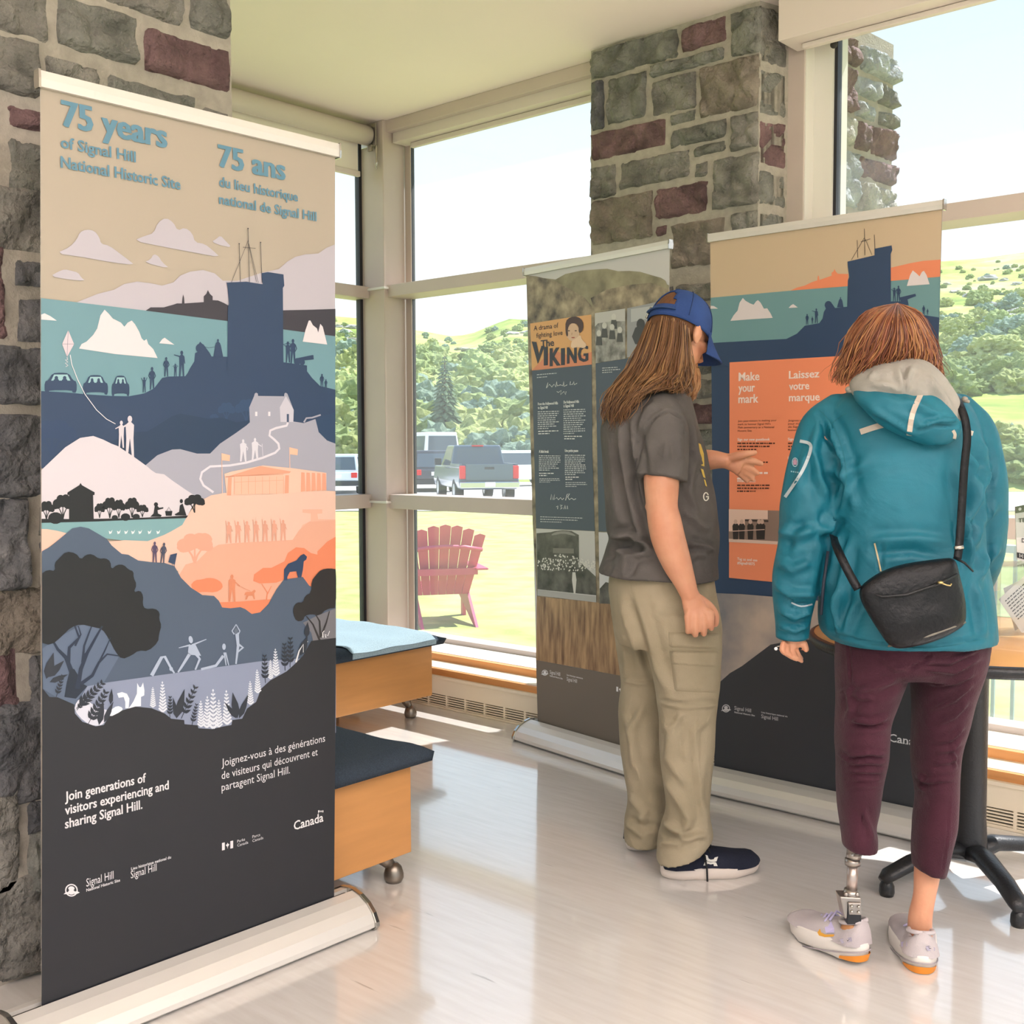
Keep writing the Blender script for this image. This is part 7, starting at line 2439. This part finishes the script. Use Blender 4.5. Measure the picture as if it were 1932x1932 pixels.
for P2, so_ in ((SPL, s1), (SPR, s2)):
    hr_ = MB()
    def hpt(u, v, k=1.03):
        a = math.pi-1.0+2.0*u
        c_, s_ = math.cos(a), math.sin(a)
        tt = .5+.5*math.copysign(abs(c_)**.75, c_)*k
        w_ = (.80+.24*math.exp(-((tt-.68)/.26)**2)+.03)*.110/2
        return P2(tt, math.copysign(abs(s_)**.8, s_)*w_*k, .002+(.020-.012*abs(2*u-1)**2)*v)
    hr_.grid(lambda u, v: hpt(u, v, .99+.045*v), 14, 3)
    hr_.build('heel_rubber', M_or, so_, recalc=False)
    ml_ = MB()
    ml_.tube([hpt(-.35+1.7*i/24, 1.0, 1.035)+Vector((0, 0, .009)) for i in range(25)], .0018, 6)
    ml_.build('sole_line', mat('sole_groove', 'a69ca0', .7), so_)
M_gold, M_lilac = mat('swoosh_gold', 'dfa23c', .5), mat('lilac_trim', 'c2b8dc', .6)
decal('swoosh', u1, [([(1547, 1752), (1549, 1759), (1557, 1763), (1575, 1763), (1572, 1767), (1556, 1768), (1545, 1765), (1542, 1759)], 0)], M_gold, s1, .003)
decal('lilac_panel', u1, [([(1556, 1750), (1568, 1738), (1574, 1752), (1574, 1760), (1558, 1760)], 0)], M_lilac, s1, .002)
decal('heel_tab', u1, [([(1584, 1772), (1606, 1768), (1608, 1776), (1588, 1780)], 0)], mat('tab_grey', 'a9a2b4', .6), s1, .003)
decal('heel_swoosh', u1, [([(1597, 1773), (1599, 1776), (1604, 1771), (1599, 1774.5)], 0)], M_ink, s1, .004)
decal('heel_tab', u2, [([(1746, 1786), (1752, 1784), (1764, 1788), (1764, 1794), (1750, 1794)], 0)], mat('tab_grey', 'a9a2b4', .6), s2, .003)
decal('heel_swoosh', u2, [([(1751, 1787), (1754, 1790), (1758, 1790), (1754, 1788.5)], 0)], M_ink, s2, .004)
decal('lilac_panel', u2, [([(1700, 1777), (1711, 1777), (1711, 1785), (1701, 1786)], 0)], M_lilac, s2, .003)
for P2, so_ in ((SPL, s1), (SPR, s2)):
    lb_ = MB()
    for i in range(4):
        t = .36+.07*i
        z = .092-.010*i
        lb_.tube([P2(t, .030, z-.010), P2(t+.03, 0, z+.006), P2(t+.05, -.030, z-.012)], .003, 6)
    lb_.build('laces', M_lilac, so_)
# hair
M_hw = hair_mat('hair_auburn', '55291a', '82472a', 'b07c4c')
hb_ = MB()
rnd = random.Random(4)
GW = ["1688,574,.0 1640,586,-.03 1612,620,0 1596,660,.02 1583,695,.02 1577,722,.02",
      "1688,574,.0 1652,592,-.07 1625,630,-.07 1608,670,-.06 1596,700,-.05 1590,730,-.05",
      "1690,573,.0 1668,596,-.10 1650,630,-.115 1636,665,-.11 1622,695,-.10 1608,722,-.09",
      "1692,573,.0 1685,600,-.115 1675,635,-.13 1662,668,-.12 1648,690,-.11 1630,712,-.10",
      "1694,573,.0 1700,600,-.12 1704,635,-.135 1700,660,-.13 1694,680,-.12 1680,700,-.11",
      "1694,574,.0 1715,600,-.11 1728,635,-.12 1730,665,-.115 1722,688,-.11 1705,702,-.11",
      "1696,574,.0 1728,598,-.09 1745,635,-.095 1752,668,-.09 1748,695,-.09 1745,712,-.10",
      "1696,574,.0 1732,592,-.05 1752,630,-.05 1762,672,-.05 1768,698,-.06 1772,716,-.07",
      "1696,574,.0 1735,590,0 1754,630,.02 1764,672,.03 1771,700,.02 1775,712,.0"]
strands(hb_, DW, GW, 760, rnd, .0021, 4.5, 6.0, .09, 14)
strands(hb_, DW, GW, 90, rnd, .0009, 8.0, 16.0, .15, 12, 8.0)
hb_.build('hair', M_hw, WOM, recalc=False)
core = MB()
core.ball(hw.p(-.022, 0, .016), (.094, .083, .098), 0, 24, 16, hw.M)
rowloft(core, DW, [(612, 1628, 1738, -.02, .085), (650, 1608, 1752, -.01, .085), (690, 1600, 1758, -.01, .07), (712, 1602, 1756, -.03, .05)], 30)
fuse('hair_mass', core, mat('hair_under_auburn', '58301c', .7, col2='7a4526', vscale=20), WOM, .007, 4)
# ------------------------------------------------------------------ shoulder bag
M_lea = mat('black_leather', '0b0b10', .45, spec=.3, bump=.25, bscale=90)
c0 = at(1720, 1140, DW-.21)
BAG = thing('shoulder_bag', c0, 'black leather crossbody bag hanging on the back of the teal jacket', 'bag')
outl = [(1618, 1109), (1640, 1092), (1661, 1078), (1685, 1069), (1707, 1063), (1746, 1057), (1780, 1053), (1804, 1051), (1809, 1078), (1816, 1105), (1822, 1130), (1824, 1158), (1822, 1177), (1812, 1186), (1792, 1198), (1771, 1208), (1740, 1218), (1705, 1224), (1690, 1224), (1676, 1218), (1664, 1200), (1652, 1182), (1637, 1158), (1623, 1134)]
def bagp(x, y, w):
    return at(x, y, DW-.185-w)
bg_ = MB()
cxb, cyb = 1730, 1140
lay = [(1.0, -.005), (1.0, .012), (.985, .024), (.94, .036), (.82, .045), (.6, .052), (.3, .055)]
vs = []
nO = len(outl)
for sc_, w in lay:
    for x, y in outl:
        sag = .010*max(0, (y-1140)/80)
        vs.append(bagp(cxb+(x-cxb)*sc_, cyb+(y-cyb)*sc_, w+sag*(sc_ < .99)))
fs = [(i*nO+j, i*nO+(j+1) % nO, (i+1)*nO+(j+1) % nO, (i+1)*nO+j) for i in range(len(lay)-1) for j in range(nO)]
fs += [tuple(range(nO-1, -1, -1)), tuple((len(lay)-1)*nO+j for j in range(nO))]
bg_.add(vs, fs, 0, True)
bag = bg_.build('bag_body', M_lea, BAG)
ss = bag.modifiers.new('sub', 'SUBSURF')
ss.levels = ss.render_levels = 2
MB().tube([bagp(1676, 1219, .02), bagp(1705, 1213, .046), (bagp(1760, 1197, .052)), bagp(1800, 1182, .044), bagp(1821, 1174, .02)], .0028, 8).build('bottom_piping', mat('piping_sheen', '6d675c', .3), BAG)
MB().tube([bagp(1628, 1112, .030), bagp(1665, 1126, .055), bagp(1710, 1122, .062), bagp(1770, 1102, .060), bagp(1806, 1084, .036)], .0032, 8).build('zipper', mat('zip_black', '0e0e12', .5), BAG)
zp = MB().ball(bagp(1774, 1099, .068), (.007, .007, .004))
zp.tube([bagp(1776, 1100, .068), bagp(1786, 1104, .068), bagp(1793, 1105, .066), bagp(1795, 1101, .066)], .0018, 6)
zp.build('zip_pull', mat('brass', 'c9b078', .3, .9), BAG)
MB().tube([bagp(1800, 1052, .03), bagp(1820, 1062, .045), bagp(1836, 1078, .045)], [.006, .005, .004], 8, 0, True, .5).build('pull_tab', M_lea, BAG)
def ribbon(name, st, wpx, th, m, parent):
    R = interp(st, 6)
    P_ = [at(x, y, DW+dd) for x, y, dd in R]
    mb_ = MB()
    vs = []
    for i, (x, y, dd) in enumerate(R):
        t = (P_[min(i+1, len(P_)-1)]-P_[max(i-1, 0)]).normalized()
        side = t.cross(FW).normalized()
        w = wpx/2*(DW+dd)/FPX
        n_ = side.cross(t).normalized()*th
        vs += [P_[i]-side*w, P_[i]+side*w, P_[i]+side*w-n_, P_[i]-side*w-n_]
    k = len(R)
    fs = [(i*4+j, i*4+(j+1) % 4, (i+1)*4+(j+1) % 4, (i+1)*4+j) for i in range(k-1) for j in range(4)]+[(3, 2, 1, 0), tuple((k-1)*4+j for j in range(4))]
    mb_.add(vs, fs, 0, True)
    return mb_.build(name, m, parent)
ribbon('strap', [(1806, 1054, -.205), (1810, 1020, -.195), (1814, 960, -.190), (1819, 880, -.188), (1824, 830, -.188), (1821, 795, -.185), (1812, 768, -.165), (1803, 748, -.12), (1798, 738, -.06)], 15, .003, M_lea, BAG)
ribbon('strap', [(1619, 1112, -.20), (1604, 1086, -.19), (1588, 1054, -.175), (1577, 1030, -.14), (1572, 1012, -.09)], 16, .003, M_lea, BAG)
MB().tube([at(1801, 1034, DW-.205), at(1817, 1032, DW-.205)], .005, 8).build('strap_buckle', M_steel, BAG)
# ------------------------------------------------------------------ notice on the table
def notice():
    d = 3.42
    c = [at(1915, 956, d), at(2000, 938, d+.02), at(2000, 1078, d+.02), at(1919, 1056, d)]
    t = thing('notice_sheet', c[3], 'printed notice with black header in clear holder at the right edge of the photo', 'sign')
    n_ = (c[1]-c[0]).cross(c[3]-c[0]).normalized()
    if n_.dot(FW) > 0:
        n_ = -n_
    mb_ = MB()
    mb_.add([q_ for q_ in c]+[q_-n_*.002 for q_ in c], [(0, 1, 2, 3), (7, 6, 5, 4), (0, 4, 5, 1), (1, 5, 6, 2), (2, 6, 7, 3), (3, 7, 4, 0)])
    def U(a, b_):
        return (c[0]*(1-a)+c[1]*a)*(1-b_)+(c[3]*(1-a)+c[2]*a)*b_+n_*.0006
    def rect(a0, b0, a1, b1, mi, lift=1):
        mb_.add([U(a0, b0)+n_*.0004*lift, U(a1, b0)+n_*.0004*lift, U(a1, b1)+n_*.0004*lift, U(a0, b1)+n_*.0004*lift], [(0, 1, 2, 3)], mi)
    rect(0, 0, 1, .125, 1)
    rect(0, .86, 1, .96, 1)
    def txt(body, a, b_, w, h, mi):
        vs_, fs_ = text_mesh(body, .02)
        mb_.add([U(a+w*x_, b_-h*y_)+n_*.0009 for x_, y_ in vs_], fs_, mi)
    txt('S', .19, .10, .05, .075, 0)
    txt('TEI', .06, .30, .18, .075, 1)
    txt('DI', .12, .66, .10, .075, 1)
    rect(.05, .875, .065, .945, 0, 2)
    rect(.12, .875, .135, .945, 0, 2)
    rect(.085, .89, .10, .93, 0, 2)
    for i in range(12):
        a = i*.5236
        mb_.add([U(.10+.035*math.cos(a), .062+.030*math.sin(a))+n_*.001, U(.10+.035*math.cos(a+.6), .062+.03*math.sin(a+.6))+n_*.001, U(.10, .062)+n_*.001], [(0, 1, 2)], 0)
    mb_.build('printed_page', [mat('notice_paper', 'cfcdcb', .7), M_ink], t, recalc=False)
    h_ = MB()
    o_ = c[3]+n_*.006-Vector((0, 0, .004))
    zf = TZ+.002
    a_ = c[0]+n_*.006
    b2 = c[1]+n_*.006
    lo1, lo2 = Vector((a_.x, a_.y, zf)), Vector((b2.x, b2.y, zf))
    h_.add([a_, b2, lo2, lo1, a_-n_*.003, b2-n_*.003, lo2-n_*.003, lo1-n_*.003], [(0, 1, 2, 3), (7, 6, 5, 4), (0, 4, 5, 1), (1, 5, 6, 2), (2, 6, 7, 3), (3, 7, 4, 0)])
    h_.build('holder', M_acr, t)
notice()
